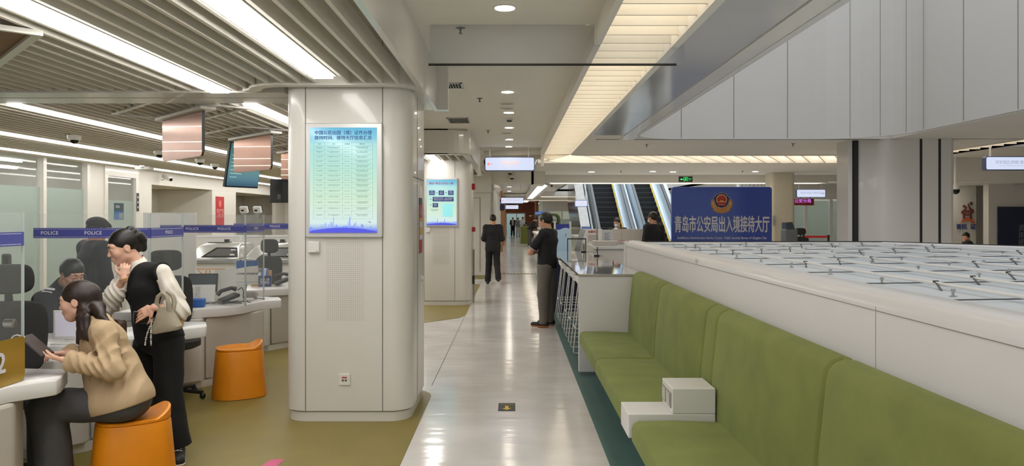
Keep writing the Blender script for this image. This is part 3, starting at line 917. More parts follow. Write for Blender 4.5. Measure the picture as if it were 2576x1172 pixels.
rows = [0, .045] + [.045 + .955 * v for v in (.05, .115, .18, .245, .31, .375, .44, .505, .575, .66, .73, .82, .895, 1)]
for c in cols:
    x = tx0 + (tx1 - tx0) * c
    m.box(x - .0004, x + .0004, yy, yy + .0006, tz0, tz1)
for r_ in rows:
    z = tz1 - (tz1 - tz0) * r_
    m.box(tx0, tx1, yy, yy + .0006, z - .0004, z + .0004)
m.build('table_rules', INKG, t)
rnd = random.Random(3)
for k, s_ in enumerate(('名 称', '地 址', '咨询电话', '服务时间')):
    lettering(s_, .0105, (tx0 + (tx1 - tx0) * (cols[k] + cols[k + 1]) / 2, yy, tz1 - (tz1 - tz0) * .022), t, INKG, ext=0, bold=.0002, name='table_heading')
for k in range(4):
    L_ = []
    for r0, r1 in zip(rows[1:], rows[2:]):
        zc = tz1 - (tz1 - tz0) * (r0 + r1) / 2
        n = (2, 2, 1, 3)[k]
        body = '\n'.join((tiny((9, 15, 0, 16)[k] - (4 if j else 0), rnd) if k != 2 else '0532-6679%04d' % rnd.randint(100, 9999)) for j in range(n))
        o = lettering(body, .0072, (tx0 + (tx1 - tx0) * (cols[k] + cols[k + 1]) / 2, yy, zc), t, INKG, ext=0, name='table_text')
skyline(a0, a1, b0 + .012, hh * .13, yy + .0006, t, 5)
MB().prism([(a1 - .075, b0 + .092), (a1 - .05, b0 + .086), (a1 - .045, b0 + .078), (a1 - .06, b0 + .084)], .0386, .0392, XZ).build('plane_print', PI_, t)
t, a0, a1, b0, b1 = lightbox('tall lit poster with a navy flow chart on the second pillar', -1.618, -1.01, at(0, 570, 14.1).z, at(0, 448, 14.1).z, (.03, .022, .03, .03), 14.1)
cx, wd, hh = (a0 + a1) / 2, a1 - a0, b1 - b0
o = lettering('微信“青岛公安出入境”', wd * .085, (cx, yy, b1 - hh * .085), t, mat('poster_red', '#8e2c4a', .5, vary=0), ext=0, bold=.001)
m = MB()
NV = mat('flow_navy', '#1f3f8c', .5, vary=0)
boxes = [(.08, .27, .76, .66, '微信\n公众号'), (.40, .58, .76, .66, '点击\n预约'), (.72, .90, .76, .66, '预约\n办理'), (.20, .90, .62, .52, '选择预约时段，按办理事项\n预约办理大厅及预约时间'), (.20, .38, .485, .39, '填写\n信息')]
for i, (u0, u1, v1, v0, s_) in enumerate(boxes):
    x0_, x1_ = a0 + wd * u0, a0 + wd * u1
    z0_, z1_ = b0 + hh * v0, b0 + hh * v1
    plate([(x0_, z0_), (x1_, z0_), (x1_, z1_), (x0_, z1_)], -.0388, .0006).build('flow_box', NV, t)
    lettering(s_, (z1_ - z0_) * .36, ((x0_ + x1_) / 2, yy, (z0_ + z1_) / 2), t, LETTER, ext=0)
for u, v in ((.30, .71), (.61, .71), (.10, .57), (.10, .44)):
    m.box(a0 + wd * u, a0 + wd * (u + .07), yy, yy + .0006, b0 + hh * v - .004, b0 + hh * v + .004)
m.build('arrow_print', NV, t)
plate([(a0 + wd * .53, b0 + hh * .18), (a0 + wd * .87, b0 + hh * .18), (a0 + wd * .87, b0 + hh * .47), (a0 + wd * .53, b0 + hh * .47)], -.0388, .0005).build('code_panel', mat('code_panel_teal', '#86cfd4', .5, vary=0, emit='#86cfd4', estr=.5), t)
lettering('扫码关注公众号', wd * .035, (a0 + wd * .70, yy, b0 + hh * .45), t, LETTER, ext=0)
lettering('预约前请仔细阅读\n办理须知内容', wd * .035, (a0 + wd * .26, yy, b0 + hh * .33), t, INKG, ext=0)
skyline(a0, a1, b0 + .012, hh * .12, yy + .0006, t, 9)
for i, (px, py, Y, s_, lb) in enumerate(((791, 621, 6.08, .045, 'small white junction box below the first lit poster'), (1076.5, 578, 14.1, .045, 'small white junction box below the second lit poster'))):
    p = at(px, py, Y)
    t = thing('junction_box', lb, 'junction box', (p.x, Y, p.z), 0)
    MB().box(-s_, s_, -.03, 0, -s_, s_).build('cover', WPLAST, t, bev=.005)
    MB().box(s_ * .45, s_ * .8, -.0315, -.03, -s_ * .8, -s_ * .72).build('mark', DKSTEEL, t)
p = at(867, 954, 6.08)
t = thing('wall_socket', 'white network wall plate low on the first pillar with a red tag', 'socket', (p.x, 6.08, p.z))
MB().box(-.046, .046, -.012, 0, -.046, .046).build('plate', WPLAST, t, bev=.004)
MB().box(-.02, .02, -.0135, -.012, .012, .022).build('tag', RED, t)
MB().box(-.02, -.004, -.0135, -.012, -.014, .002).box(.004, .02, -.0135, -.012, -.014, .002).build('port', mat('port_brown', '#6d5a48', .5, vary=0), t)
t = thing('fire_notice', 'narrow red and yellow vertical safety notice on the side of the first pillar', 'notice', (-.8138, 6.72, 1.33), PI / 2)
MB().box(-.10, .10, -.003, 0, 0, .43).build('panel', RED, t)
MB().box(-.10, .10, -.004, -.003, .17, .22).box(-.10, .10, -.004, -.003, .29, .31).build('yellow_band', YELLOW, t)
MB().box(-.09, .09, -.004, -.003, .225, .285).box(-.09, .09, -.004, -.003, .12, .165).build('white_band', LETTER, t)
MB().box(-.10, .10, -.004, -.003, .43, .49).build('black_cap', BLACK, t)
lettering('灭火器\n使用方法', .035, (0, -.005, .37), t, LETTER, ext=0)
t = thing('round_button', 'small white round button on the side of the first pillar', 'button', (-.815, 6.78, 1.10), PI / 2)
MB().lathe([(.028, 0), (.028, .012), (.02, .022), (.004, .026)], 18).build('knob', WPLAST, t, smooth=True, rot=(PI / 2, 0, 0))
for z, hgt, lb in ((2.17, .12, 'red fire alarm sounder high on the second pillar'), (1.37, .09, 'red fire alarm call point at hand height on the second pillar')):
    t = thing('fire_alarm', lb, 'fire alarm', (-.765, 14.45, z), PI / 2, 'red fire alarms on the second pillar')
    MB().box(-.06, .06, -.06, 0, 0, hgt).build('body', RED, t, bev=.01)
    MB().box(-.03, .03, -.064, -.06, hgt * .3, hgt * .7).build('front_plate', mat('alarm_dark', '#7c141d', .4, vary=0), t)
# folding gate posts beside the second pillar
t = thing('steel_gate', 'folded stainless steel gate with a black latch beside the second pillar', 'gate', (-.735, 14.35, 0), 0)
for k in range(3):
    MB().tube([(0, k * .09, .02), (0, k * .09, 1.03)], .014).build('post', STEEL, t, smooth=True)
MB().tube([(0, 0, 1.03), (0, .18, 1.03)], .016).tube([(0, 0, .1), (0, .18, .1)], .014).build('rail', STEEL, t, smooth=True)
MB().box(-.02, .025, -.02, .02, .38, .54).build('latch', BLACK, t, bev=.004)

# ---- floor stickers
t = thing('floor_sticker', 'dark floor sticker with a yellow arrow on the white corridor', 'floor sticker', (-.045, 6.56, 0))
MB().box(-.074, .074, -.14, .14, .0005, .0012).build('film', mat('sticker_dark', '#2f3435', .5, vary=.1), t)
MB().prism([(-.015, .04), (.015, .04), (.015, -.04), (.04, -.04), (0, -.1), (-.04, -.04), (-.015, -.04)], .0013, .0017).build('arrow', YELLOW, t)
lettering('请排队等候', .022, (0, .085, .0016), t, YELLOW, rx=0, ext=0)
t = thing('floor_sticker', 'pink strip sticker on the olive floor in front of the first pillar', 'floor sticker', (-1.60, 5.08, .004))
MB().prism([(-.06, -.10), (.045, -.10), (.055, .055), (-.035, .05)], .0002, .001).build('film', mat('sticker_pink', '#cf5a86', .5, vary=.1), t)
t = thing('floor_sticker', 'worn grey logo on the white corridor floor behind the walking man', 'floor sticker', (-.12, 18.9, 0))
MB().prism([(-.09, -.2), (0, -.05), (.09, -.2), (.09, .2), (0, .05), (-.09, .2)], .0005, .001).build('film', mat('sticker_grey', '#918c84', .5, vary=.1), t)
# ================================================================ SKYLIGHT ENCLOSURE
t = thing('skylight_enclosure', 'long white parapet with a glass roof of bolted panes behind the green bench', 'skylight', (1.40, 0, 0))
ZP = 1.365
prof = [(0, 0), (0, ZP - .06), (.012, ZP - .025), (.04, ZP - .006), (.08, ZP), (.16, ZP - .006), (.24, ZP - .03), (.26, ZP - .05), (.26, 0)]
far, ry = 9.28, [-3.0, 9.28]
MB().rings([[(x, y, z) for x, z in prof] for y in (-3.0, far)]).build('parapet', mat('parapet_white', '#d4d2d3', .35, vary=.012, scale=2, coat=.15), t, smooth=True)
MB().rings([[(x, far - .02 + dx, z) for dx, z in ((0, 0), (0, ZP - .035), (.05, ZP - .02), (.20, ZP - .02), (.26, 0))] for x in (0.0, 3.15)]).build('far_parapet', WHITE, t)
MB().rings([[(3.15 + d * .8, far - .02 + dx - d * 1.45, z) for dx, z in ((0, 0), (0, ZP - .035), (.05, ZP - .02), (.20, ZP - .02), (.26, 0))] for d in (0, 1.2)]).build('angled_parapet', WHITE, t)
MB().box(-.0015, .001, -3, far, 1.289, 1.292).box(-.0012, .001, 2.906, 2.908, 1.292, ZP - .06).box(-.0012, .001, 2.906, 2.908, 0, 1.289).build('panel_seam', SEAMS, t)
MB().box(.02, 3.2, far + .02, far + .05, ZP - .03, ZP - .012).build('edge_strip', DARKGAP, t)
MB().rings([[(3.15 + d * .8, far + .03 - d * 1.45, ZP - .03), (3.15 + d * .8 + .03, far + .045 - d * 1.45, ZP - .03), (3.15 + d * .8 + .03, far + .045 - d * 1.45, ZP - .012), (3.15 + d * .8, far + .03 - d * 1.45, ZP - .012)] for d in (0, 1.2)]).build('edge_strip', DARKGAP, t)
SKYG = mat('skylight_glass', '#cfd6da', .35, vary=.03, scale=1)
MB().prism([(.26, -3), (5.5, -3), (5.5, 5.0), (3.2, far), (.26, far)], ZP - .075, ZP - .055).build('glass_roof', SKYG, t)
m = MB()
tubes = (.62, .98, 1.36, 1.78, 2.24, 2.72, 3.22)
for i, tx in enumerate(tubes):
    y1 = far - .15 if tx < 3.1 else 8.9
    MB().tube([(tx, -1.5, ZP - .030), (tx, y1, ZP - .030)], .0085, 10).build('white_rail', WHITE, t, smooth=True)
rndb = random.Random(4)
for i, tx in enumerate(tubes[:6]):
    for k in range(11):
        y = 2.6 + k * .62 + (i % 2) * .3
        if y > far - .2 or (tx + .18) / y > .72: continue
        xx = tx + .18 if i else tx - .14
        q = MB().tube([(xx, y, ZP - .056), (xx, y, ZP - .030)], .006, 8)
        q.lathe([(.010, 0), (.010, .008), (.006, .009)], 10, (xx, y, ZP - .030)).box(xx - .014, xx + .014, y - .004, y + .004, ZP - .056, ZP - .050)
        q.build('clamp', STEEL, t, smooth=True)
for k in range(9):
    y = 3.0 + k * .75
    MB().tube([(.30, y, ZP - .045), (3.3, y + .35, ZP - .04)], .003, 6).build('cable', DKSTEEL, t)
for i, tx in enumerate(tubes):
    for y in (3.6, 5.2, 6.9, 8.3):
        y += .3 * (i % 3)
        if tx / y < .66 and y < far - .3:
            MB().tube([(tx - .04, y - .12, ZP - .055), (tx, y, ZP - .026)], .005, 8).tube([(tx - .012, y, ZP - .022), (tx + .012, y, ZP - .022)], .006, 8).build('strut', DKSTEEL, t)
# ================================================================ GREEN BENCH
t = thing('bench', 'long olive green upholstered wall bench with tall padded back beside the white parapet', 'bench', (0, 0, 0))
def back(y0, y1, xf=1.205, zt=1.06):
    pr = [(xf, .44), (xf + .012, .7), (xf + .045, zt - .05), (xf + .055, zt - .015), (xf + .08, zt + .012), (xf + .12, zt + .028), (xf + .165, zt + .02), (1.385, zt - .01), (1.385, .44)]
    e = .012
    sh = lambda q, s: [(x + (.012 if x < 1.3 else 0) * s, z - .008 * s) for x, z in q]
    MB().rings([[(x, y, z) for x, z in sh(pr, s)] for y, s in ((y0, 1), (y0 + e, .25), (y0 + 2 * e, 0), (y1 - 2 * e, 0), (y1 - e, .25), (y1, 1))]).build('backrest', VELVET, t, smooth=True)
def seat(y0, y1):
    pr = [(.70, .345), (.70, .42), (.71, .445), (.74, .458), (.95, .462), (1.235, .452), (1.235, .345)]
    e = .014
    rr = []
    n = 8
    ys = [(y0, 1), (y0 + e, .3), (y0 + 2 * e, 0)] + [(y0 + (y1 - y0) * i / n, 0) for i in range(1, n)] + [(y1 - 2 * e, 0), (y1 - e, .3), (y1, 1)]
    for y, s in ys:
        rr.append([(x + (.012 * s if x < .8 else 0), y, z - (.012 * s if z > .4 else 0) + (.003 * math.sin(y * 23 + x * 4) if z > .44 and not s else 0)) for x, z in pr])
    MB().rings(rr).build('seat_cushion', VELVET, t, smooth=True)
for a, b in ((6.43, 7.87), (4.88, 6.42), (4.62, 4.87), (3.03, 4.61), (1.45, 3.02)):
    back(a, b)
for a, b in ((6.39, 7.87), (4.76, 6.38), (2.93, 4.44), (1.4, 2.92)):
    seat(a, b)
MB().box(.93, 1.38, 1.4, 7.87, .06, .345).build('plinth', mat('bench_plinth', '#6c6a63', .6, vary=.05), t)
MB().box(.80, 1.38, 1.4, 7.87, .30, .345).build('seat_board', WHITE, t)
t = thing('charging_console', 'white stepped charging console set between the green bench seats', 'console', (0, 0, 0))
MB().box(.685, 1.20, 4.45, 4.75, .347, .49).build('low_block', WHITE, t, bev=.006)
MB().box(.945, 1.20, 4.45, 4.75, .49, .64).build('raised_block', WHITE, t, bev=.005)
MB().box(.938, .945, 4.48, 4.72, .515, .61).build('socket_frame', STEEL, t, bev=.003)
for y in (4.50, 4.62):
    MB().box(.935, .938, y, y + .09, .525, .60).build('socket', mat('socket_grey', '#c3c0ba', .4, vary=0), t, bev=.002)

# ================================================================ HIGH COUNTER AND STOOLS
QUARTZ = mat('grey_quartz_top', '#aca59d', .03, vary=.05, scale=5, bump=.006, bscale=2, coat=.9, spec=.8)
t = thing('high_counter', 'white high counter with a glossy grey worktop at the end of the green bench', 'counter', (0, 0, 0))
MB().box(.695, 1.38, 7.89, 10.0, 1.03, 1.055).build('worktop', QUARTZ, t, bev=.003)
MB().box(.695, 1.38, 10.003, 13.1, 1.03, 1.056).build('worktop', QUARTZ, t, bev=.003, rot=(0, 0, 0))
MB().box(.70, 1.38, 7.90, 7.98, .03, 1.03).build('end_panel', WHITE, t, bev=.004)
MB().box(1.24, 1.36, 7.98, 13.1, 0, 1.03).build('back_panel', mat('counter_navy_back', '#2a3047', .5, vary=.03), t)
MB().box(.76, 1.24, 7.98, 13.1, .99, 1.03).build('apron', WHITE, t)
MB().box(.70, 1.38, 13.02, 13.1, 0, 1.03).build('end_panel', MATS['counter_navy_back'], t)
MB().box(.72, 1.36, 7.91, 7.97, 0, .03).build('plinth', STEEL, t)
def stool():
    t = thing('bar_stool', 'white wire bar stool with a dark seat pad', 'bar stool', (0, 0, 0), 0, 'white bar stools along the high counter')
    # seat shell: shallow bucket, raised at the back (-x side)
    rr = []
    for k, (s, z) in enumerate(((.42, .735), (.75, .755), (.95, .80), (1.0, .85), (.97, .852), (.90, .80), (.5, .775))):
        rr.append([(.20 * s * math.cos(a), .205 * s * math.sin(a), z + (.035 * max(0, -math.cos(a)) if z > .79 else 0)) for a in [2 * PI * i / 22 for i in range(22)]])
    MB().rings(rr).build('seat', WPLAST, t, smooth=True)
    MB().lathe([(.168, .786), (.172, .80), (.15, .812), (.02, .815)], 22).build('seat_pad', BLACK, t, smooth=True)
    for s in (-1, 1):
        MB().tube([(-.14, s * .11, .75), (-.225, s * .215, .02), (-.215, s * .215, .008), (.215, s * .215, .008), (.225, s * .215, .02), (.14, s * .11, .75)], .009, 8).build('leg_frame', WPLAST, t, smooth=True)
    MB().tube([(-.195, -.175, .28), (-.195, .175, .28)], .008).tube([(.195, -.175, .28), (.195, .175, .28)], .008).tube([(-.195, -.178, .28), (.195, -.178, .28)], .007).tube([(-.195, .178, .28), (.195, .178, .28)], .007).build('foot_ring', WPLAST, t, smooth=True)
    return t
st = stool()
lbs = ('white wire bar stool nearest the counter end panel', 'second white bar stool from the counter end panel', 'third white bar stool, middle of the row at the counter', 'fourth white bar stool from the counter end panel', 'white bar stool standing behind the arms-crossed man')
for i, y in enumerate((9.3, 10.1, 10.9, 11.8, 12.55)):
    o = st if i == 0 else dup(st)
    o.location = (.965, y, .004)
    o.scale = (1, 1, 1.06)
    o['label'] = lbs[i]
# ================================================================ ORANGE STOOLS
def tub(label, x, y, rz):
    t = thing('tub_stool', label, 'stool', (x, y, .004), rz, 'orange tub stools')
    n = 40
    def ring(sx, sy, z, p=2.6, dz=None):
        o = []
        for i in range(n):
            a = 2 * PI * i / n
            c, s = math.cos(a), math.sin(a)
            o.append((sx * abs(c) ** (2 / p) * (1 if c > 0 else -1), sy * abs(s) ** (2 / p) * (1 if s > 0 else -1), z + (dz(c, s) if dz else 0)))
        return o
    MB().rings([ring(.195, .17, 0), ring(.24, .205, .004), ring(.238, .203, .02), ring(.222, .188, .22), ring(.205, .172, .415), ring(.20, .167, .428), ring(.192, .16, .43)]).build('shell', ORANGE, t, smooth=True)
    lip = lambda c, s: .055 * max(0, (c - .45) / .55) ** 1.2
    MB().rings([ring(.196, .164, .428), ring(.203, .171, .436), ring(.203, .171, .447, dz=lip), ring(.190, .158, .452, dz=lip), ring(.16, .14, .446, dz=lambda c, s: .02 * max(0, (c - .5) / .5)), ring(.08, .07, .438), ring(.01, .01, .437)]).build('seat_lid', ORANGE, t, smooth=True)
    return t
tub('orange plastic tub stool standing alone on the olive floor', -2.52, 6.98, R(28))
tub('orange plastic tub stool the seated woman sits on', -2.28, 4.55, R(35))

# ================================================================ SERVICE COUNTERS
CAB = mat('counter_cabinet', '#d9d4cc', .4, vary=.015)
CABG = mat('counter_cabinet_grey', '#bdb7ae', .5, vary=.015)
def counter(label, dy):
    t = thing('service_counter', label, 'counter', (0, dy, 0), 0, 'white service counters in the office')
    # tapering worktop with a rounded tip towards the corridor
    top = [(-3.72, -1.02), (-3.07, -.82), (-2.80, -.62), (-2.70, -.42), (-2.67, -.22), (-2.64, -.10), (-2.53, .02), (-2.49, .07), (-2.50, .13), (-2.60, .36), (-2.95, .40), (-3.12, .02), (-3.3, -.20), (-3.72, -.30)]
    MB().prism(top, .675, .76).build('worktop', WHITE, t, bev=.008, smooth=True)
    MB().prism([(-3.68, -.98), (-3.12, -.92), (-2.99, -.80), (-2.99, .0), (-3.12, -.1), (-3.3, -.30), (-3.68, -.40)], .07, .674).build('cabinet', CAB, t, bev=.01)
    MB().prism([(-2.98, -.73), (-2.80, -.50), (-2.66, -.22), (-2.62, -.08), (-2.70, .12), (-2.97, .16)], .07, .674).build('leg_panel', CABG, t, bev=.02)
    MB().prism([(-3.66, -.94), (-3.14, -.885), (-3.0, -.76), (-2.82, -.48), (-2.68, -.2), (-2.645, -.08), (-2.72, .12), (-2.95, .12), (-3.3, -.34), (-3.66, -.44)], .004, .07).build('plinth', CAB, t)
    return t
counter('white service counter nearest the picture edge, under the gold number board', 4.06)
counter('white service counter in front of the seated woman', 6.06)
counter('white service counter behind the lone orange stool', 8.06)
counter('white service counter peeking out behind the first pillar', 10.06)
rndt = random.Random(2)
def screen(label, dy, num, letters):
    t = thing('acrylic_screen', label, 'glass screen', (0, dy, .76), 0, 'clear counter screens with police tape')
    z1 = .915
    xr, xl, yf = -2.665, -3.52, -.50
    MB().box(xl, xr, yf - .004, yf + .004, .001, z1).build('front_pane', ACR, t)
    MB().box(xr - .008, xr, yf + .004, .06, .001, z1).build('side_pane', ACR, t)
    EDG = mat('acrylic_edge', '#cfd8d4', .15, vary=0, trans=.3)
    MB().box(xr - .012, xr + .003, yf - .006, yf + .008, .001, z1).build('edge_strip', EDG, t)
    MB().box(xr - .010, xr + .002, .055, .065, .001, z1).build('edge_strip', EDG, t)
    ta, tb = .735, .81
    tp = MB().box(xl, xr + .006, yf - .0065, yf - .0045, ta, tb).build('tape', BLUETAPE, t)
    ts = MB().box(xr + .001, xr + .003, yf - .006, .06, ta, tb).build('tape', BLUETAPE, t)
    m = MB()
    def chev(M):
        for k in range(int(.85 / .014)):
            x = k * .014
            for z in (ta + .006, tb - .012):
                m.prism([(x, z), (x + .004, z), (x + .008, z + .003), (x + .004, z + .006), (x, z + .006), (x + .004, z + .003)], 0, .0006, M @ XZ)
    chev(Matrix.Translation((xl + .005, yf - .0067, 0)))
    m.build('tape_border', LETTER, tp)
    m = MB()
    for k in range(int(.54 / .014)):
        y = yf + .01 + k * .014
        for z in (ta + .006, tb - .012):
            m.box(xr + .003, xr + .0036, y, y + .008, z + .001, z + .005)
    m.build('tape_border', LETTER, ts)
    for x in letters:
        lettering('POLICE', .036, (x, yf - .0075, (ta + tb) / 2), tp, LETTER, bold=.0008, ext=.0002, sp=1.12)
    lettering('POLICE', .036, (xr + .0042, yf + .30, (ta + tb) / 2), ts, LETTER, rz=PI / 2, bold=.0008, ext=.0002, sp=1.05)
    if num:
        nb = MB().prism(rrect(-.40, .0, .004, .245, .03)[:], -.004, 0, Matrix.Translation((xr + .008, .06, 0)) @ Matrix.Rotation(PI / 2, 4, 'Z') @ XZ).build('number_board', GOLD, t)
        if num: lettering(num, .15, (xr + .0135, .06 - .20, .125), nb, LETTER, rz=PI / 2, bold=.004, ext=.0004)
    MB().lathe([(.022, 0), (.022, .05), (.016, .052)], 16).build('intercom', STEEL, t, smooth=True, loc=(xr - .06, .0, .32), rot=(0, PI / 2, 0))
    return t
screen('clear screen with police tape at the picture edge, above the gold number board', 4.06, '2', (-2.9, -3.3))
screen('clear screen with police tape behind the two women', 6.06, '3', (-3.40, -3.08))
screen('clear screen with police tape behind the lone orange stool', 8.06, None, (-3.20, -2.88))
screen('clear screen with police tape partly hidden by the first pillar', 10.06, None, (-3.25, -3.0))

# ================================================================ THINGS ON THE COUNTERS
def paper(label, x, y, z, w, d, rz, m=None, group=None, name='paper_sheet', th=.002, cat='paper'):
    t = thing(name, label, cat, (x, y, z), rz, group)
    MB().box(-w / 2, w / 2, -d / 2, d / 2, 0, th).build('sheet', m or PAPER, t)
    m2 = MB()
    for i in range(6):
        m2.box(-w * .38, w * (.38 - .1 * (i % 3)), d * (.32 - i * .11), d * (.34 - i * .11), th, th + .0004)
    m2.build('print', mat('faint_print', '#8d8d90', .7, vary=0), t)
    return t
paper('white form lying beside the passport on the first counter', -2.98, 3.98, .76, .21, .30, .5)
paper('open white document at the far side of the woman\'s desk', -3.12, 5.42, .76, .21, .29, .2)
t = thing('tablet', 'dark grey tablet lying flat on the near counter', 'tablet', (-2.85, 4.13, .7605), .5)
MB().box(-.10, .10, -.075, .075, 0, .012).build('body', mat('tablet_grey', '#55565a', .35, metal=.3, vary=0), t, bev=.004)
MB().box(-.09, .09, -.065, .065, .012, .0125).build('screen', BLACKG, t)
t = thing('display_tablet', 'white tablet display standing upright before the seated woman', 'display', (-3.12, 5.32, .7605), R(12))
MB().box(-.10, .10, -.008, .008, .03, .235).build('panel', WPLAST, t, bev=.006)
MB().box(-.10, .10, -.06, .06, 0, .012).box(-.03, .03, 0, .03, .01, .06).build('foot', WPLAST, t, bev=.004)
MB().box(-.085, .085, -.0095, -.008, .05, .22).build('screen', mat('pale_screen', '#d9d5e2', .3, vary=0, emit='#d9d5e6', estr=.15), t)
def gooseneck(label, x, y, z, rz):
    t = thing('gooseneck_microphone', label, 'microphone', (x, y, z), rz)
    MB().lathe([(.05, 0), (.05, .015), (.02, .022)], 16).build('base', BLACK, t, smooth=True)
    MB().tube([(0, 0, .02), (0, 0, .20)] + [(.03 - .03 * math.cos(a), 0, .20 + .03 * math.sin(a)) for a in (.5, 1.0, 1.57, 2.2, 2.7)], .004).build('neck', WPLAST, t, smooth=True)
    MB().ball((.062, 0, .21), .012).build('head', STEEL, t, smooth=True)
gooseneck('white gooseneck microphone beside the clear screen edge', -2.80, 4.22, .76, .3)
t = thing('document_camera', 'silver document camera head at the picture edge', 'camera', (-2.87, 3.95, .76), R(15))
MB().box(-.08, .08, -.06, .06, 0, .02).build('base', BLACK, t, bev=.005)
MB().tube([(0, .03, .02), (0, .03, .27)], .012).build('arm', BLACK, t)
MB().box(-.11, .11, -.035, .035, .27, .305).build('head', STEEL, t, bev=.012)
MB().box(-.10, .02, -.037, -.034, .278, .298).build('window', BLACKG, t)
def chair(label, x, y, rz, z=0):
    t = thing('office_chair', label, 'chair', (x, y, z), rz, 'black office chairs behind the counters')
    CH = mat('chair_fabric', '#2b2a29', .85, vary=.08, scale=30)
    sub = MB().rings([[(sx * c * .24, .02 * s - .22 - dz * .1, .62 + dz) for c, s in [(math.cos(a), math.sin(a)) for a in [2 * PI * i / 20 for i in range(20)]]] for sx, dz in ((.75, 0), (.95, .08), (1, .25), (.98, .4), (.85, .46), (.5, .48))]).build('backrest', CH, t, smooth=True)
    sub.modifiers.new('s', 'SUBSURF').render_levels = 2
    sub = MB().rings([[(sx * c * .15, .035 * s - .275, .62 + dz) for c, s in [(math.cos(a), math.sin(a)) for a in [2 * PI * i / 16 for i in range(16)]]] for sx, dz in ((.6, .52), (1, .55), (1.05, .62), (.95, .70), (.6, .72))]).build('headrest', CH, t, smooth=True)
    sub.modifiers.new('s', 'SUBSURF').render_levels = 2
    MB().lathe([(.20, .46), (.245, .48), (.245, .53), (.2, .545), (.05, .55)], 20).build('seat', CH, t, smooth=True)
    MB().tube([(0, -.2, .5), (0, -.27, .55), (0, -.27, 1.2)], .02).build('back_post', BLACK, t, smooth=True)
    MB().tube([(0, 0, .08), (0, 0, .47)], .028).build('column', DKSTEEL, t, smooth=True)
    for k in range(5):
        a = 2 * PI * k / 5
        MB().tube([(0, 0, .09), (.28 * math.cos(a), .28 * math.sin(a), .06)], .018).ball((.28 * math.cos(a), .28 * math.sin(a), .03), .028).build('leg', BLACK, t, smooth=True)
    return t
chair('black office chair at the picture edge behind the first clear screen', -3.2, 4.68, R(200), .004)
chair('black office chair with headrest behind the second clear screen', -3.08, 6.84, R(215), .004)
chair('black office chair the seated officer uses', -4.02, 6.50, R(-52), .004)
# desk kit on the third counter
t = thing('desk_monitor', 'dark tilted desk monitor on the third counter', 'monitor', (-3.28, 7.98, .76), R(10))
M = Matrix.Rotation(R(-18), 4, 'X')
MB().box(-.15, .15, -.012, .012, .10, .30, M).build('frame', BLACK, t, bev=.005)
MB().box(-.135, .135, -.015, -.012, .12, .285, M).build('screen', mat('grey_screen', '#4b5358', .15, vary=0), t)
MB().box(-.08, .08, -.06, .06, 0, .012).box(-.02, .02, 0, .02, .01, .15).build('stand', BLACK, t)
t = thing('sign_stand', 'pale standing notice card propped behind the third screen', 'notice', (-3.22, 7.72, .76), R(8))
M = Matrix.Rotation(R(-14), 4, 'X')
MB().box(-.19, .17, -.004, .004, .0, .20, M).build('card', PAPER, t)
lettering('办理\n须知', .06, (-.02, -.012, .12), t, mat('faint_letter', '#b1aca4', .7, vary=0), rx=PI / 2 - R(14), ext=0)
MB().box(-.16, .14, .0, .12, 0, .006).build('foot', PAPER, t)
t = thing('tissue_box', 'blue plastic box on the third counter', 'box', (-3.13, 7.47, .76), R(14))
MB().box(-.09, .09, -.05, .05, 0, .085).build('body', BLUEPL, t, bev=.012)
MB().box(-.06, .06, -.012, .012, .083, .0865).build('slot', mat('slot_blue', '#244a86', .6, vary=0), t)
def phone(label, x, y, rz):
    t = thing('desk_telephone', label, 'telephone', (x, y, .795), rz)
    M = Matrix.Rotation(R(20), 4, 'X')
    MB().box(-.09, .09, -.09, .10, .005, .04, M).build('base', BLACK, t, bev=.01)
    MB().tube([(-.075, -.10, .05), (-.078, -.06, .09), (-.078, .04, .115), (-.075, .09, .10)], [.026, .02, .02, .026], 10).build('handset', BLACK, t, smooth=True)
    MB().tube([(-.06, .1, .09)] + [(-.02 + .02 * i, .13 + .01 * math.sin(i), .12 - .02 * i) for i in range(6)], .005).build('cord', BLACK, t, smooth=True)
    return t
phone('black desk telephone on the third counter', -2.92, 7.80, R(-55))
phone('black desk telephone on the counter behind the first pillar', -2.98, 9.80, R(-60))
t = thing('cable_bundle', 'loose dark cables trailing over the third counter', 'cables', (0, 0, .762))
rc_ = random.Random(8)
for k in range(4):
    p = [(-3.20 + .02 * k, 7.64 + .03 * k, .008)]
    for i in range(7):
        p.append((p[-1][0] + .065, p[-1][1] + rc_.uniform(-.02, .035), .008 + rc_.random() * .02))
    MB().tube(p, .005, 6).build('cable', BLACK if k % 2 else mat('cable_grey', '#77736d', .5, vary=0), t, smooth=True)
t = thing('cable_bundle', 'pile of coiled grey cables beside the notice stand', 'cables', (-2.84, 8.20, .76))
p = [(.07 * math.cos(a * .9) + .02 * math.sin(a * 2.3), .05 * math.sin(a * .9), .012 + a * .0016) for a in range(40)]
MB().tube(p, .006, 6).build('coil', mat('cable_light', '#a39f98', .5, vary=0), t, smooth=True)
MB().tube([(.05, -.03, .01), (.12, -.09, .02), (.18, -.08, .01)], .006, 6).build('plug_lead', BLACK, t, smooth=True)
t = thing('notice_stand', 'white notice with a blue header on a thin stand, no phone filming', 'notice', (-2.80, 7.99, .76), R(10))
MB().box(-.11, .11, -.003, .003, .18, .43).build('card', PAPER, t)
MB().prism([(-.11, .43), (.11, .43), (.11, .375), (.03, .37), (-.11, .345)], .003, .0042, XZ).build('header', mat('header_blue', '#3a66a5', .5, vary=0), t)
lettering('工作等重地手机请勿拍', .022, (0, -.005, .29), t, INK, bold=.0006, ext=0)
MB().box(-.11, .11, -.0045, -.003, .20, .204).build('rule', mat('rule_blue', '#6d93bd', .5, vary=0), t)
MB().tube([(0, .006, .2), (-.04, .006, .0)], .006).box(-.06, .06, -.03, .03, 0, .006).build('stand', STEEL, t)
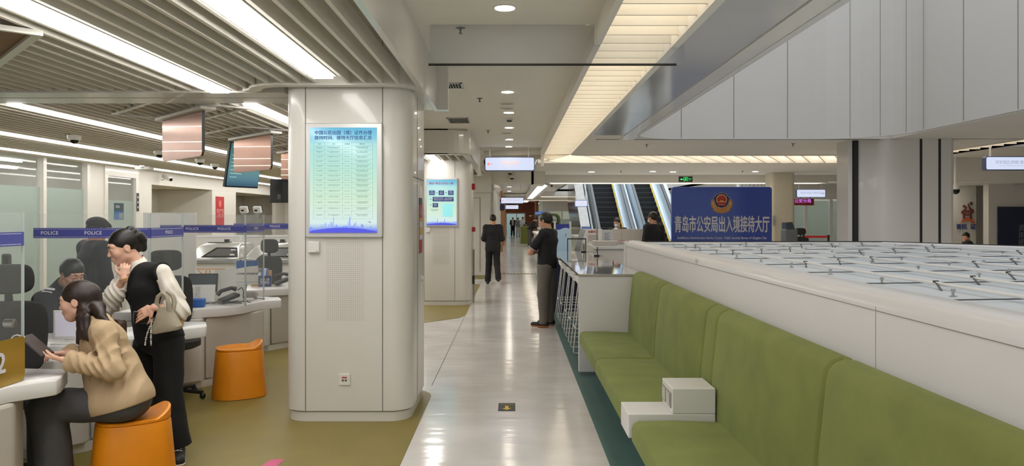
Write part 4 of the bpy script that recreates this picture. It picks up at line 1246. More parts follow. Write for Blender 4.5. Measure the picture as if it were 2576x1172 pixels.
def divider(label, x, y, w, rz, h=.36, g='white desk dividers'):
    t = thing('desk_divider', label, 'divider', (x, y, .76), rz, g)
    MB().prism([(-w / 2, 0), (w / 2, 0), (w / 2, h), (-w / 2, h * .86)], -.008, .008, XZ).build('board', PAPER, t)
    MB().box(-w / 2, w / 2, -.03, .03, 0, .012).build('foot', WPLAST, t)
divider('white desk divider board behind the telephone', -3.04, 8.15, .40, R(-20))
divider('white desk divider board beside the first pillar', -2.80, 10.02, .2, R(-20))
# box of cards and brochures on the fourth counter
t = thing('brochure_rack', 'cardboard rack holding blue brochures on the fourth counter', 'brochure rack', (-3.25, 9.80, .76), R(-10))
MB().box(-.11, .11, -.07, .07, 0, .13).box(-.11, .11, -.01, .07, .13, .2).build('tray', TAN, t, bev=.003)
for k in range(6):
    MB().box(-.10 + .034 * k, -.07 + .034 * k, -.06, -.055, .10, .22, Matrix.Rotation(R(-15), 4, 'X')).build('brochure', BLUEPL if k % 2 else LETTER, t)
t = thing('desk_sign', 'small dark blue desk sign in front of the cardboard rack', 'notice', (-3.16, 9.66, .76), R(5))
MB().box(-.08, .08, -.01, .01, 0, .14).build('plate', mat('desk_sign_navy', '#2a3560', .4, vary=0), t)
lettering('出入境\n受理岗', .04, (0, -.012, .07), t, LETTER, ext=0)
t = thing('pen_cup', 'orange cup on the fourth counter by the divider', 'cup', (-2.90, 9.93, .76))
MB().lathe([(.028, 0), (.032, .17), (.028, .17), (.024, .01)], 18).build('cup', ACCENT, t, smooth=True)
MB().tube([(0, 0, .02), (.01, 0, .21)], .004).build('pen', BLACK, t)
for x, lb in ((-3.39, 'white clip-on card reader over the fourth screen, nearer one'), (-3.22, 'white clip-on card reader over the fourth screen, beside its twin')):
    t = thing('card_reader', lb, 'card reader', (x, 9.56, 1.70), R(-12), 'clip-on card readers')
    M = Matrix.Rotation(R(22), 4, 'X')
    MB().box(-.05, .05, -.01, .04, 0, .085, M).build('body', WPLAST, t, bev=.008)
    MB().box(-.05, .05, .041, .055, 0, .085, M).build('rear_shell', BLACK, t, bev=.004)
    MB().box(-.03, .01, -.0125, -.010, .03, .05, M).build('slot', BLACK, t)
    MB().box(-.03, .03, -.02, .02, -.06, .0).build('clip', STEEL, t)
# hooded issuing machines 7 and 8
def machine(label, x, num):
    t = thing('issuing_machine', label, 'machine', (x, 12.6, 0), R(0), 'white hooded issuing machines')
    MB().box(-.42, .42, -.35, .5, .0, .92).build('cabinet', WHITE, t, bev=.015)
    MB().prism([(-.45, .90), (.45, .90), (.45, .97), (-.45, .97)], -.5, .40, XZ).build('ledge', STEEL, t, bev=.01)
    a = [(-.44, -.36, .97), (.44, -.36, .97), (.44, .45, .97), (-.44, .45, .97)]
    b = [(-.20, -.14, 1.22), (.38, -.14, 1.22), (.38, .42, 1.22), (-.20, .42, 1.22)]
    MB().rings([a, [((p[0] * .35 + q[0] * .65), (p[1] * .45 + q[1] * .55), 1.17) for p, q in zip(a, b)], b]).build('hood', mat('silver_hood', '#c9c7c2', .25, metal=.5, vary=.02), t, bev=.02, smooth=True)
    fy = lambda z, o: -.36 + (z - .97) * .605 - o
    def slab(x0, x1, x2, x3, za, zb, o, nm, m_):
        MB().rings([[(x0, fy(za, o), za), (x1, fy(za, o), za), (x2, fy(zb, o), zb), (x3, fy(zb, o), zb)], [(x0, fy(za, o) + .03, za), (x1, fy(za, o) + .03, za), (x2, fy(zb, o) + .03, zb), (x3, fy(zb, o) + .03, zb)]]).build(nm, m_, t)
    slab(-.20, .40, .36, .02, 1.000, 1.155, .012, 'window', BLACKG)
    slab(-.13, .33, .30, .05, 1.020, 1.135, .015, 'window_tray', mat('window_grey', '#4d4b48', .3, vary=.1))
    slab(.27, .35, .335, .265, 1.03, 1.05, .018, 'label', LETTER)
    slab(.27, .35, .335, .265, 1.11, 1.125, .018, 'label', LETTER)
    m = MB()
    for z in (.66, .80):
        m.box(-.30, .20, -.352, -.35, z, z + .014)
    m.box(-.30, -.286, -.352, -.35, .66, .80).prism([(-.24, .67), (-.16, .73), (-.24, .79), (-.255, .79), (-.19, .73), (-.255, .67)], .35, .352, XZ).box(-.12, -.10, -.352, -.35, .67, .79).box(-.06, -.04, -.352, -.35, .67, .79)
    m.build('emblem', mat('emblem_orange', '#d08a55', .5, vary=0), t)
    MB().box(-.18, .1, -.1, .2, 1.22, 1.235).box(.05, .12, .0, .06, 1.235, 1.28).build('top_camera', BLACK, t)
    MB().box(.22, .36, .1, .11, 1.22, 1.36).build('number_plate', PANE, t)
    lettering(num, .11, (.29, .09, 1.29), t, PAPER, ext=.0005)
machine('white hooded machine with a slanted dark window marked seven', -4.85, '7')
machine('white hooded machine marked eight, partly behind the fourth screen', -3.92, '8')
machine('white hooded machine seen through the standing woman\'s screen', -5.85, '6')
t = thing('low_wall', 'low white partition behind the hooded machines', 'partition', (-5.0, 13.3, 0))
MB().box(-2.6, 3.0, 0, .08, 0, 1.30).build('panel', CAB, t)
MB().box(-2.6, 3.0, -.01, .09, 1.30, 1.33).build('cap', WHITE, t)
t = thing('lectern_board', 'white board standing behind the clear screen of the two women', 'board', (-3.9, 8.6, 0), R(0))
MB().box(-.3, .3, 0, .02, .9, 1.70).build('board', PAPER, t)
MB().tube([(-.25, .01, 0), (-.25, .01, .9)], .012).tube([(.25, .01, 0), (.25, .01, .9)], .012).box(-.28, .28, -.15, .15, 0, .02).build('legs', STEEL, t)
# posters on the far left wall
t = thing('red_poster', 'narrow red poster on the white office wall', 'poster', (XL + .004, 21.45, 1.35), PI / 2)
MB().box(-.30, .30, -.006, 0, 0, .88).build('sheet', mat('poster_red_sheet', '#b5232e', .5, vary=.03), t)
MB().lathe([(.10, 0), (.10, .002)], 16).build('emblem', mat('poster_emblem', '#d96a5c', .5, vary=0), t, loc=(0, -.006, .68), rot=(PI / 2, 0, 0))
lettering('警容严整\n人民公安', .13, (0, -.008, .40), t, mat('poster_pale', '#e2b0a8', .5, vary=0), ext=0)
t = thing('blue_notice', 'dark blue printed notice on the frosted office door', 'poster', (XL - .028, 16.0, 1.60), PI / 2)
MB().box(-.19, .19, -.004, 0, 0, .345).build('sheet', mat('notice_blue', '#2d5f94', .5, vary=.03), t)
MB().box(-.19, .19, -.005, -.004, .17, .345).build('upper_half', mat('notice_dark', '#31424a', .5, vary=.03), t)
lettering('0336', .08, (-.06, -.006, .27), t, LETTER, ext=0)
m = MB()
for i in range(4): m.box(.0, .15, -.0052, -.004, .03 + i * .03, .038 + i * .03)
m.build('print', YELLOW, t)
t = thing('door_plate', 'narrow black vertical door plate with white symbols', 'notice', (XL + .034, 16.68, 1.78), PI / 2)
MB().box(-.05, .05, -.006, 0, 0, .40).build('plate', BLACK, t)
for z in (.09, .20, .31): MB().box(-.02, .02, -.007, -.006, z - .025, z + .02).build('symbol', LETTER, t)
# ================================================================ RECEPTION AND WHAT STANDS BEYOND
t = thing('reception_desk', 'white reception desk with a thick top behind the high counter', 'counter', (0, 0, 0))
MB().box(1.42, 4.6, 13.2, 15.0, 1.09, 1.147).build('worktop', WHITE, t, bev=.006)
MB().box(1.46, 4.6, 13.24, 14.9, 0, 1.085).build('front', CAB, t)
t = thing('desk_riser', 'grey flat box on the reception desk with a steel post beside it', 'box', (0, 0, 0))
MB().box(1.45, 1.84, 13.3, 13.7, 1.149, 1.225).build('body', CABG, t, bev=.004)
t = thing('steel_post', 'slim steel post on a round foot on the reception desk', 'post', (1.56, 13.9, 1.149))
MB().lathe([(.07, 0), (.07, .012), (.012, .02)], 18).build('foot', STEEL, t, smooth=True)
MB().tube([(0, 0, .01), (0, 0, .31)], .016).build('pole', STEEL, t, smooth=True)
t = thing('letter_tray', 'pale letter tray with a red slip on the reception desk by the parapet', 'tray', (1.96, 13.5, 1.149))
MB().box(-.11, .11, -.15, .15, 0, .014).box(-.11, -.10, -.15, .15, .014, .08).box(.10, .11, -.15, .15, .014, .08).box(-.11, .11, .14, .15, .014, .08).build('tray', WPLAST, t)
MB().box(-.05, .06, -.1, .1, .082, .09).build('slip', RED, t)
t = thing('notice_box', 'white box with red heading and rows of print on the reception desk', 'notice', (1.56, 14.6, 1.149))
MB().box(-.21, .18, -.06, .06, 0, .27).build('box', PAPER, t, bev=.005)
lettering('温馨提示', .05, (.0, -.062, .215), t, RED, bold=.001, ext=0)
m = MB()
for i in range(5): m.box(-.10, .10, -.0615, -.06, .04 + i * .026, .05 + i * .026)
m.build('print', mat('brown_print', '#8a6a5c', .6, vary=0), t)
t = thing('notice_holder', 'clear upright holder with a printed notice beside the white box', 'notice', (1.83, 14.5, 1.149))
MB().box(-.10, .10, -.004, .004, 0, .26).build('sheet', mat('notice_grey', '#c9cbd2', .5, vary=.02), t)
m = MB()
for i in range(7): m.box(-.06, .06 - .02 * (i % 3), -.0055, -.004, .06 + i * .022, .066 + i * .022)
m.build('print', INK, t)
MB().box(-.10, .10, -.03, .03, 0, .008).build('foot', STEEL, t)
t = thing('desk_screen', 'white panelled desk screen in front of the masked man', 'partition', (.13, 16.2, 0))
for i in range(5):
    MB().box(2.03 + i * .195, 2.22 + i * .195, 0, .03, .2, 1.394).build('panel', CAB, t, bev=.004)
MB().box(1.95, 3.1, -.1, .2, .0, .2).build('plinth', CAB, t)
t = thing('black_frame', 'small black metal frame standing beside the reception desk', 'frame', (1.16, 13.55, 1.0))
MB().box(-.17, .17, -.01, .01, .25, .27).box(-.17, -.155, -.01, .01, -1.0, .25).box(.155, .17, -.01, .01, -1.0, .25).build('frame', BLACK, t)
t = thing('brochure_stand', 'silver leaning brochure stand behind the black frame', 'stand', (1.24, 13.9, 0))
MB().box(-.05, .05, -.01, .01, 0, .42, Matrix.Translation((-.05, 0, 1.02)) @ Matrix.Rotation(R(16), 4, 'Y')).build('panel', STEEL, t)
MB().box(-.1, .1, -.1, .1, 0, .02).tube([(-.05, 0, 0), (-.05, 0, 1.04)], .02).build('stand', STEEL, t)
def stick(label, x, y, z):
    t = thing('microphone_stick', label, 'microphone', (x, y, z))
    MB().box(-.05, .03, -.03, .03, 0, .018).build('base', BLACK, t, bev=.004)
    MB().tube([(0, 0, .015), (0, 0, .14)], .007).build('stick', BLACK, t)
    MB().tube([(0, 0, .1), (-.03, 0, .05), (-.06, .0, .01)], .002).tube([(.01, 0, .02), (.05, .02, .008), (.08, .0, .008)], .003).build('lead', BLACK, t)
stick('short black microphone stick near the parapet on the high counter', 1.30, 11.5, 1.057)
stick('black microphone stick at the far end of the high counter', 1.22, 12.8, 1.057)
t = thing('poster_stand', 'pale blue poster stand with a navy wave and white posts behind the counter', 'poster', (.95, 14.2, 0))
MB().box(-.13, .13, -.012, .012, .25, 1.52).build('sheet', ramp_emit('wave_sheet', [(0, '#9fb9c6'), (.7, '#a9c2cf'), (1, '#b7ccd6')], .35), t)
MB().prism([(-.13, 1.52), (.13, 1.52), (.13, 1.43)] + [(.13 - .26 * i / 8, 1.43 + .02 * math.sin(i * .7)) for i in range(1, 9)], .012, .014, XZ).build('wave_print', mat('wave_navy', '#34409c', .5, vary=.1), t)
for s in (-1, 1): MB().box(s * .145 - .018, s * .145 + .018, -.02, .02, 0, 1.57).build('post', WPLAST, t)
MB().box(-.17, .17, -.15, .15, 0, .02).build('foot', STEEL, t)
lettering('?', .1, (.06, -.016, 1.30), t, mat('wave_mark', '#20304a', .5, vary=0), ext=0)
# hooded pod chair
POD = mat('pod_green', '#4f5a33', .7, vary=.08, scale=12)
t = thing('pod_chair', 'dark green pod chair with an overhanging canopy behind the arms-crossed man', 'chair', (1.02, 20.0, 0))
out = [(-.24, .12)] + [(-.24, 1.45)] + arc(-.10, 1.60, .14, 180, 90, 6) + arc(.10, 1.60, .14, 90, 0, 6) + [(.24, 1.45), (.24, .12)]
inn = [(.19, .12), (.19, 1.45)] + arc(.09, 1.58, .10, 0, 90, 6) + arc(-.09, 1.58, .10, 90, 180, 6) + [(-.19, 1.45), (-.19, .12)]
m = MB()
n = len(out)
m.rings([[(o_[0], y, o_[1]), (i_[0], y, i_[1]), (i_[0], y + .62, i_[1]), (o_[0], y + .62, o_[1])] for o_, i_ in zip(out, inn[::-1]) for y in (-.31,)])
m.build('canopy', POD, t, smooth=True)
MB().rings([[(-.52, -.28, 1.675), (-.52, .28, 1.675), (-.52, .28, 1.69), (-.52, -.28, 1.69)], [(-.30, -.31, 1.69), (-.30, .31, 1.69), (-.30, .31, 1.725), (-.30, -.31, 1.725)], [(-.06, -.31, 1.70), (-.06, .31, 1.70), (-.06, .31, 1.742), (-.06, -.31, 1.742)]]).build('canopy_brim', POD, t, smooth=True)
MB().box(-.555, -.52, -.28, .28, 1.672, 1.692).build('brim_edge', WPLAST, t)
MB().box(-.19, .19, -.30, .30, .25, .46).build('seat', POD, t, bev=.03, smooth=True)
MB().box(-.19, .19, .25, .31, .46, 1.5).build('backrest', POD, t, bev=.02, smooth=True)
MB().box(-.22, .22, -.28, .28, 0, .25).build('base', BLACK, t)
def far_counter(label, x0, x1, y0, y1, z1):
    t = thing('round_counter', label, 'counter', ((x0 + x1) / 2, (y0 + y1) / 2, 0), 0, 'white counters along the far corridor')
    a, b = (x1 - x0) / 2, (y1 - y0) / 2
    MB().prism(rrect(-a + .06, a - .06, -b + .06, b - .06, .2), 0, z1 - .07).build('body', mat('counter_glaze', '#bcc2b6', .25, vary=.03), t, smooth=True)
    MB().prism(rrect(-a, a, -b, b, .22), z1 - .07, z1).build('worktop', WHITE, t, bev=.01, smooth=True)
far_counter('white round-ended counter just past the pod chair', .80, 1.5, 24.5, 30, 1.10)
far_counter('white round-ended counter where the bending man leans', 1.42, 2.0, 41.5, 44.4, 1.05)
far_counter('pale counter with a monitor left of the escalators', 1.75, 2.9, 19.0, 23.0, 1.12)
t = thing('desk_monitor', 'black monitor on the pale counter left of the escalators', 'monitor', (2.02, 20.5, 1.121))
MB().box(-.13, .13, -.015, .015, .1, .27).build('frame', BLACK, t)
MB().box(-.12, .12, -.018, -.015, .115, .26).build('screen', mat('monitor_blue', '#5a6aa8', .3, vary=0, emit='#5a6aa8', estr=.4), t)
MB().box(-.08, .08, -.06, .06, 0, .015).box(-.02, .02, 0, .02, .01, .12).build('stand', BLACK, t)
for x, y, lb in ((.80, 47.5, 'green high-backed lounge seat far along the corridor, nearer one'), (.95, 50.5, 'green high-backed lounge seat far along the corridor, behind another')):
    t = thing('lounge_seat', lb, 'lounge seat', (x, y, 0), 0, 'green lounge seats far along the corridor')
    GS = mat('lounge_green', '#6b7434', .8, vary=.08)
    MB().box(-.28, .28, -.5, -.3, 0, 1.08).build('backrest', GS, t, bev=.03)
    MB().box(-.28, .28, -.3, .5, 0, .45).build('seat', GS, t, bev=.03)

# ---- escalators
TREAD = mat('escalator_tread', '#0e0e10', .5, vary=.05)
ALU = mat('escalator_aluminium', '#d3dee6', .35, metal=.25, vary=.05)
SL = math.tan(R(30))
def incl(m, x0, x1, d0, d1, Y0=25.5, Y1=35.5, zo=0):
    """sloping bar following the escalator incline, d0..d1 above the nosing line"""
    z = lambda y: .83 + (y - 29) * .577 + zo
    p = [(x0, Y0, z(Y0) + d0), (x1, Y0, z(Y0) + d0), (x1, Y0, z(Y0) + d1), (x0, Y0, z(Y0) + d1)]
    q = [(x0, Y1, z(Y1) + d0), (x1, Y1, z(Y1) + d0), (x1, Y1, z(Y1) + d1), (x0, Y1, z(Y1) + d1)]
    return m.rings([p, q])
def escalator(label, x0, x1):
    t = thing('escalator', label, 'escalator', (0, 0, 0), 0, 'pair of escalators')
    m, n = MB(), MB()
    for i in range(24):
        y = 27.2 + i * .36
        z = .83 + (y - 29) * .577
        if z < .1: continue
        m.box(x0, x1, y, y + .40, z - .35, z)
        n.box(x0, x1, y - .004, y, z - .03, z + .004)
    m.build('steps', TREAD, t)
    n.build('step_nosing', mat('tread_edge', '#3a3b3e', .4, vary=0), t)
    incl(MB(), x1 - .035, x1, .02, .05, 27.4).build('yellow_edge', YELLOW, t)
    for s, xa in ((-1, x0), (1, x1)):
        incl(MB(), xa + (0 if s > 0 else -.10), xa + (.10 if s > 0 else 0), -.3, .16, 27.4).build('skirt_deck', ALU, t)
        incl(MB(), xa + s * .12 - .015, xa + s * .12 + .015, .10, .95, 27.4).build('balustrade', ALU, t)
        incl(MB(), xa + s * .12 - .045, xa + s * .12 + .045, .95, 1.02, 27.2).build('handrail', BLACK, t)
        incl(MB(), xa + s * .24 - .03, xa + s * .24 + .03, -.3, .20, 27.4).build('outer_deck', mat('deck_white', '#e2eaf0', .3, metal=.2, vary=.02), t)
    return t
escalator('escalator with dark steps behind the masked man', 3.36, 4.36)
escalator('escalator with dark steps just beside the blue sign board', 5.07, 6.02)
t = thing('escalator_cladding', 'polished dark metal cladding on the outer side of the escalators', 'cladding', (0, 0, 0))
incl(MB(), 2.62, 2.98, -2.4, .55, 27.6).build('panel', mat('clad_polished', '#6d6a66', .12, metal=.9, vary=.1, bump=.05, bscale=1.2), t)
incl(MB(), 6.36, 6.50, -2.4, .60, 27.6).build('panel', mat('clad_pale', '#a9b0b4', .25, metal=.5, vary=.05), t)

# ---- blue sign board with the police emblem
YB = 16.0
bx0, bx1, bz1 = at(1690, 0, YB).x, at(1942, 0, YB).x, at(0, 470, YB).z
t = thing('sign_board', 'big blue sign board with a police emblem and white lettering behind the skylight', 'sign', ((bx0 + bx1) / 2, YB, 0))
w2 = (bx1 - bx0) / 2
MB().prism(rrect(-w2, w2, .55, bz1, .06), -.10, 0, XZ).build('board', NAVY, t, bev=.006)
MB().box(-w2 + .1, -w2 + .25, .02, .09, 0, .56).box(w2 - .25, w2 - .1, .02, .09, 0, .56).build('feet', STEEL, t)
zt = at(0, 567, YB).z
lettering('青岛市公安局出入境接待大厅', .37, (.0, -.004, zt), t, LETTER, sx=.155 / .37, bold=.005, ext=.002, name='lettering')
lettering('Exit&Entry Administration Service Center , Public Security Bureau of Qingdao City', .072, (0, -.004, at(0, 598.5, YB).z), t, LETTER, sx=.78, bold=.0008, ext=.001)
e0 = at(1815, 510, YB)
ex, ez = e0.x - (bx0 + bx1) / 2, e0.z
k = .44 / 740.0
def P_(pts): return [(ex + (x - 815) * k, ez - (y - 595) * k) for x, y in pts]
EM = {c: mat('emblem_' + n, c, .4, metal=me, vary=.03) for n, c, me in (('gold', '#c08a4e', .3), ('rim', '#a9a6b8', .3), ('navy', '#1d2352', 0), ('red', '#b32a22', 0), ('bright', '#e0b070', .2))}
def eplate(name, pts, lay, c): plate(P_(pts), -.001 - lay * .003, .003).build(name, EM[c], em)
em = plate(P_([(815, 215), (920, 255), (1000, 285), (1040, 360), (1110, 395), (1100, 480), (1060, 620), (980, 740), (815, 800), (650, 740), (570, 620), (530, 480), (515, 395), (590, 360), (610, 285), (710, 255)]), -.001, .003).build('emblem', EM['#a9a6b8'], t)
eplate('wreath', [(470, 440), (440, 540), (430, 660), (470, 770), (530, 810), (500, 850), (560, 900), (680, 950), (815, 975), (950, 950), (1080, 900), (1150, 850), (1110, 810), (1170, 770), (1205, 660), (1200, 540), (1150, 440), (1100, 520), (1060, 640), (980, 740), (880, 760), (815, 730), (750, 760), (660, 740), (580, 640), (540, 520)], 1, '#c08a4e')
eplate('shield', [(815, 240), (910, 272), (980, 300), (1025, 375), (1088, 408), (1080, 480), (1045, 610), (970, 720), (815, 770), (660, 720), (590, 610), (555, 480), (540, 408), (605, 375), (630, 300), (720, 272)], 2, '#1d2352')
eplate('disc_rim', [(815 + 195 * math.cos(a), 485 + 195 * math.sin(a)) for a in [2 * PI * i / 28 for i in range(28)]][::-1], 3, '#e0b070')
eplate('disc', [(815 + 160 * math.cos(a), 485 + 160 * math.sin(a)) for a in [2 * PI * i / 28 for i in range(28)]][::-1], 4, '#b32a22')
eplate('ribbon', [(680, 590), (950, 590), (970, 640), (930, 690), (700, 690), (660, 640)], 4.5, '#b32a22')
eplate('gate', [(760, 510), (870, 510), (875, 545), (950, 550), (940, 572), (690, 572), (680, 550), (755, 545)], 5, '#e0b070')
eplate('ribbon_line', [(700, 655), (930, 655), (915, 675), (715, 675)], 5.5, '#e0b070')
for cx, cy, r_ in ((805, 375, 22), (730, 400, 13), (885, 395, 13), (770, 455, 12), (845, 450, 12)):
    eplate('star', [(cx + (r_ if i % 2 == 0 else r_ * .45) * math.sin(PI * i / 5), cy - (r_ if i % 2 == 0 else r_ * .45) * math.cos(PI * i / 5)) for i in range(10)][::-1], 5, '#e0b070')
for s in (-1, 1):
    for i in range(4):
        eplate('leaf', [(815 + s * (300 + 20 * i), 560 + 85 * i), (815 + s * (370 - 30 * i), 590 + 80 * i), (815 + s * (330 - 50 * i), 680 + 65 * i), (815 + s * (255 - 30 * i), 640 + 70 * i)], 2.5, '#e0b070')
t = thing('hanging_baffle', 'row of short white hanging baffle blades above the blue sign board', 'baffle', (8.0, 25.0, 2.62))
for i in range(7):
    MB().box(-.48 + i * .13, -.42 + i * .13, 0, .3, 0, .5).build('blade', WPLAST, t)
MB().box(-.5, .42, .0, .3, .16, .20).build('rail', WPLAST, t)
t = thing('pull_handle', 'grey oval pull handle on the cream pillar beside the blue sign', 'handle', (7.62, 21.97, 1.40))
MB().prism(rrect(-.035, .035, 0, .30, .034), 0, .03, XZ).build('plate', STEEL, t, bev=.004)
MB().tube([(0, -.03, .06), (0, -.06, .1), (0, -.06, .2), (0, -.03, .24)], .01).build('grip', STEEL, t, smooth=True)
# barrier, chair and kit in front of the glazed offices
for x0_, x1_, lb in ((1.58, 2.5, 'small blue lit counter sign left of the escalators, next to the brown wall'), (4.55, 5.0, 'small blue lit counter sign left of the escalators, by the cladding')):
    t = thing('counter_sign', lb, 'sign', (x0_, 51.8, 1.80), 0, 'blue lit counter signs')
    MB().box(0, x1_ - x0_, 0, .06, 0, .22).build('casing', mat('counter_sign_blue', '#3d6fd0', .4, vary=.05, emit='#3d6fd0', estr=.5), t)
    MB().box(.08, (x1_ - x0_) * .45, -.01, 0, .07, .15).build('print', LETTER, t)
t = thing('belt_barrier', 'red retractable belt barrier in front of the glazed offices', 'barrier', (0, 0, 0))
MB().box(7.75, 8.35, 19.99, 20.01, 1.10, 1.16).build('belt', RED, t)
for x in (7.72, 8.38):
    MB().tube([(x, 20, .02), (x, 20, 1.18)], .03).lathe([(.16, 0), (.16, .02), (.03, .03)], 18, (x, 20, 0)).build('post', BLACK, t, smooth=True)
t = thing('self_service_kiosk', 'tall dark grey kiosk by the glazed offices', 'kiosk', (7.60, 20.6, 0))
MB().box(-.2, .12, -.2, .2, 0, 1.32).build('cabinet', mat('kiosk_grey', '#6a6d70', .4, metal=.3, vary=.03), t, bev=.02)
MB().prism([(-.18, 1.30), (.06, 1.30), (-.02, 1.52), (-.18, 1.5)], -.18, .18, XZ).build('screen_head', BLACKG, t)
chair('black office chair beside the kiosk of the glazed offices', 8.05, 21.2, R(150))
chair('black office chair behind the hooded machines at the fourth screen', -3.50, 10.35, R(160), .004)
# alcove: logo, navy panel
def wallmark(name, pts, m, par, th=.01): plate(pts, -th, th).build(name, m, par)
t = thing('wall_logo', 'brown and orange house-with-figures wall logo in the alcove', 'logo', (at(2432, 0, 17.98).x, 17.98, at(0, 540, 17.98).z))
LB, LO, LN = mat('logo_brown', '#7a4030', .5, vary=.03), mat('logo_orange', '#cf6a42', .5, vary=.03), mat('logo_navy', '#2f3f86', .5, vary=.03)
u = 17.98 / F / 5.33
def L_(pts): return [((x - 408) * u, (735 - y) * u) for x, y in pts]
wallmark('figure', L_([(335, 690), (380, 655), (400, 620), (412, 628), (385, 690), (385, 790), (358, 790), (358, 720), (335, 720)][::-1]), LB, t)
wallmark('figure', L_([(500, 670), (455, 640), (430, 585), (418, 590), (450, 690), (450, 790), (475, 790), (475, 710), (500, 710)]), LB, t)
for cx, cy, r_ in ((372, 622, 18), (468, 585, 22)):
    wallmark('head', L_([(cx + r_ * math.cos(a), cy + r_ * math.sin(a)) for a in [2 * PI * i / 16 for i in range(16)]][::-1]), LB if r_ < 20 else mat('logo_green', '#5d6238', .5, vary=0), t)
for cx, cy in ((402, 692), (430, 692), (402, 735), (430, 735)):
    wallmark('window', L_([(cx - 11, cy - 15), (cx + 11, cy - 15), (cx + 11, cy + 14), (cx - 11, cy + 14)][::-1]), LB, t)
wallmark('arch', L_([(318, 856), (350, 800), (410, 772), (470, 778), (510, 830), (508, 858), (450, 830), (400, 820), (360, 832)][::-1]), LO, t)
lettering('青民', .135, (-.123, -.006, -.295), t, LN, bold=.005)
lettering('证', .145, (.147, -.006, -.295), t, LN, bold=.005)
t = thing('navy_panel', 'dark navy wall panel with pale upright characters in the alcove', 'panel', (11.85, 17.38, .6))
MB().box(-.68, .9, -.03, 0, 0, at(0, 520, 17.38).z - .6).build('board', mat('panel_navy', '#222c46', .35, vary=.04), t)
lettering('资\n用\n图', .17, (-.20 + .06, -.034, .62), t, mat('panel_letter', '#8a8d96', .5, vary=0), ext=0)

t = thing('downlight', 'recessed downlight in the alcove ceiling over the wall logo', 'downlight', (10.15, 17.62, 2.40))
MB().lathe([(.09, 0), (.09, -.006), (.075, -.009), (.075, 0)], 24).build('bezel', WPLAST, t, smooth=True)
MB().lathe([(.073, -.001), (.073, -.010), (.02, -.012)], 24).build('lens', DLB, t, smooth=True)
t = thing('warning_sticker', 'tiny red and white sticker on the long white parapet', 'sticker', (1.3985, 5.74, 1.318), -PI / 2)
MB().box(-.025, .025, -.0015, 0, -.022, .022).build('film', PAPER, t)
lettering('小心\n玻璃', .016, (.004, -.002, 0), t, RED, ext=0)
t = thing('shoulder_bag', 'small brown leather bag with a gold clasp at the standing woman\'s hip', 'bag', at(296, 830, 5.02), R(-35))
MB().prism(rrect(-.05, .07, -.12, .07, .03), -.03, .03, XZ).build('bag_body', mat('brown_leather', '#4a382c', .5, vary=.1), t, bev=.012, smooth=True)
MB().prism(rrect(-.055, .075, -.03, .075, .02), .03, .036, XZ).build('flap', MATS['brown_leather'], t)
MB().tube([(.0 + .018 * math.cos(a_), -.042, .055 + .022 * math.sin(a_)) for a_ in [2 * PI * i / 16 for i in range(17)]], .005, 8).build('clasp', mat('clasp_gold', '#c8a860', .25, metal=.9, vary=0), t, smooth=True)
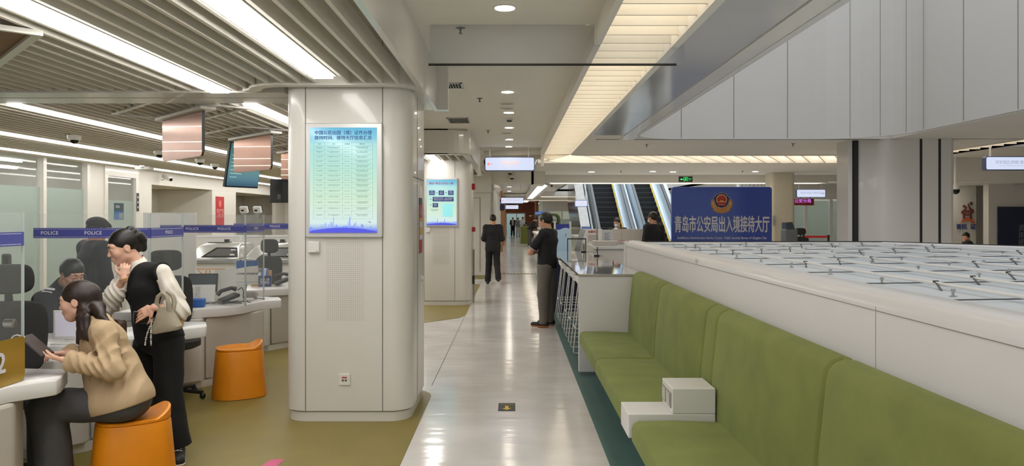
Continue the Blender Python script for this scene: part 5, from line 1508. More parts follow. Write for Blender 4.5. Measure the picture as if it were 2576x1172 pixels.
# ================================================================ PEOPLE (signed-distance modelling, surface nets)
QUICK = 1.0
def v3(p): return np.array([p[0], p[1], p[2]], dtype=np.float32)
def nrm(a):
    a = v3(a)
    return a / max(1e-6, float(np.linalg.norm(a)))
class G:
    def __init__(s, pts, h, pad=.16):
        P = np.array([v3(p) for p in pts])
        s.h = h * QUICK
        s.lo = P.min(0) - pad
        n = np.ceil((P.max(0) + pad - s.lo) / s.h).astype(int) + 1
        s.ax = [(s.lo[i] + s.h * np.arange(n[i])).astype(np.float32) for i in range(3)]
        s.D = np.full(n, 1.0, np.float32)
    def _sl(s, lo, hi):
        r = []
        for i in range(3):
            a = max(0, int((lo[i] - s.lo[i]) / s.h) - 1)
            b = min(len(s.ax[i]), int((hi[i] - s.lo[i]) / s.h) + 3)
            if b <= a: return None
            r.append(slice(a, b))
        return tuple(r)
    def _grid(s, sl):
        return s.ax[0][sl[0]][:, None, None], s.ax[1][sl[1]][None, :, None], s.ax[2][sl[2]][None, None, :]
    def _mix(s, sl, d, k, cut=False):
        a = s.D[sl]
        if cut:
            b = -d
            if k > 0:
                h = np.clip(.5 - .5 * (b - a) / k, 0, 1)
                s.D[sl] = b * (1 - h) + a * h + k * h * (1 - h)
            else: s.D[sl] = np.maximum(a, b)
            return
        if k > 0:
            h = np.clip(.5 + .5 * (a - d) / k, 0, 1)
            s.D[sl] = a * (1 - h) + d * h - k * h * (1 - h)
        else: s.D[sl] = np.minimum(a, d)
    def cap(s, a, b, ra, rb, k=.02, side=None, w=1.0, cut=False):
        a, b = v3(a), v3(b)
        m = max(ra, rb) * max(w, 1) + k + s.h * 2
        sl = s._sl(np.minimum(a, b) - m, np.maximum(a, b) + m)
        if sl is None: return s
        X, Y, Z = s._grid(sl)
        ab = b - a
        q = (X - a[0], Y - a[1], Z - a[2])
        t = np.clip((q[0] * ab[0] + q[1] * ab[1] + q[2] * ab[2]) / max(1e-9, float(ab @ ab)), 0, 1)
        vx, vy, vz = q[0] - t * ab[0], q[1] - t * ab[1], q[2] - t * ab[2]
        d2 = vx * vx + vy * vy + vz * vz
        if side is not None:
            sv = nrm(side)
            sc = vx * sv[0] + vy * sv[1] + vz * sv[2]
            d2 = np.maximum(d2 - sc * sc, 0) + (sc / w) ** 2
        s._mix(sl, np.sqrt(d2) - (ra + (rb - ra) * t), k, cut)
        return s
    def ell(s, c, r, k=.015, M=None, cut=False):
        """ellipsoid; M = rows are its local axes"""
        c = v3(c); r = v3(r)
        m = float(r.max()) + k + s.h * 2
        sl = s._sl(c - m, c + m)
        if sl is None: return s
        X, Y, Z = s._grid(sl)
        q = (X - c[0], Y - c[1], Z - c[2])
        if M is not None:
            q = tuple(M[i][0] * q[0] + M[i][1] * q[1] + M[i][2] * q[2] for i in range(3))
        k0 = np.sqrt((q[0] / r[0]) ** 2 + (q[1] / r[1]) ** 2 + (q[2] / r[2]) ** 2)
        k1 = np.sqrt((q[0] / r[0] ** 2) ** 2 + (q[1] / r[1] ** 2) ** 2 + (q[2] / r[2] ** 2) ** 2)
        s._mix(sl, k0 * (k0 - 1) / np.maximum(k1, 1e-6), k, cut)
        return s
    def below(s, p, n, k=.0, lo=None, hi=None):
        """keep only the side where n.(x-p) < 0 (optionally only inside a box)"""
        sl = s._sl(v3(lo), v3(hi)) if lo is not None else (slice(None),) * 3
        if sl is None: return s
        X, Y, Z = s._grid(sl)
        n = nrm(n); p = v3(p)
        d = (X - p[0]) * n[0] + (Y - p[1]) * n[1] + (Z - p[2]) * n[2]
        s.D[sl] = np.maximum(s.D[sl], d)
        return s
    def folds(s, amp, f=(38, 31, 26), seed=0):
        X, Y, Z = s.ax[0][:, None, None], s.ax[1][None, :, None], s.ax[2][None, None, :]
        w = np.sin(f[2] * Z + 9 * X + 7 * np.sin(6 * Y + seed)) * .6 + np.sin(f[0] * X + 17 * Z + seed) * np.sin(f[1] * Y - 11 * Z) * .6
        s.D += (amp * w).astype(np.float32)
        return s
    def crease(s, c, r, amp, f, ph=0):
        c = v3(c); sl = s._sl(c - 2 * r, c + 2 * r)
        if sl is None: return s
        X, Y, Z = s._grid(sl)
        e = np.exp(-((X - c[0]) ** 2 + (Y - c[1]) ** 2 + (Z - c[2]) ** 2) / (r * r))
        w = np.sin(f[0] * X + f[1] * Y + f[2] * Z + ph + 1.5 * np.sin(11 * X + 9 * Z))
        s.D[sl] += (amp * e * (np.abs(w) * 2 - 1)).astype(np.float32)
        return s
    def mesh(s, name, m, parent, origin):
        D = s.D
        S_ = D < 0
        nx, ny, nz = D.shape
        cnt = np.zeros((nx - 1, ny - 1, nz - 1), np.uint8)
        for i in (0, 1):
            for j in (0, 1):
                for k in (0, 1):
                    cnt += S_[i:nx - 1 + i, j:ny - 1 + j, k:nz - 1 + k]
        act = (cnt > 0) & (cnt < 8)
        idx = np.argwhere(act)
        if len(idx) == 0: return None
        ids = np.full(cnt.shape, -1, np.int32)
        ids[act] = np.arange(len(idx), dtype=np.int32)
        val = {}
        for i in (0, 1):
            for j in (0, 1):
                for k in (0, 1):
                    val[i, j, k] = D[idx[:, 0] + i, idx[:, 1] + j, idx[:, 2] + k]
        acc = np.zeros((len(idx), 3), np.float32); n = np.zeros(len(idx), np.float32)
        cs = list(val)
        for a in cs:
            for ax in range(3):
                if a[ax] == 0:
                    b = tuple(1 if q == ax else a[q] for q in range(3))
                    va, vb = val[a], val[b]
                    mk = (va < 0) != (vb < 0)
                    t = np.where(mk, va / np.where(mk, va - vb, 1), 0)
                    for q in range(3):
                        acc[:, q] += np.where(mk, a[q] + (t if q == ax else 0), 0)
                    n += mk
        co = (idx + acc / n[:, None]) * s.h + s.lo - v3(origin)
        quads = []
        smooth_n = s.smooth_n if hasattr(s, 'smooth_n') else 1
        for ax in range(3):
            u, w_ = [(1, 2), (2, 0), (0, 1)][ax]
            sl0 = [slice(None)] * 3; sl1 = [slice(None)] * 3
            sl0[ax] = slice(0, -1); sl1[ax] = slice(1, None)
            A, B = S_[tuple(sl0)], S_[tuple(sl1)]
            for flip, M_ in ((False, A & ~B), (True, ~A & B)):
                e = np.argwhere(M_)
                e = e[(e[:, u] > 0) & (e[:, w_] > 0) & (e[:, u] < D.shape[u] - 1) & (e[:, w_] < D.shape[w_] - 1)]
                if not len(e): continue
                def cell(du, dw):
                    c = e.copy(); c[:, u] -= du; c[:, w_] -= dw
                    return ids[c[:, 0], c[:, 1], c[:, 2]]
                q = [cell(1, 1), cell(0, 1), cell(0, 0), cell(1, 0)]
                quads.append(np.stack(q[::-1] if flip else q, 1))
        Q = np.concatenate(quads)
        Q = Q[(Q >= 0).all(1)]
        for _ in range(smooth_n):
            E = np.concatenate([Q[:, [0, 1]], Q[:, [1, 2]], Q[:, [2, 3]], Q[:, [3, 0]]])
            sm = np.zeros_like(co); ct = np.zeros(len(co))
            for c_ in range(3):
                sm[:, c_] = np.bincount(E[:, 0], co[E[:, 1], c_], len(co)) + np.bincount(E[:, 1], co[E[:, 0], c_], len(co))
            ct = np.bincount(E[:, 0], minlength=len(co)) + np.bincount(E[:, 1], minlength=len(co))
            co = co * .5 + .5 * sm / np.maximum(ct, 1)[:, None]
        me = bpy.data.meshes.new(name)
        me.vertices.add(len(co)); me.vertices.foreach_set('co', co.astype(np.float32).ravel())
        me.loops.add(len(Q) * 4); me.loops.foreach_set('vertex_index', Q.astype(np.int32).ravel())
        me.polygons.add(len(Q)); me.polygons.foreach_set('loop_start', np.arange(len(Q), dtype=np.int32) * 4)
        me.polygons.foreach_set('use_smooth', np.ones(len(Q), bool))
        me.update(calc_edges=True); me.validate()
        me.materials.append(m)
        o = bpy.data.objects.new(name, me)
        COL.objects.link(o)
        o.parent = parent
        return o

SKIN = mat('skin', '#cf9a7d', .55, vary=.05, scale=14)
SKINF = mat('skin_fair', '#e0b098', .5, vary=.04, scale=14)
HAIR = mat('black_hair', '#181311', .42, vary=.15, scale=60, bump=.12, bscale=260, stretch=(1, 1, .2))
HAIRB = mat('brown_black_hair', '#2a1c16', .42, vary=.2, scale=50, bump=.12, bscale=260, stretch=(1, 1, .2))
LIPS = mat('lips', '#a8544c', .45, vary=0)
EYEW = mat('eye_white', '#d8d2cc', .3, vary=0)
EYED = mat('iris', '#1d1210', .2, vary=0)
SUIT = mat('dark_suit', '#1e1f24', .8, vary=.08, scale=20)
SUITB = mat('dark_trousers', '#17171b', .8, vary=.08, scale=20)
SHOE = mat('black_shoe', '#121212', .4, vary=.05)

class Head:
    def __init__(s, c, fwd, up=(0, 0, 1), sc=1.0):
        s.c = v3(c); s.f = nrm(fwd)
        u = v3(up); u = u - s.f * float(u @ s.f); s.u = nrm(u)
        s.r = np.cross(s.f, s.u)
        s.s = sc
        s.M = np.array([s.r, s.f, s.u])
    def p(s, x, y, z): return s.c + (s.r * x + s.f * y + s.u * z) * s.s
    def e(s, g, c, r, k=.015, cut=False): g.ell(s.p(*c), [q * s.s for q in r], k * s.s, s.M, cut)
    def cp(s, g, a, b, ra, rb, k=.015, cut=False): g.cap(s.p(*a), s.p(*b), ra * s.s, rb * s.s, k * s.s, cut=cut)
    def head(s, g, male=True, detail=True, down=False):
        s.e(g, (0, -.012, .032), (.074, .094, .084), .0)
        s.e(g, (0, .022, -.025), (.060, .068, .080), .03)
        s.e(g, (0, .052, -.085), (.030 if male else .026, .034, .026), .03)
        s.cp(g, (-.045, .0, -.062), (0, .05, -.09), .022, .022, .02); s.cp(g, (.045, .0, -.062), (0, .05, -.09), .022, .022, .02)
        for q in (-1, 1):
            s.e(g, (q * .036, .058, -.022), (.026, .026, .028), .02)
            s.e(g, (q * .073, -.008, -.008), (.0075, .020, .031), .006)
            if detail: s.e(g, (q * .084, -.004, -.004), (.0085, .0115, .019), .003, cut=True)
        s.e(g, (0, .070, .030), (.052, .020, .014), .02)
        if detail:
            for q in (-1, 1):
                s.e(g, (q * .031, .098, .008), (.019, .016, .0115), .010, cut=True)
                if down: s.e(g, (q * .031, .0775, .006), (.0150, .0130, .0115), .004)
        s.cp(g, (0, .080, .016), (0, .1035, -.026), .006, .0092, .011)
        s.e(g, (0, .095, -.030), (.0150, .011, .0075), .006)
        s.e(g, (0, .088, -.055), (.021, .011, .0065), .006)
        s.e(g, (0, .085, -.067), (.018, .011, .0075), .006)
        if detail: s.cp(g, (-.019, .099, -.0605), (.019, .099, -.0605), .0014, .0014, .003, cut=True)
    def features(s, par, org, male=True, eyes=True, down=False):
        o = v3(org)
        for q in (-1, 1):
            if down:
                MB().tube([s.p(q * (.017 + .007 * i), .0905 - .0011 * i * i, (.004, .000, -.001, .001, .005)[i]) - o for i in range(5)], [.0012, .0020, .0022, .0022, .0010], 6).build('eyelash', EYED, par, smooth=True)
            elif eyes:
                MB().ball(s.p(q * .031, .079, .007) - o, .0125 * s.s, 12).build('eye', EYEW, par, smooth=True)
                MB().ball(s.p(q * .031, .0868, .006) - o, .0062 * s.s, 10).build('iris', EYED, par, smooth=True)
                MB().tube([s.p(q * (.016 + .0075 * i), .0925 - .0012 * i * i, .013 + (.0035, .005, .005, .0025, -.001)[i]) - o for i in range(5)], .0022 * s.s, 6).build('eyelash', EYED, par, smooth=True)
            MB().tube([s.p(q * (.014 + .010 * i), .0935 - .0022 * i * i * .8, .029 + (0, .003, .004, .001)[i]) - o for i in range(4)], [.003 * s.s, .0036 * s.s, .003 * s.s, .0015 * s.s], 6).build('eyebrow', HAIR, par, smooth=True)
        MB().ball((0, 0, 0), .01, 12, (1.75, .62, .55)).build('upper_lip', LIPS, par, smooth=True, loc=Vector(s.p(0, .0905, -.0555) - o), rot=Matrix(s.M.T.tolist()).to_euler()).scale = (s.s,) * 3
        MB().ball((0, 0, 0), .01, 12, (1.5, .62, .62)).build('lower_lip', LIPS, par, smooth=True, loc=Vector(s.p(0, .0875, -.067) - o), rot=Matrix(s.M.T.tolist()).to_euler()).scale = (s.s,) * 3
    def hair_short(s, g, lo=-.045, grow=.008, fade=.0):
        s.e(g, (0, -.014, .036), (.074 + grow, .094 + grow, .084 + grow * 1.4), 0)
        s.cp(g, (0, -.07, .0), (0, -.06, lo), .052, .040, .02)
        s.e(g, (0, .115, -.055), (.085, .085, .105), .01, cut=True)
        s.e(g, (0, .06, -.09), (.12, .085, .075), .01, cut=True)
        for q in (-1, 1): s.e(g, (q * .082, -.004, -.012), (.016, .022, .034), .006, cut=True)
        lo_p = s.p(0, -.05, lo - .012)
        g.below(lo_p, -s.u)

def hand(g, w, d, n, curl=.5, thumb=1, spread=.006, L=1.0, k=.006, curls=None):
    """palm + five separate bent fingers; d wrist->fingers, n palm normal, thumb side +-1"""
    w, d, n = v3(w), nrm(d), v3(n)
    n = nrm(n - d * float(n @ d)); sd = np.cross(d, n) * thumb
    g.cap(w - d * .01, w + d * .03 * L, .021 * L, .017 * L, .012, sd, 1.25)
    g.cap(w + d * .035 * L, w + d * .075 * L, .0135 * L, .0125 * L, .012, sd, 3.0)
    for i, (off, ln) in enumerate(((.030, .068), (.0105, .078), (-.0095, .073), (-.029, .058))):
        p = w + (d * (.088 - .004 * abs(i - 1)) + sd * off) * L
        ang = 0
        c = curls[i] if curls else curl
        for j, (f, r0, r1) in enumerate(((.45, .0088, .0082), (.32, .0080, .0074), (.25, .0073, .0062))):
            ang += c * (.55, .9, .7)[j]
            dd = d * math.cos(ang) + n * math.sin(ang) + sd * spread * (1.5 - i) * 3
            q = p + nrm(dd) * ln * f * L
            g.cap(p, q, r0 * L, r1 * L, .003)
            p = q
    p = w + (d * .028 + sd * .026) * L
    for j, (ln, r0, r1) in enumerate(((.042, .0125, .0105), (.03, .0100, .009), (.024, .0088, .007))):
        dd = nrm(d * (.62 + .15 * j) + sd * (.75 - .35 * j) + n * (.25 + .2 * j))
        q = p + dd * ln * L
        g.cap(p, q, r0 * L, r1 * L, .005)
        p = q
def lerp(a, b, t): return v3(a) * (1 - t) + v3(b) * t

class Person:
    """J: joints in hall coordinates: head neck pel shL shR elL elR wrL wrR hpL hpR knL knR anL anR"""
    def __init__(s, label, base, J, fwd, h=.007, group=None, sc=1.0, male=True):
        s.t = thing('person', label, 'person', base, 0, group)
        s.o = base; s.J = {k_: v3(p) for k_, p in J.items()}; s.h = h; s.sc = sc; s.male = male
        s.side = nrm(s.J['shR'] - s.J['shL']); s.fwd = nrm(fwd)
    def grid(s, keys, h=None, pad=.2): return G([s.J[k_] for k_ in keys], h or s.h, pad)
    def torso(s, g, inf=0, waist=.085, chest=.105, hip=.105, wr=1.45, k=.05):
        J = s.J
        pel, nk = J['pel'], J['neck']
        wst = lerp(pel, nk, .38) ; ch = lerp(pel, nk, .72); top = lerp(pel, nk, .90)
        sd = s.side
        hs = nrm(J['hpR'] - J['hpL'])
        g.cap(lerp(pel, nk, -.04), wst, hip + inf, waist + inf, k, hs, wr)
        g.cap(wst, ch, waist + inf, chest + inf, k, sd, wr)
        g.cap(ch, top, chest + inf, .075 + inf, k, sd, wr)
        for q in ('L', 'R'):
            g.cap(lerp(top, nk, .4), J['sh' + q], .05 + inf, .056 + inf, k)
    def arm(s, g, q, inf=0, r=(.052, .042, .040, .028), end=1.0, k=.02):
        J = s.J
        e = lerp(J['el' + q], J['wr' + q], end)
        g.cap(J['sh' + q], J['el' + q], r[0] + inf, r[1] + inf, k)
        g.cap(J['el' + q], e, r[2] + inf, r[2] + (r[3] - r[2]) * end + inf, k)
    def leg(s, g, q, inf=0, r=(.082, .056, .054, .036), k=.03):
        J = s.J
        g.cap(J['hp' + q], J['kn' + q], r[0] + inf, r[1] + inf, k)
        g.cap(J['kn' + q], J['an' + q], r[2] + inf, r[3] + inf, k)
    def body(s, H, m=SKIN, hands=(), down=False, neck=.056, h=None, detail=True, armr=(.046, .038, .036, .025), fingers=True):
        J = s.J
        g = s.grid([k_ for k_ in J], h, .22)
        s.torso(g, -.012)
        for q in 'LR':
            s.arm(g, q, -.004, armr); s.leg(g, q, -.014)
            if 'to' + q in J: g.cap(J['an' + q] + v3((0, 0, -.03)), J['to' + q], .034, .026, .02)
        H.head(g, s.male, detail, down)
        g.cap(H.p(0, -.025, -.045), J['neck'] + v3((0, 0, .0)), neck, neck + .006, .025)
        for hd in hands: hand(g, **hd)
        return g.mesh('body', m, s.t, s.o)
    def trousers(s, m, inf=.012, r=(.086, .066, .066, .062), amp=.003, hipr=.11, wr=1.4, name='trousers', top=.25, h=None, cut=True, hemoff=.035):
        J = s.J
        g = s.grid(['pel', 'hpL', 'hpR', 'knL', 'knR', 'anL', 'anR'], h, .25)
        hs = nrm(J['hpR'] - J['hpL'])
        g.cap(lerp(J['pel'], J['neck'], -.06), lerp(J['pel'], J['neck'], top), hipr + inf, .092 + inf, .03, hs, wr)
        for q in 'LR': s.leg(g, q, inf, r, .035)
        if amp: g.folds(amp)
        for q in 'LR':
            a = J['an' + q]
            d = nrm(J['an' + q] - J['kn' + q])
            g.below(a + d * hemoff, d, lo=a - .16, hi=a + .16)
        tp = lerp(J['pel'], J['neck'], top)
        if cut: g.below(tp, J['neck'] - J['pel'], lo=tp - .26, hi=tp + v3((.26, .26, .3)))
        return g.mesh(name, m, s.t, s.o)
    def top(s, m, inf=.014, r=(.058, .052, .05, .042), end=.94, hem=-.1, flare=.0, amp=.003, name='jacket', sleeves='LR', wr=1.45, neckcut=.062, k=.04, waist=.085, chest=.105, hip=.105, h=None, hemdir=None):
        J = s.J
        g = s.grid(['pel', 'neck', 'shL', 'shR', 'elL', 'elR', 'wrL', 'wrR'], h, .26)
        s.torso(g, inf, waist, chest, hip, wr, k)
        pel, nk = J['pel'], J['neck']
        hs = nrm(J['hpR'] - J['hpL'])
        if hem < 0:
            g.cap(lerp(pel, nk, .15), lerp(pel, nk, hem - .05), hip + inf, hip + inf + flare, .03, hs, wr)
        for q in sleeves: s.arm(g, q, inf * .6, r, end, k)
        if amp: g.folds(amp, seed=2)
        hp = lerp(pel, nk, hem)
        hd = nrm(pel - nk) if hemdir is None else nrm(hemdir)
        g.below(hp, hd, lo=hp - .36, hi=hp + v3((.36, .36, .10)))
        if end:
            for q in sleeves:
                e = lerp(J['el' + q], J['wr' + q], end); d = nrm(J['wr' + q] - J['el' + q])
                g.below(e, d, lo=e - .085, hi=e + .085)
        if neckcut:
            g.cap(nk + s.fwd * .012 + v3((0, 0, .0)), nk + v3((0, 0, .2)) + s.fwd * .06, neckcut, neckcut + .05, .006, cut=True)
        return g.mesh(name, m, s.t, s.o)
    def shoes(s, m, sole=None, L=.15, W=1.0):
        for q in 'LR':
            a, t_ = s.J['an' + q], s.J['to' + q]
            d = nrm((t_[0] - a[0], t_[1] - a[1], 0)); sd = np.cross(d, v3((0, 0, 1)))
            zb = s.J['fz' + q][2] if 'fz' + q in s.J else s.o[2]
            heel = v3((a[0], a[1], zb + .045)) - d * .035
            toe = v3((a[0], a[1], zb + .038)) + d * (L + .01)
            g = G([heel, toe, a], .006 if s.h < .008 else s.h, .09)
            g.cap(heel, toe, .042 * W, .036 * W, .01, sd, 1.05)
            g.cap(heel + v3((0, 0, .02)), a + v3((0, 0, .02)), .042, .044, .02)
            g.below((0, 0, zb + (.018 if sole else .002)), (0, 0, -1))
            g.below(a + v3((0, 0, .035)), (0, 0, 1))
            sh = g.mesh('shoe', m, s.t, s.o)
            if sole and sh:
                g = G([heel, toe, a], .006 if s.h < .008 else s.h, .09)
                g.cap(heel, toe, .046 * W, .040 * W, .01, sd, 1.05)
                g.below((0, 0, zb + .001), (0, 0, -1)); g.below((0, 0, zb + .026 * W), (0, 0, 1))
                g.mesh('sole', sole, sh, s.o)
    def hair(s, H, fn, m=HAIR, h=None, pts=(), name='hair', pad=.16):
        g = G([H.p(0, 0, 0)] + list(pts), h or s.h, pad)
        fn(g)
        return g.mesh(name, m, s.t, s.o)

FLOOR_G = .0045
# ---------------------------------------------------------------- standing woman in the black waistcoat
Yw = 5.15
J = dict(neck=at(352, 676, 5.17), pel=at(398, 838, 5.17), shL=at(408, 684, 5.05), shR=at(320, 690, 5.28), elL=at(452, 778, 5.06), wrL=at(388, 773, 4.92),
         elR=at(276, 760, 5.10), wrR=at(312, 700, 5.0), hpL=at(425, 868, 5.12), hpR=at(372, 868, 5.24), knL=at(424, 1010, 5.12), knR=at(388, 1010, 5.28),
         anL=at(446, 1127, 5.13), anR=at(418, 1125, 5.36))
J['toL'] = J['anL'] + Vector((.07, -.15, -.03)); J['toR'] = J['anR'] + Vector((.0, -.15, -.03))
pw = Person('woman in black waistcoat and white blouse standing with her hand at her chin', (J['anL'].x, 5.2, FLOOR_G), J, (-.72, -.69, 0), h=.0055, male=False)
Hw = Head(at(311, 622, 5.12), (-.76, -.58, -.30), sc=1.0)
pw.body(Hw, SKINF, [dict(w=J['wrR'], d=(.02, .12, 1), n=(-.25, .95, 0), curl=1.45, thumb=1, L=.88, spread=.001),
                    dict(w=J['wrL'], d=(-.86, -.12, -.46), n=(-.15, .9, -.3), curl=.42, thumb=1, L=.95, curls=[.16, .45, .55, .62])], down=True, neck=.047, h=.0045)
Hw.features(pw.t, pw.o, False, down=True)
def hw(g):
    Hw.e(g, (0, -.016, .036), (.080, .100, .090), 0)
    Hw.cp(g, (0, -.08, .0), (0, -.075, -.03), .045, .035, .02)
    Hw.e(g, (0, .118, -.052), (.085, .078, .105), .012, cut=True)
    Hw.e(g, (0, .052, -.085), (.12, .080, .078), .012, cut=True)
    for q in (-1, 1): Hw.e(g, (q * .082, -.004, -.014), (.016, .020, .032), .006, cut=True)
    g.below(Hw.p(0, -.05, -.068), -Hw.u)
    for a, b, r in (((-.02, -.085, .082), (.03, -.10, .078), .028), ((.035, -.11, .06), (.035, -.135, .03), .030), ((.02, -.125, .0), (.015, -.115, -.045), .030), ((-.03, -.11, .05), (-.03, -.125, .01), .028), ((0, -.07, .105), (.02, -.09, .1), .024)):
        Hw.cp(g, a, b, r, r * .9, .004)
pw.hair(Hw, hw, HAIR, .0045, [Hw.p(0, -.1, .05)])
BLOUSE = mat('white_blouse', '#e6ded2', .8, vary=.04, scale=8, bump=.15, bscale=60)
WAIST = mat('black_waistcoat', '#131315', .85, vary=.1, scale=14, bump=.12, bscale=160)
BLACKT = mat('black_trousers', '#121214', .85, vary=.1, scale=8)
for q in 'LR':                                            # full bishop sleeves
    g = G([J['sh' + q], J['el' + q], J['wr' + q]], .0055, .14)
    g.cap(J['sh' + q], lerp(J['sh' + q], J['el' + q], .55), .054, .058, .03)
    g.cap(lerp(J['sh' + q], J['el' + q], .45), J['el' + q], .058, .066, .03)
    g.cap(J['el' + q] + Vector((0, 0, -.012)), lerp(J['el' + q], J['wr' + q], .42), .066, .064, .03)
    g.cap(lerp(J['el' + q], J['wr' + q], .40), lerp(J['el' + q], J['wr' + q], .62), .064, .040, .02)
    g.folds(.002, (62, 55, 44), 1)
    g.crease(J['el' + q], .12, .011, (58, 20, 46), 1).crease(lerp(J['sh' + q], J['el' + q], .45), .10, .007, (50, 12, 14), 2).crease(lerp(J['el' + q], J['wr' + q], .5), .07, .008, (70, 14, 40))
    e = lerp(J['el' + q], J['wr' + q], .70); d = nrm(Vector(J['wr' + q]) - Vector(J['el' + q]))
    g.below(e, d, lo=e - .07, hi=e + .07)
    g.mesh('sleeve', BLOUSE, pw.t, pw.o)
g = G([J['neck'], J['pel']], .0055, .2)
nk = v3(J['neck'])
g.cap(nk + v3((.01, .0, -.05)), nk + v3((-.012, -.01, .040)), .068, .060, .01)
pw.torso(g, -.002, .08, .098, .10, 1.4, .045)
g.cap(nk + v3((-.01, -.02, -.06)), nk + v3((-.07, -.075, -.12)), .05, .035, .02)
g.cap(nk + v3((-.004, -.004, .0)), nk + v3((-.035, -.03, .12)), .047, .050, .004, cut=True)
g.cap(nk + v3((-.055, -.05, .05)), nk + v3((-.080, -.080, -.02)), .026, .010, .006, cut=True)
g.below(nk + v3((0, 0, -.22)), (0, 0, -1))
g.smooth_n = 6
g.mesh('collar', BLOUSE, pw.t, pw.o)
# waistcoat: torso with a V opening, long body
g = pw.grid(['pel', 'neck', 'shL', 'shR'], .0055, .26)
pw.torso(g, .012, .088, .104, .112, 1.42, .045)
g.cap(lerp(J['pel'], J['neck'], .2), lerp(J['pel'], J['neck'], -.16), .122, .140, .03, nrm(J['hpR'] - J['hpL']), 1.35)
g.folds(.002, seed=4)
hp = lerp(J['pel'], J['neck'], -.13)
g.below(hp, (.25, -.1, -1), lo=hp - .4, hi=hp + v3((.4, .4, .12)))
for q in 'LR':
    sh = v3(J['sh' + q]); sd = nrm(v3(J['sh' + q]) - v3(J['neck']) + v3((0, 0, .05)))
    g.below(sh + sd * .012, sd, lo=sh - .16, hi=sh + .16)
g.cap(nk + v3((0, 0, .01)), nk + v3((-.01, -.01, .2)), .062, .075, .006, cut=True)
g.cap(nk + pw.fwd * .07 + v3((0, 0, .05)), nk + pw.fwd * .135 + v3((.01, 0, -.115)), .064, .014, .008, cut=True)
vest = g.mesh('waistcoat', WAIST, pw.t, pw.o)
for i in range(4):
    c = lerp(J['neck'], J['pel'], .30 + .13 * i) + pw.fwd * .122
    MB().ball(Vector(c - v3(pw.o)), .0075, 10).build('button', mat('button_black', '#2a2a2e', .3, vary=0), vest, smooth=True)
pw.trousers(BLACKT, .012, (.088, .078, .080, .084), .003, .112, 1.4, hemoff=-.012)
pw.shoes(mat('sneaker_black', '#1b1a1a', .6, vary=.05), mat('sneaker_sole', '#d9d2c4', .6, vary=.03), L=.17, W=1.2)
o_ = Vector(pw.o)
a = Vector(J['anL']); d = Vector((.42, -.9, 0)).normalized()
for i in range(4):
    c = a + d * (.045 + .022 * i) + Vector((0, 0, -.005 - .012 * i - a.z + .112)) - o_
    sd = Vector((d.y, -d.x, 0))
    MB().tube([c - sd * .026, c + Vector((0, 0, .008)), c + sd * .026], .005, 6).build('shoelace', LETTER, pw.t, smooth=True)
w_ = v3(J['wrR'])
MB().tube([Vector(w_ + (nrm((.9, .2, .3)) * math.cos(a_) + nrm((-.1, .95, .2)) * math.sin(a_)) * .031 - v3(pw.o)) for a_ in [2 * PI * i / 16 for i in range(17)]], .0025, 6).build('bracelet', mat('bracelet_gold', '#b08a3c', .3, metal=.9, vary=0), pw.t, smooth=True)
# phone in her hand
pc = lerp(J['wrL'], at(330, 800, 4.9), .55)
t = thing('mobile_phone', 'black mobile phone held flat in the standing woman\'s hand', 'phone', Vector(pc) + Vector((.02, .035, -.03)), R(8))
MB().box(-.085, .085, -.006, .006, -.04, .04).build('case', mat('phone_case', '#8f8f94', .3, metal=.4, vary=0), t, bev=.005)
MB().box(-.080, .080, -.0075, -.006, -.036, .036).build('back_glass', BLACKG, t, bev=.0)
# woven handbag hanging from her forearm
bc = at(415, 795, 4.94)
t = thing('handbag', 'cream woven handbag hanging from the standing woman\'s forearm', 'bag', bc, R(-12))
WOV = bpy.data.materials.new('woven_cream')
WOV.use_nodes = True
_n, _l = WOV.node_tree.nodes, WOV.node_tree.links
_b = _n['Principled BSDF']; _b.inputs['Base Color'].default_value = rgb('#d9cdb4'); _b.inputs['Roughness'].default_value = .55
_tc = _n.new('ShaderNodeTexCoord'); _mp = _n.new('ShaderNodeMapping'); _mp.inputs['Rotation'].default_value = (0, R(45), 0); _mp.inputs['Scale'].default_value = (62, 62, 62)
_v = _n.new('ShaderNodeTexVoronoi'); _v.inputs['Randomness'].default_value = .12
_bp = _n.new('ShaderNodeBump'); _bp.inputs['Strength'].default_value = .9; _bp.inputs['Distance'].default_value = .012; _bp.invert = True
_l.new(_tc.outputs['Object'], _mp.inputs[0]); _l.new(_mp.outputs[0], _v.inputs['Vector']); _l.new(_v.outputs['Distance'], _bp.inputs['Height']); _l.new(_bp.outputs[0], _b.inputs['Normal'])
def bag_ring(cx, z, w, d, n=28, p=3.2):
    o = []
    for i in range(n):
        a_ = 2 * PI * i / n; c_, s_ = math.cos(a_), math.sin(a_)
        o.append((cx + w * abs(c_) ** (2 / p) * (1 if c_ > 0 else -1), d * abs(s_) ** (2 / p) * (1 if s_ > 0 else -1), z + (cx - .005) * 0))
    return o
m = MB().rings([bag_ring(.012, -.105, .070, .03), bag_ring(.012, -.112 + .012, .092, .048), bag_ring(.014, -.075, .098, .055), bag_ring(.012, -.03, .078, .052), bag_ring(.008, .02, .055, .042), bag_ring(.006, .055, .040, .026), bag_ring(.006, .062, .030, .012)])
for v in m.b.verts:
    v.co.z += .18 * (v.co.x - .01) * max(0, -v.co.z / .1)
m.build('bag_body', WOV, t, smooth=True)
for y in (-.03, .03):
    MB().tube([(-.030, y * .5, .03), (-.040, y, .085), (-.030, y, .13), (.0, y * .9, .155), (.035, y, .135), (.048, y, .085), (.042, y * .5, .03)], [.016, .015, .013, .013, .013, .015, .016], 10).build('bag_handle', WOV, t, smooth=True)
MB().box(-.060, -.028, -.062, -.056, -.012, -.002).build('bag_tag', mat('bag_tag', '#6b5d40', .4, metal=.3, vary=0), t)
PEARL = mat('pearl', '#d8d4cc', .2, vary=0, coat=.5)
m = MB()
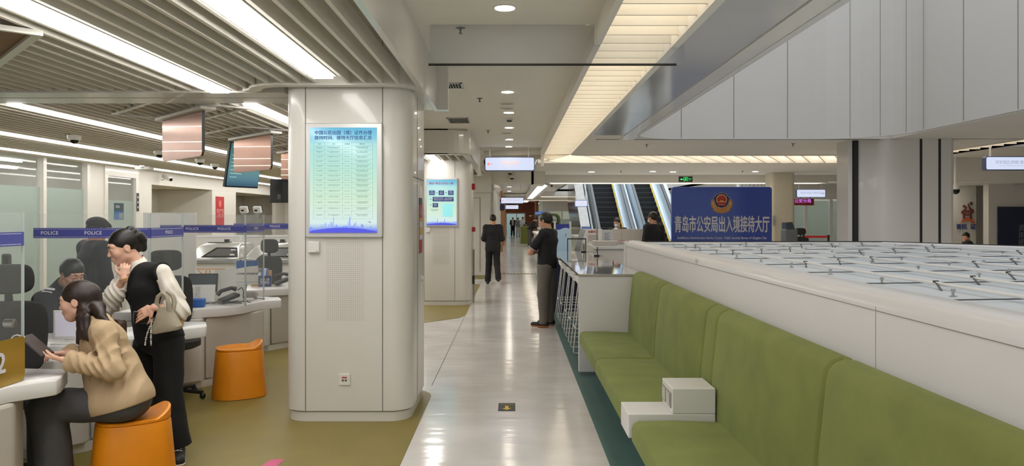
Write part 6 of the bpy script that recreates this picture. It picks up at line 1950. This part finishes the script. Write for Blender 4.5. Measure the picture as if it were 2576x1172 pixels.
for i in range(30):
    u_ = i / 29
    x = -.055 - .03 * math.sin(PI * u_) - .012 * u_; z = -.02 - .17 * (1 - abs(2 * u_ - 1)) ; y = -.045
    x += .022 * (1 if u_ > .5 else -1) * math.sin(PI * u_)
    m.ball((x, y, z), .0062 if i % 3 else .0045, 8)
m.build('pearl_chain', PEARL, t, smooth=True)['kind'] = 'stuff'
# ---------------------------------------------------------------- seated woman in the beige jacket
J = dict(neck=at(236, 808, 4.5), pel=at(322, 990, 4.5), shL=at(262, 838, 4.35), shR=at(226, 835, 4.66), elL=at(282, 930, 4.27), wrL=at(170, 906, 4.27),
         elR=at(232, 915, 4.70), wrR=at(172, 888, 4.50), hpL=at(305, 1015, 4.40), hpR=at(300, 1015, 4.60), knL=at(122, 1024, 4.37), knR=at(112, 1016, 4.60),
         anL=at(142, 1208, 4.36), anR=at(118, 1200, 4.60))
J['toL'] = J['anL'] + Vector((-.14, -.02, -.04)); J['toR'] = J['anR'] + Vector((-.14, 0, -.04))
ps = Person('woman in a beige jacket sitting on an orange stool looking at a passport', (J['pel'].x, 4.5, .0045), J, (-1, 0, -.1), h=.0055, male=False)
Hs = Head(at(196, 757, 4.5), (-.97, -.16, -.16), up=(-.25, 0, 1), sc=.98)
ps.body(Hs, SKINF, [dict(w=J['wrL'], d=(-.98, .12, .12), n=(.1, .25, 1), curl=.32, thumb=-1, L=.95), dict(w=J['wrR'], d=(-.9, -.3, .05), n=(-.1, -.2, -1), curl=.75, thumb=-1, L=.92)], down=True, neck=.047, h=.0045)
Hs.features(ps.t, ps.o, False, down=True)
def hs(g):
    Hs.e(g, (0, -.016, .036), (.082, .102, .092), 0)
    Hs.cp(g, (0, -.075, .02), (0, -.085, -.10), .062, .050, .04)
    Hs.cp(g, (0, -.085, -.10), (0, -.10, -.22), .050, .040, .03)
    for q in (-1, 1):
        Hs.cp(g, (q * .055, -.045, -.06), (q * .058, -.030, -.14), .034, .032, .03)
        Hs.cp(g, (q * .058, -.030, -.14), (q * .052, .012, -.245), .032, .016, .02)
        Hs.cp(g, (q * .05, -.06, -.1), (q * .07, -.14, -.24), .04, .02, .03)
    Hs.e(g, (0, .112, -.048), (.090, .076, .112), .014, cut=True)
    Hs.e(g, (0, .058, -.08), (.115, .066, .10), .012, cut=True)
    for q in (-1, 1): Hs.e(g, (q * .088, -.004, -.012), (.020, .021, .033), .006, cut=True)
    rs = random.Random(12)
    for i in range(30):
        u_ = i / 29
        a_ = Hs.p(-.066 + .01 * rs.random(), -.075 + .05 * u_, -.07)
        b_ = v3(at(198 + 22 * u_, 795 + 8 * rs.random(), 4.375)); c_ = v3(at(196 + 26 * u_ + 6 * rs.random(), 826 + 30 * rs.random(), 4.345))
        g.cap(a_, b_, .013, .010, .016); g.cap(b_, c_, .010, .004, .012)
    for i in range(26):
        u_ = i / 25
        a_ = Hs.p(-.045 + .07 * u_, -.105, -.06)
        b_ = v3(at(246 + 10 * rs.random(), 792 + 4 * rs.random(), 4.40 + .18 * u_)); c_ = v3(at(268 + 18 * rs.random(), 806 + 10 * rs.random(), 4.38 + .22 * u_))
        g.cap(a_, b_, .022, .015, .025); g.cap(b_, c_, .014, .005, .015)
    g.folds(.0012, (90, 90, 20), 3)
ps.hair(Hs, hs, HAIRB, .0045, [Hs.p(0, -.1, -.25), at(200, 860, 4.35), at(290, 815, 4.5)])
BEIGE = mat('beige_jacket', '#bea482', .8, vary=.06, scale=7, bump=.12, bscale=120)
g = ps.grid(['pel', 'neck', 'shL', 'shR', 'elL', 'elR', 'wrL', 'wrR'], .0055, .26)
ps.torso(g, .014, .096, .104, .122, 1.36, .045)
pel, nk = v3(J['pel']), v3(J['neck'])
g.cap(lerp(pel, nk, .35), pel + v3((-.02, 0, -.03)), .120, .150, .04, (0, 1, 0), 1.25)
g.cap(lerp(pel, nk, .25) + v3((-.10, 0, 0)), pel + v3((-.13, 0, -.055)), .085, .075, .05, (0, 1, 0), 1.5)
for q in 'LR':
    ps.arm(g, q, .006, (.060, .058, .058, .052), .98, .028)
    g.cap(lerp(J['el' + q], J['wr' + q], .80), lerp(J['el' + q], J['wr' + q], 1.0), .060, .063, .008)
g.folds(.002, (41, 36, 30), 5)
el_, sh_, wr_ = v3(J['elL']), v3(J['shL']), v3(J['wrL'])
g.crease(el_ + v3((-.05, -.03, .04)), .10, .0065, (52, 8, 40)).crease(lerp(sh_, el_, .45) + v3((0, -.04, 0)), .11, .007, (46, 6, 22), 1).crease(lerp(el_, wr_, .55), .10, .007, (60, 5, 18), 2)
g.crease(sh_ + v3((.05, -.02, -.08)), .12, .008, (-30, 6, 34), .5).crease(pel + v3((-.02, -.14, .12)), .17, .008, (34, 5, -16), 1.2).crease(pel + v3((-.12, -.12, .03)), .14, .007, (44, 5, 6), 2.1).crease(lerp(v3(J['elR']), v3(J['wrR']), .5), .1, .007, (55, 9, 20))
for q in 'LR':
    e = lerp(J['el' + q], J['wr' + q], .98); d = nrm(v3(J['wr' + q]) - v3(J['el' + q]))
    g.below(e, d, lo=e - .095, hi=e + .095)
for q in 'LR':
    g.cap(J['hp' + q], lerp(J['hp' + q], J['kn' + q], .20), .118, .110, .03)
    g.cap(lerp(pel, nk, .45) + v3((-.06, 0, 0)), lerp(J['hp' + q], J['kn' + q], .18) + v3((0, 0, .03)), .095, .10, .05)
g.below((-2.435, 4.4, .498), (.25, 0, -.97), lo=pel - .5, hi=pel + v3((.5, .5, .02)))
g.cap(nk + v3((-.012, 0, .0)), nk + v3((-.05, 0, .2)), .058, .085, .006, cut=True)
g.cap(nk + v3((-.055, 0, .03)), nk + v3((-.13, 0, -.16)), .055, .012, .012, cut=True)
jk = g.mesh('jacket', BEIGE, ps.t, ps.o)
g = G([nk], .0055, .16)
g.cap(nk + v3((.02, -.05, .0)), nk + v3((-.05, -.045, -.06)), .030, .022, .02, (0, 0, 1), 1.4)
g.cap(nk + v3((.02, .05, .0)), nk + v3((-.05, .045, -.06)), .030, .022, .02, (0, 0, 1), 1.4)
g.cap(nk + v3((.045, -.045, .012)), nk + v3((.045, .045, .012)), .030, .030, .02)
g.cap(nk + v3((-.012, 0, -.02)), nk + v3((-.05, 0, .2)), .056, .07, .006, cut=True)
g.mesh('jacket_collar', BEIGE, jk, ps.o)
MB().ball(Vector(lerp(J['el' + 'L'], nk, .35) - v3(ps.o)) + Vector((-.075, -.02, -.04)), .007, 8).build('jacket_button', mat('horn_button', '#6b5236', .4, vary=0), jk, smooth=True)
ps.trousers(mat('charcoal_trousers', '#4c4b4d', .85, vary=.1, scale=9), .012, (.092, .082, .084, .086), .004, .112, 1.35, top=.15, cut=False)
ps.shoes(SHOE)
pp = at(92, 868, 4.28)
t = thing('passport', 'dark passport booklet held open by the seated woman', 'passport', pp, 0)
Mx = Matrix.Rotation(R(40), 4, 'Y')
MB().box(-.085, .085, -.06, .06, -.003, .003, Mx).build('cover', mat('passport_cover', '#3c3236', .5, vary=.05), t, bev=.002)
MB().box(-.08, .08, -.056, .056, .003, .0045, Mx).build('page', mat('passport_page', '#4d423f', .6, vary=.05), t)
# ---------------------------------------------------------------- seated officer behind the second screen
UNI = mat('navy_uniform', '#1b1d26', .8, vary=.1, scale=12)
J = dict(neck=at(148, 732, 6.27), pel=Vector((-3.78, 6.38, .60)), shL=at(200, 755, 6.48), shR=at(108, 758, 6.12), elR=at(130, 838, 5.98), wrR=at(195, 846, 5.93),
         elL=at(235, 832, 6.45), wrL=at(240, 846, 6.2), hpL=Vector((-3.70, 6.48, .56)), hpR=Vector((-3.80, 6.28, .56)), knL=Vector((-3.42, 6.42, .58)), knR=Vector((-3.52, 6.16, .56)),
         anL=Vector((-3.42, 6.42, .10)), anR=Vector((-3.55, 6.2, .10)))
J['toL'] = J['anL'] + Vector((.13, -.05, -.05)); J['toR'] = J['anR'] + Vector((.13, -.05, -.05))
po = Person('officer in dark uniform and glasses seated behind the clear screen', (-3.70, 6.36, .0045), J, (.75, -.6, 0), h=.008)
Ho = Head(at(181, 690, 6.22), (.80, -.44, -.34), sc=1.02)
po.body(Ho, SKIN, [dict(w=J['wrR'], d=(1, -.1, -.15), n=(0, 0, -1), curl=.35, thumb=-1), dict(w=J['wrL'], d=(.6, -.8, -.1), n=(0, 0, -1), curl=.4, thumb=1)], down=True, h=.006)
Ho.features(po.t, po.o, True, True, down=True)
po.hair(Ho, lambda g: Ho.hair_short(g, -.03, .010), HAIR, .006)
po.top(UNI, .02, (.062, .056, .054, .044), .97, -.06, .0, .003, 'uniform_jacket', neckcut=.03)
po.trousers(UNI, .01, cut=False)
po.shoes(SHOE)
g = G([J['neck'], Ho.c], .007, .12)
g.cap(lerp(J['neck'], Ho.c, -.12), lerp(J['neck'], Ho.c, .42), .080, .070, .01)
g.cap(lerp(J['neck'], Ho.c, .1), lerp(J['neck'], Ho.c, .9), .060, .064, .004, cut=True)
g.smooth_n = 3
g.mesh('uniform_collar', UNI, po.t, po.o)
gl = MB()
for q in (-1, 1):
    gl.tube([Vector(Ho.p(q * .033 + .022 * math.cos(a_), .107, .004 + .016 * math.sin(a_)) - v3(po.o)) for a_ in [2 * PI * i / 14 for i in range(15)]], .0016, 5)
    gl.tube([Vector(Ho.p(q * .056, .104, .008) - v3(po.o)), Vector(Ho.p(q * .080, .06, .010) - v3(po.o)), Vector(Ho.p(q * .083, -.01, .012) - v3(po.o))], .0016, 5)
gl.build('glasses', BLACK, po.t, smooth=True)
q_ = Vector(lerp(J['shR'], J['neck'], .45) - v3(po.o)) + Vector((.02, -.075, .045))
for i in range(2):
    MB().box(-.035, .035, -.004, .004, -.008, .008, Matrix.Translation(q_ + Vector((.03 * i, -.01 * i, .028 * i))) @ Matrix.Rotation(R(35), 4, 'Z') @ Matrix.Rotation(R(12), 4, 'Y')).build('shoulder_bar', LETTER, po.t)
# ---------------------------------------------------------------- generic standing figure
def stand(px, Y, hgt, face, feet_py=None, stride=0, armpose='down', lean=0, z0=0):
    """joints of a person of height hgt standing at pixel column px, distance Y; face: angle of the forward vector from +Y, anticlockwise"""
    k_ = hgt / 1.72
    b = Vector(((px - 1288) / F * Y, Y, z0))
    f = Vector((-math.sin(R(face)), math.cos(R(face)), 0)); r = Vector((f.y, -f.x, 0))
    P = lambda x, y, z: b + (r * x + f * (y + lean * max(0, z - .95) * 1.0)) * k_ + Vector((0, 0, (z - abs(lean) * max(0, z - .95) * .35) * k_))
    J = dict(neck=P(0, -.02, 1.45), pel=P(0, 0, .95), shL=P(-.17, -.02, 1.41), shR=P(.17, -.02, 1.41), hpL=P(-.09, 0, .90), hpR=P(.09, 0, .90),
             knL=P(-.10, .02 + stride * .12, .50), knR=P(.10, .02 - stride * .04, .50), anL=P(-.11 - stride * .02, stride * .12, .09), anR=P(.11 + stride * .02, -stride * .28, .09 + stride * .09))
    if armpose == 'down':
        J.update(elL=P(-.225, -.02, 1.12), elR=P(.225, -.02, 1.12), wrL=P(-.24, .06, .86), wrR=P(.24, .06, .86))
    elif armpose == 'front':
        J.update(elL=P(-.225, -.01, 1.13), elR=P(.225, -.01, 1.13), wrL=P(-.10, .24, 1.14), wrR=P(.10, .24, 1.14))
    elif armpose == 'cross':
        J.update(elL=P(-.225, .17, 1.13), elR=P(.22, .17, 1.13), wrL=P(.05, .215, 1.16), wrR=P(-.08, .16, 1.13))
    elif armpose == 'desk':
        J.update(elL=P(-.25, .10, 1.12), elR=P(.25, .10, 1.12), wrL=P(-.12, .34, 1.02), wrR=P(.12, .34, 1.02))
    J['toL'] = J['anL'] + f * .14 * k_ + Vector((0, 0, -.05)); J['toR'] = J['anR'] + f * .14 * k_ + Vector((0, 0, -.05 + stride * -.02))
    return J, f, r, P, b
def figure(label, px, Y, hgt, face, top, bottom, armpose='down', headf=None, stride=0, h=.008, lean=0, hem=-.16, shoe=SHOE, sole=None, hairm=HAIR, male=True, sleeves_end=.96, skin=SKIN, name='jacket', z0=0, hl=-.045, detail=True, coll=.062, hands=True, hair=None, inf=.018, group=None):
    J, f, r, P, b = stand(px, Y, hgt, face, stride=stride, armpose=armpose, lean=lean, z0=z0)
    p = Person(label, (b.x, b.y, z0), J, f, h=h, male=male, group=group)
    hf = headf if headf is not None else (f.x, f.y, -.12)
    Hd = Head(P(0, .02, 1.605), hf, sc=hgt / 1.72 * (1.2 if hgt < 1.4 else 1))
    hd = []
    if hands:
        for q, sgn in (('L', -1), ('R', 1)):
            d = nrm(v3(J['wr' + q]) - v3(J['el' + q]))
            n = (0, 0, 1) if armpose == 'front' else (r.x * -sgn, r.y * -sgn, 0)
            hd.append(dict(w=J['wr' + q], d=d, n=n, curl=.45, thumb=sgn if armpose != 'front' else -sgn))
    p.body(Hd, skin, hd, h=max(.006, h * .85), detail=detail)
    p.hair(Hd, hair or (lambda g: Hd.hair_short(g, hl, .009)), hairm, h)
    p.top(top, inf, (.062, .055, .053, .045), sleeves_end, hem, .01, .003, name, neckcut=coll)
    p.trousers(bottom, .012)
    for q in 'LR':
        p.J['fz' + q] = v3((0, 0, max(z0, p.J['an' + q][2] - .09)))
    p.shoes(shoe, sole)
    return p, Hd, P
p, Hd, P = figure('man in a dark suit walking away down the white corridor', 1240, 18.55, 1.70, 2, SUIT, SUITB, 'front', (-.12, .97, -.25), stride=.9, h=.010, hem=-.24)
MB().ball(Vector(Hd.p(0, -.055, -.05)) - Vector(p.o), .001).build('collar_edge', LETTER, p.t)
# polo man with crossed arms
POLO = mat('black_polo', '#141416', .8, vary=.08, scale=14)
J, f, r, P, b = stand(1376, 11.36, 1.71, 62, armpose='cross')
p = Person('man in a black polo shirt standing with arms crossed by the bar stools', (b.x, b.y, .0045), J, f, h=.0075)
Hd = Head(P(0, .025, 1.605), (-.80, .60, -.04), sc=1.0)
p.body(Hd, SKIN, [dict(w=J['wrL'], d=nrm(v3(J['wrL']) - v3(J['elL'])), n=(-f.x, -f.y, 0), curl=.5, thumb=-1), dict(w=J['wrR'], d=nrm(v3(J['wrR']) - v3(J['elR'])), n=(-f.x, -f.y, 0), curl=.5, thumb=1)], h=.006, armr=(.050, .043, .043, .030))
Hd.features(p.t, p.o, True, True)
p.hair(Hd, lambda g: Hd.hair_short(g, -.035, .012), HAIR, .006)
g = p.grid(['pel', 'neck', 'shL', 'shR', 'elL', 'elR'], .0065, .25)
p.torso(g, .016, .10, .118, .112, 1.42, .05)
g.cap(lerp(J['pel'], J['neck'], .2), lerp(J['pel'], J['neck'], -.14), .126, .130, .03, r, 1.4)
g.folds(.003, seed=6)
hp = lerp(J['pel'], J['neck'], -.13)
g.below(hp, (0, 0, -1), lo=hp - .3, hi=hp + v3((.3, .3, .1)))
g.cap(J['neck'], J['neck'] + Vector((0, 0, .15)) , .058, .066, .006, cut=True)
polo = g.mesh('polo_shirt', POLO, p.t, p.o)
for q in 'LR':
    e = lerp(J['sh' + q], J['el' + q], .80); d = nrm(v3(J['el' + q]) - v3(J['sh' + q]))
    g = G([J['sh' + q], e], .0065, .12)
    g.cap(J['sh' + q], e + d * .03, .066, .068, .03)
    g.folds(.0025, seed=7)
    g.below(e, d)
    g.mesh('sleeve', POLO, polo, p.o)
g = G([J['neck']], .006, .13)
nk = v3(J['neck'])
g.cap(nk + v3((0, 0, -.02)), nk + v3((-.012, .01, .045)), .072, .064, .005)
g.cap(nk + v3((0, 0, -.03)), nk + v3((-.03, .02, .15)), .060, .062, .004, cut=True)
g.mesh('polo_collar', POLO, polo, p.o)
MB().tube([Vector(nk + v3((-.012 + .064 * math.cos(a_), .008 + .064 * math.sin(a_), .046)) - v3(p.o)) for a_ in [2 * PI * i / 24 for i in range(25)]], .003, 6).build('collar_tipping', LETTER, polo, smooth=True)
for q in 'LR':
    e = lerp(J['sh' + q], J['el' + q], .785); d = nrm(v3(J['el' + q]) - v3(J['sh' + q])); u1 = nrm(np.cross(d, v3((0, 0, 1)))); u2 = np.cross(d, u1)
    MB().tube([Vector(e + (u1 * math.cos(a_) + u2 * math.sin(a_)) * .0735 - v3(p.o)) for a_ in [2 * PI * i / 24 for i in range(25)]], .003, 6).build('cuff_tipping', LETTER, polo, smooth=True)
p.trousers(mat('grey_trousers', '#6d675f', .8, vary=.06, scale=9), .014, (.095, .072, .070, .052), .004, .116, 1.38)
p.shoes(mat('runner_black', '#171718', .6, vary=.05), mat('runner_orange', '#b5702a', .6, vary=.05), L=.17)
# standing officer in a cap behind the women
cap_m = mat('cap_black', '#131317', .8, vary=.05)
p, Hd, P = figure('officer in a dark uniform and cap standing behind the seated officer', 241, 7.45, 1.64, -35, UNI, UNI, 'down', (.5, .85, -.1), h=.010, hem=-.2, hl=-.03)
g = G([Hd.c], .007, .17)
Hd.e(g, (0, -.01, .055), (.092, .112, .075), 0); Hd.cp(g, (-.04, .09, .035), (.04, .09, .035), .03, .03, .03); g.below(Hd.p(0, 0, .025), -Hd.u)
g.mesh('cap', cap_m, p.t, p.o)
# masked man and the man seen from behind at the reception desk
p, Hd, P = figure('masked man in a dark jacket behind the white desk screen', 1553, 17.2, 1.63, 150, SUIT, SUITB, 'desk', (-.45, -.85, -.22), h=.010)
Hd.features(p.t, p.o, True, True)
g = G([Hd.c], .006, .15)
Hd.e(g, (0, .040, -.052), (.060, .062, .046), 0); Hd.e(g, (0, .090, -.038), (.024, .022, .034), .03); g.below(Hd.p(0, .0, -.008), Hd.u); g.below(Hd.p(0, .0, 0), -Hd.f)
g.mesh('face_mask', mat('mask_blue_white', '#c9d6de', .7, vary=.03), p.t, p.o)
g = G([P(0, 0, 1.4)], .01, .12)
g.cap(P(0, .09, 1.44), P(0, .125, 1.30), .05, .03, .02)
g.mesh('shirt_front', LETTER, p.t, p.o)
p, Hd, P = figure('man in a dark jacket and white mask seen from behind at the reception desk', 1643, 15.6, 1.75, 28, SUIT, SUITB, 'down', (-.62, .78, -.05), h=.009, hl=-.04)
MB().tube([Vector(Hd.p(-.08, -.005, .005) - v3(p.o)), Vector(Hd.p(-.07, .04, -.03) - v3(p.o))], .003).build('mask_loop', LETTER, p.t)
g = G([Hd.c], .006, .15)
Hd.e(g, (0, .045, -.052), (.064, .068, .052), 0); g.below(Hd.p(0, .0, -.008), Hd.u); g.below(Hd.p(0, .012, 0), -Hd.f)
g.mesh('face_mask', mat('mask_white', '#d8dcde', .7, vary=.03), p.t, p.o)
# people at the far end of the corridor
WSH = mat('white_shirt', '#c9d3d8', .7, vary=.04)
p, Hd, P = figure('man in a dark open jacket standing in the bright far doorway', 1290, 65.0, 1.62, 178, SUIT, SUITB, 'front', h=.02, detail=False, hands=False)
g = G([P(0, 0, 1.2)], .02, .35)
g.cap(P(0, .09, 1.42), P(0, .12, 1.05), .09, .08, .02)
g.mesh('shirt_front', LETTER, p.t, p.o)
def longhair(Hh):
    def fn(g):
        Hh.e(g, (0, -.016, .03), (.088, .108, .095), 0); Hh.cp(g, (0, -.07, 0), (0, -.08, -.22), .075, .06, .03)
        Hh.e(g, (0, .12, -.05), (.08, .08, .11), .01, cut=True)
    return fn
J_, f_, r_, P_2, b_ = stand(1303, 63.5, 1.60, 185)
p, Hd, P = figure('woman in a pale top and white trousers beside the far doorway', 1303, 63.5, 1.60, 185, mat('pale_top', '#8f979b', .8, vary=.05), mat('white_trousers', '#d6d4cf', .8, vary=.03), 'front', h=.02, detail=False, hands=False, male=False, hair=longhair(Head(P_2(0, .02, 1.605), (f_.x, f_.y, -.12), sc=1.60 / 1.72)))
figure('man in a pale blue shirt behind the far green lounge seat', 1315, 61, 1.66, 150, WSH, SUITB, 'front', h=.02, detail=False, hands=False)
p, Hd, P = figure('man in a dark jacket bending over the far white counter', 1332, 43.2, 1.76, -75, SUIT, mat('slate_trousers', '#55554f', .8, vary=.05), 'desk', (.85, -.1, -.55), h=.014, lean=.55, detail=False, hands=False)
p, Hd, P = figure('person with dark hair sitting low on the far green lounge seat', 1323, 51.2, 1.30, 20, SUIT, SUITB, 'front', h=.02, detail=False, hands=False)
# ponytailed woman seated in the alcove
J, f, r, P, b = stand(2432, 16.6, 1.29, 70)
def pony(Hh):
    def fn(g):
        Hh.e(g, (0, -.016, .036), (.081, .101, .092), 0); Hh.cp(g, (0, -.11, .05), (0, -.15, -.02), .035, .035, .01); Hh.cp(g, (0, -.15, -.02), (0, -.14, -.13), .035, .015, .01)
        Hh.e(g, (0, .115, -.055), (.085, .082, .108), .01, cut=True); Hh.e(g, (0, .055, -.09), (.12, .08, .08), .01, cut=True); g.below(Hh.p(0, -.02, -.15), -Hh.u)
    return fn
figure('woman with a dark ponytail low behind the skylight in the alcove', 2432, 16.6, 1.29, 70, SUIT, SUITB, 'front', (-.75, -.62, -.2), h=.009, male=False, hair=pony(Head(P(0, .02, 1.605), (-.75, -.62, -.2), sc=1.29 / 1.72 * 1.2)))
texts_to_meshes()
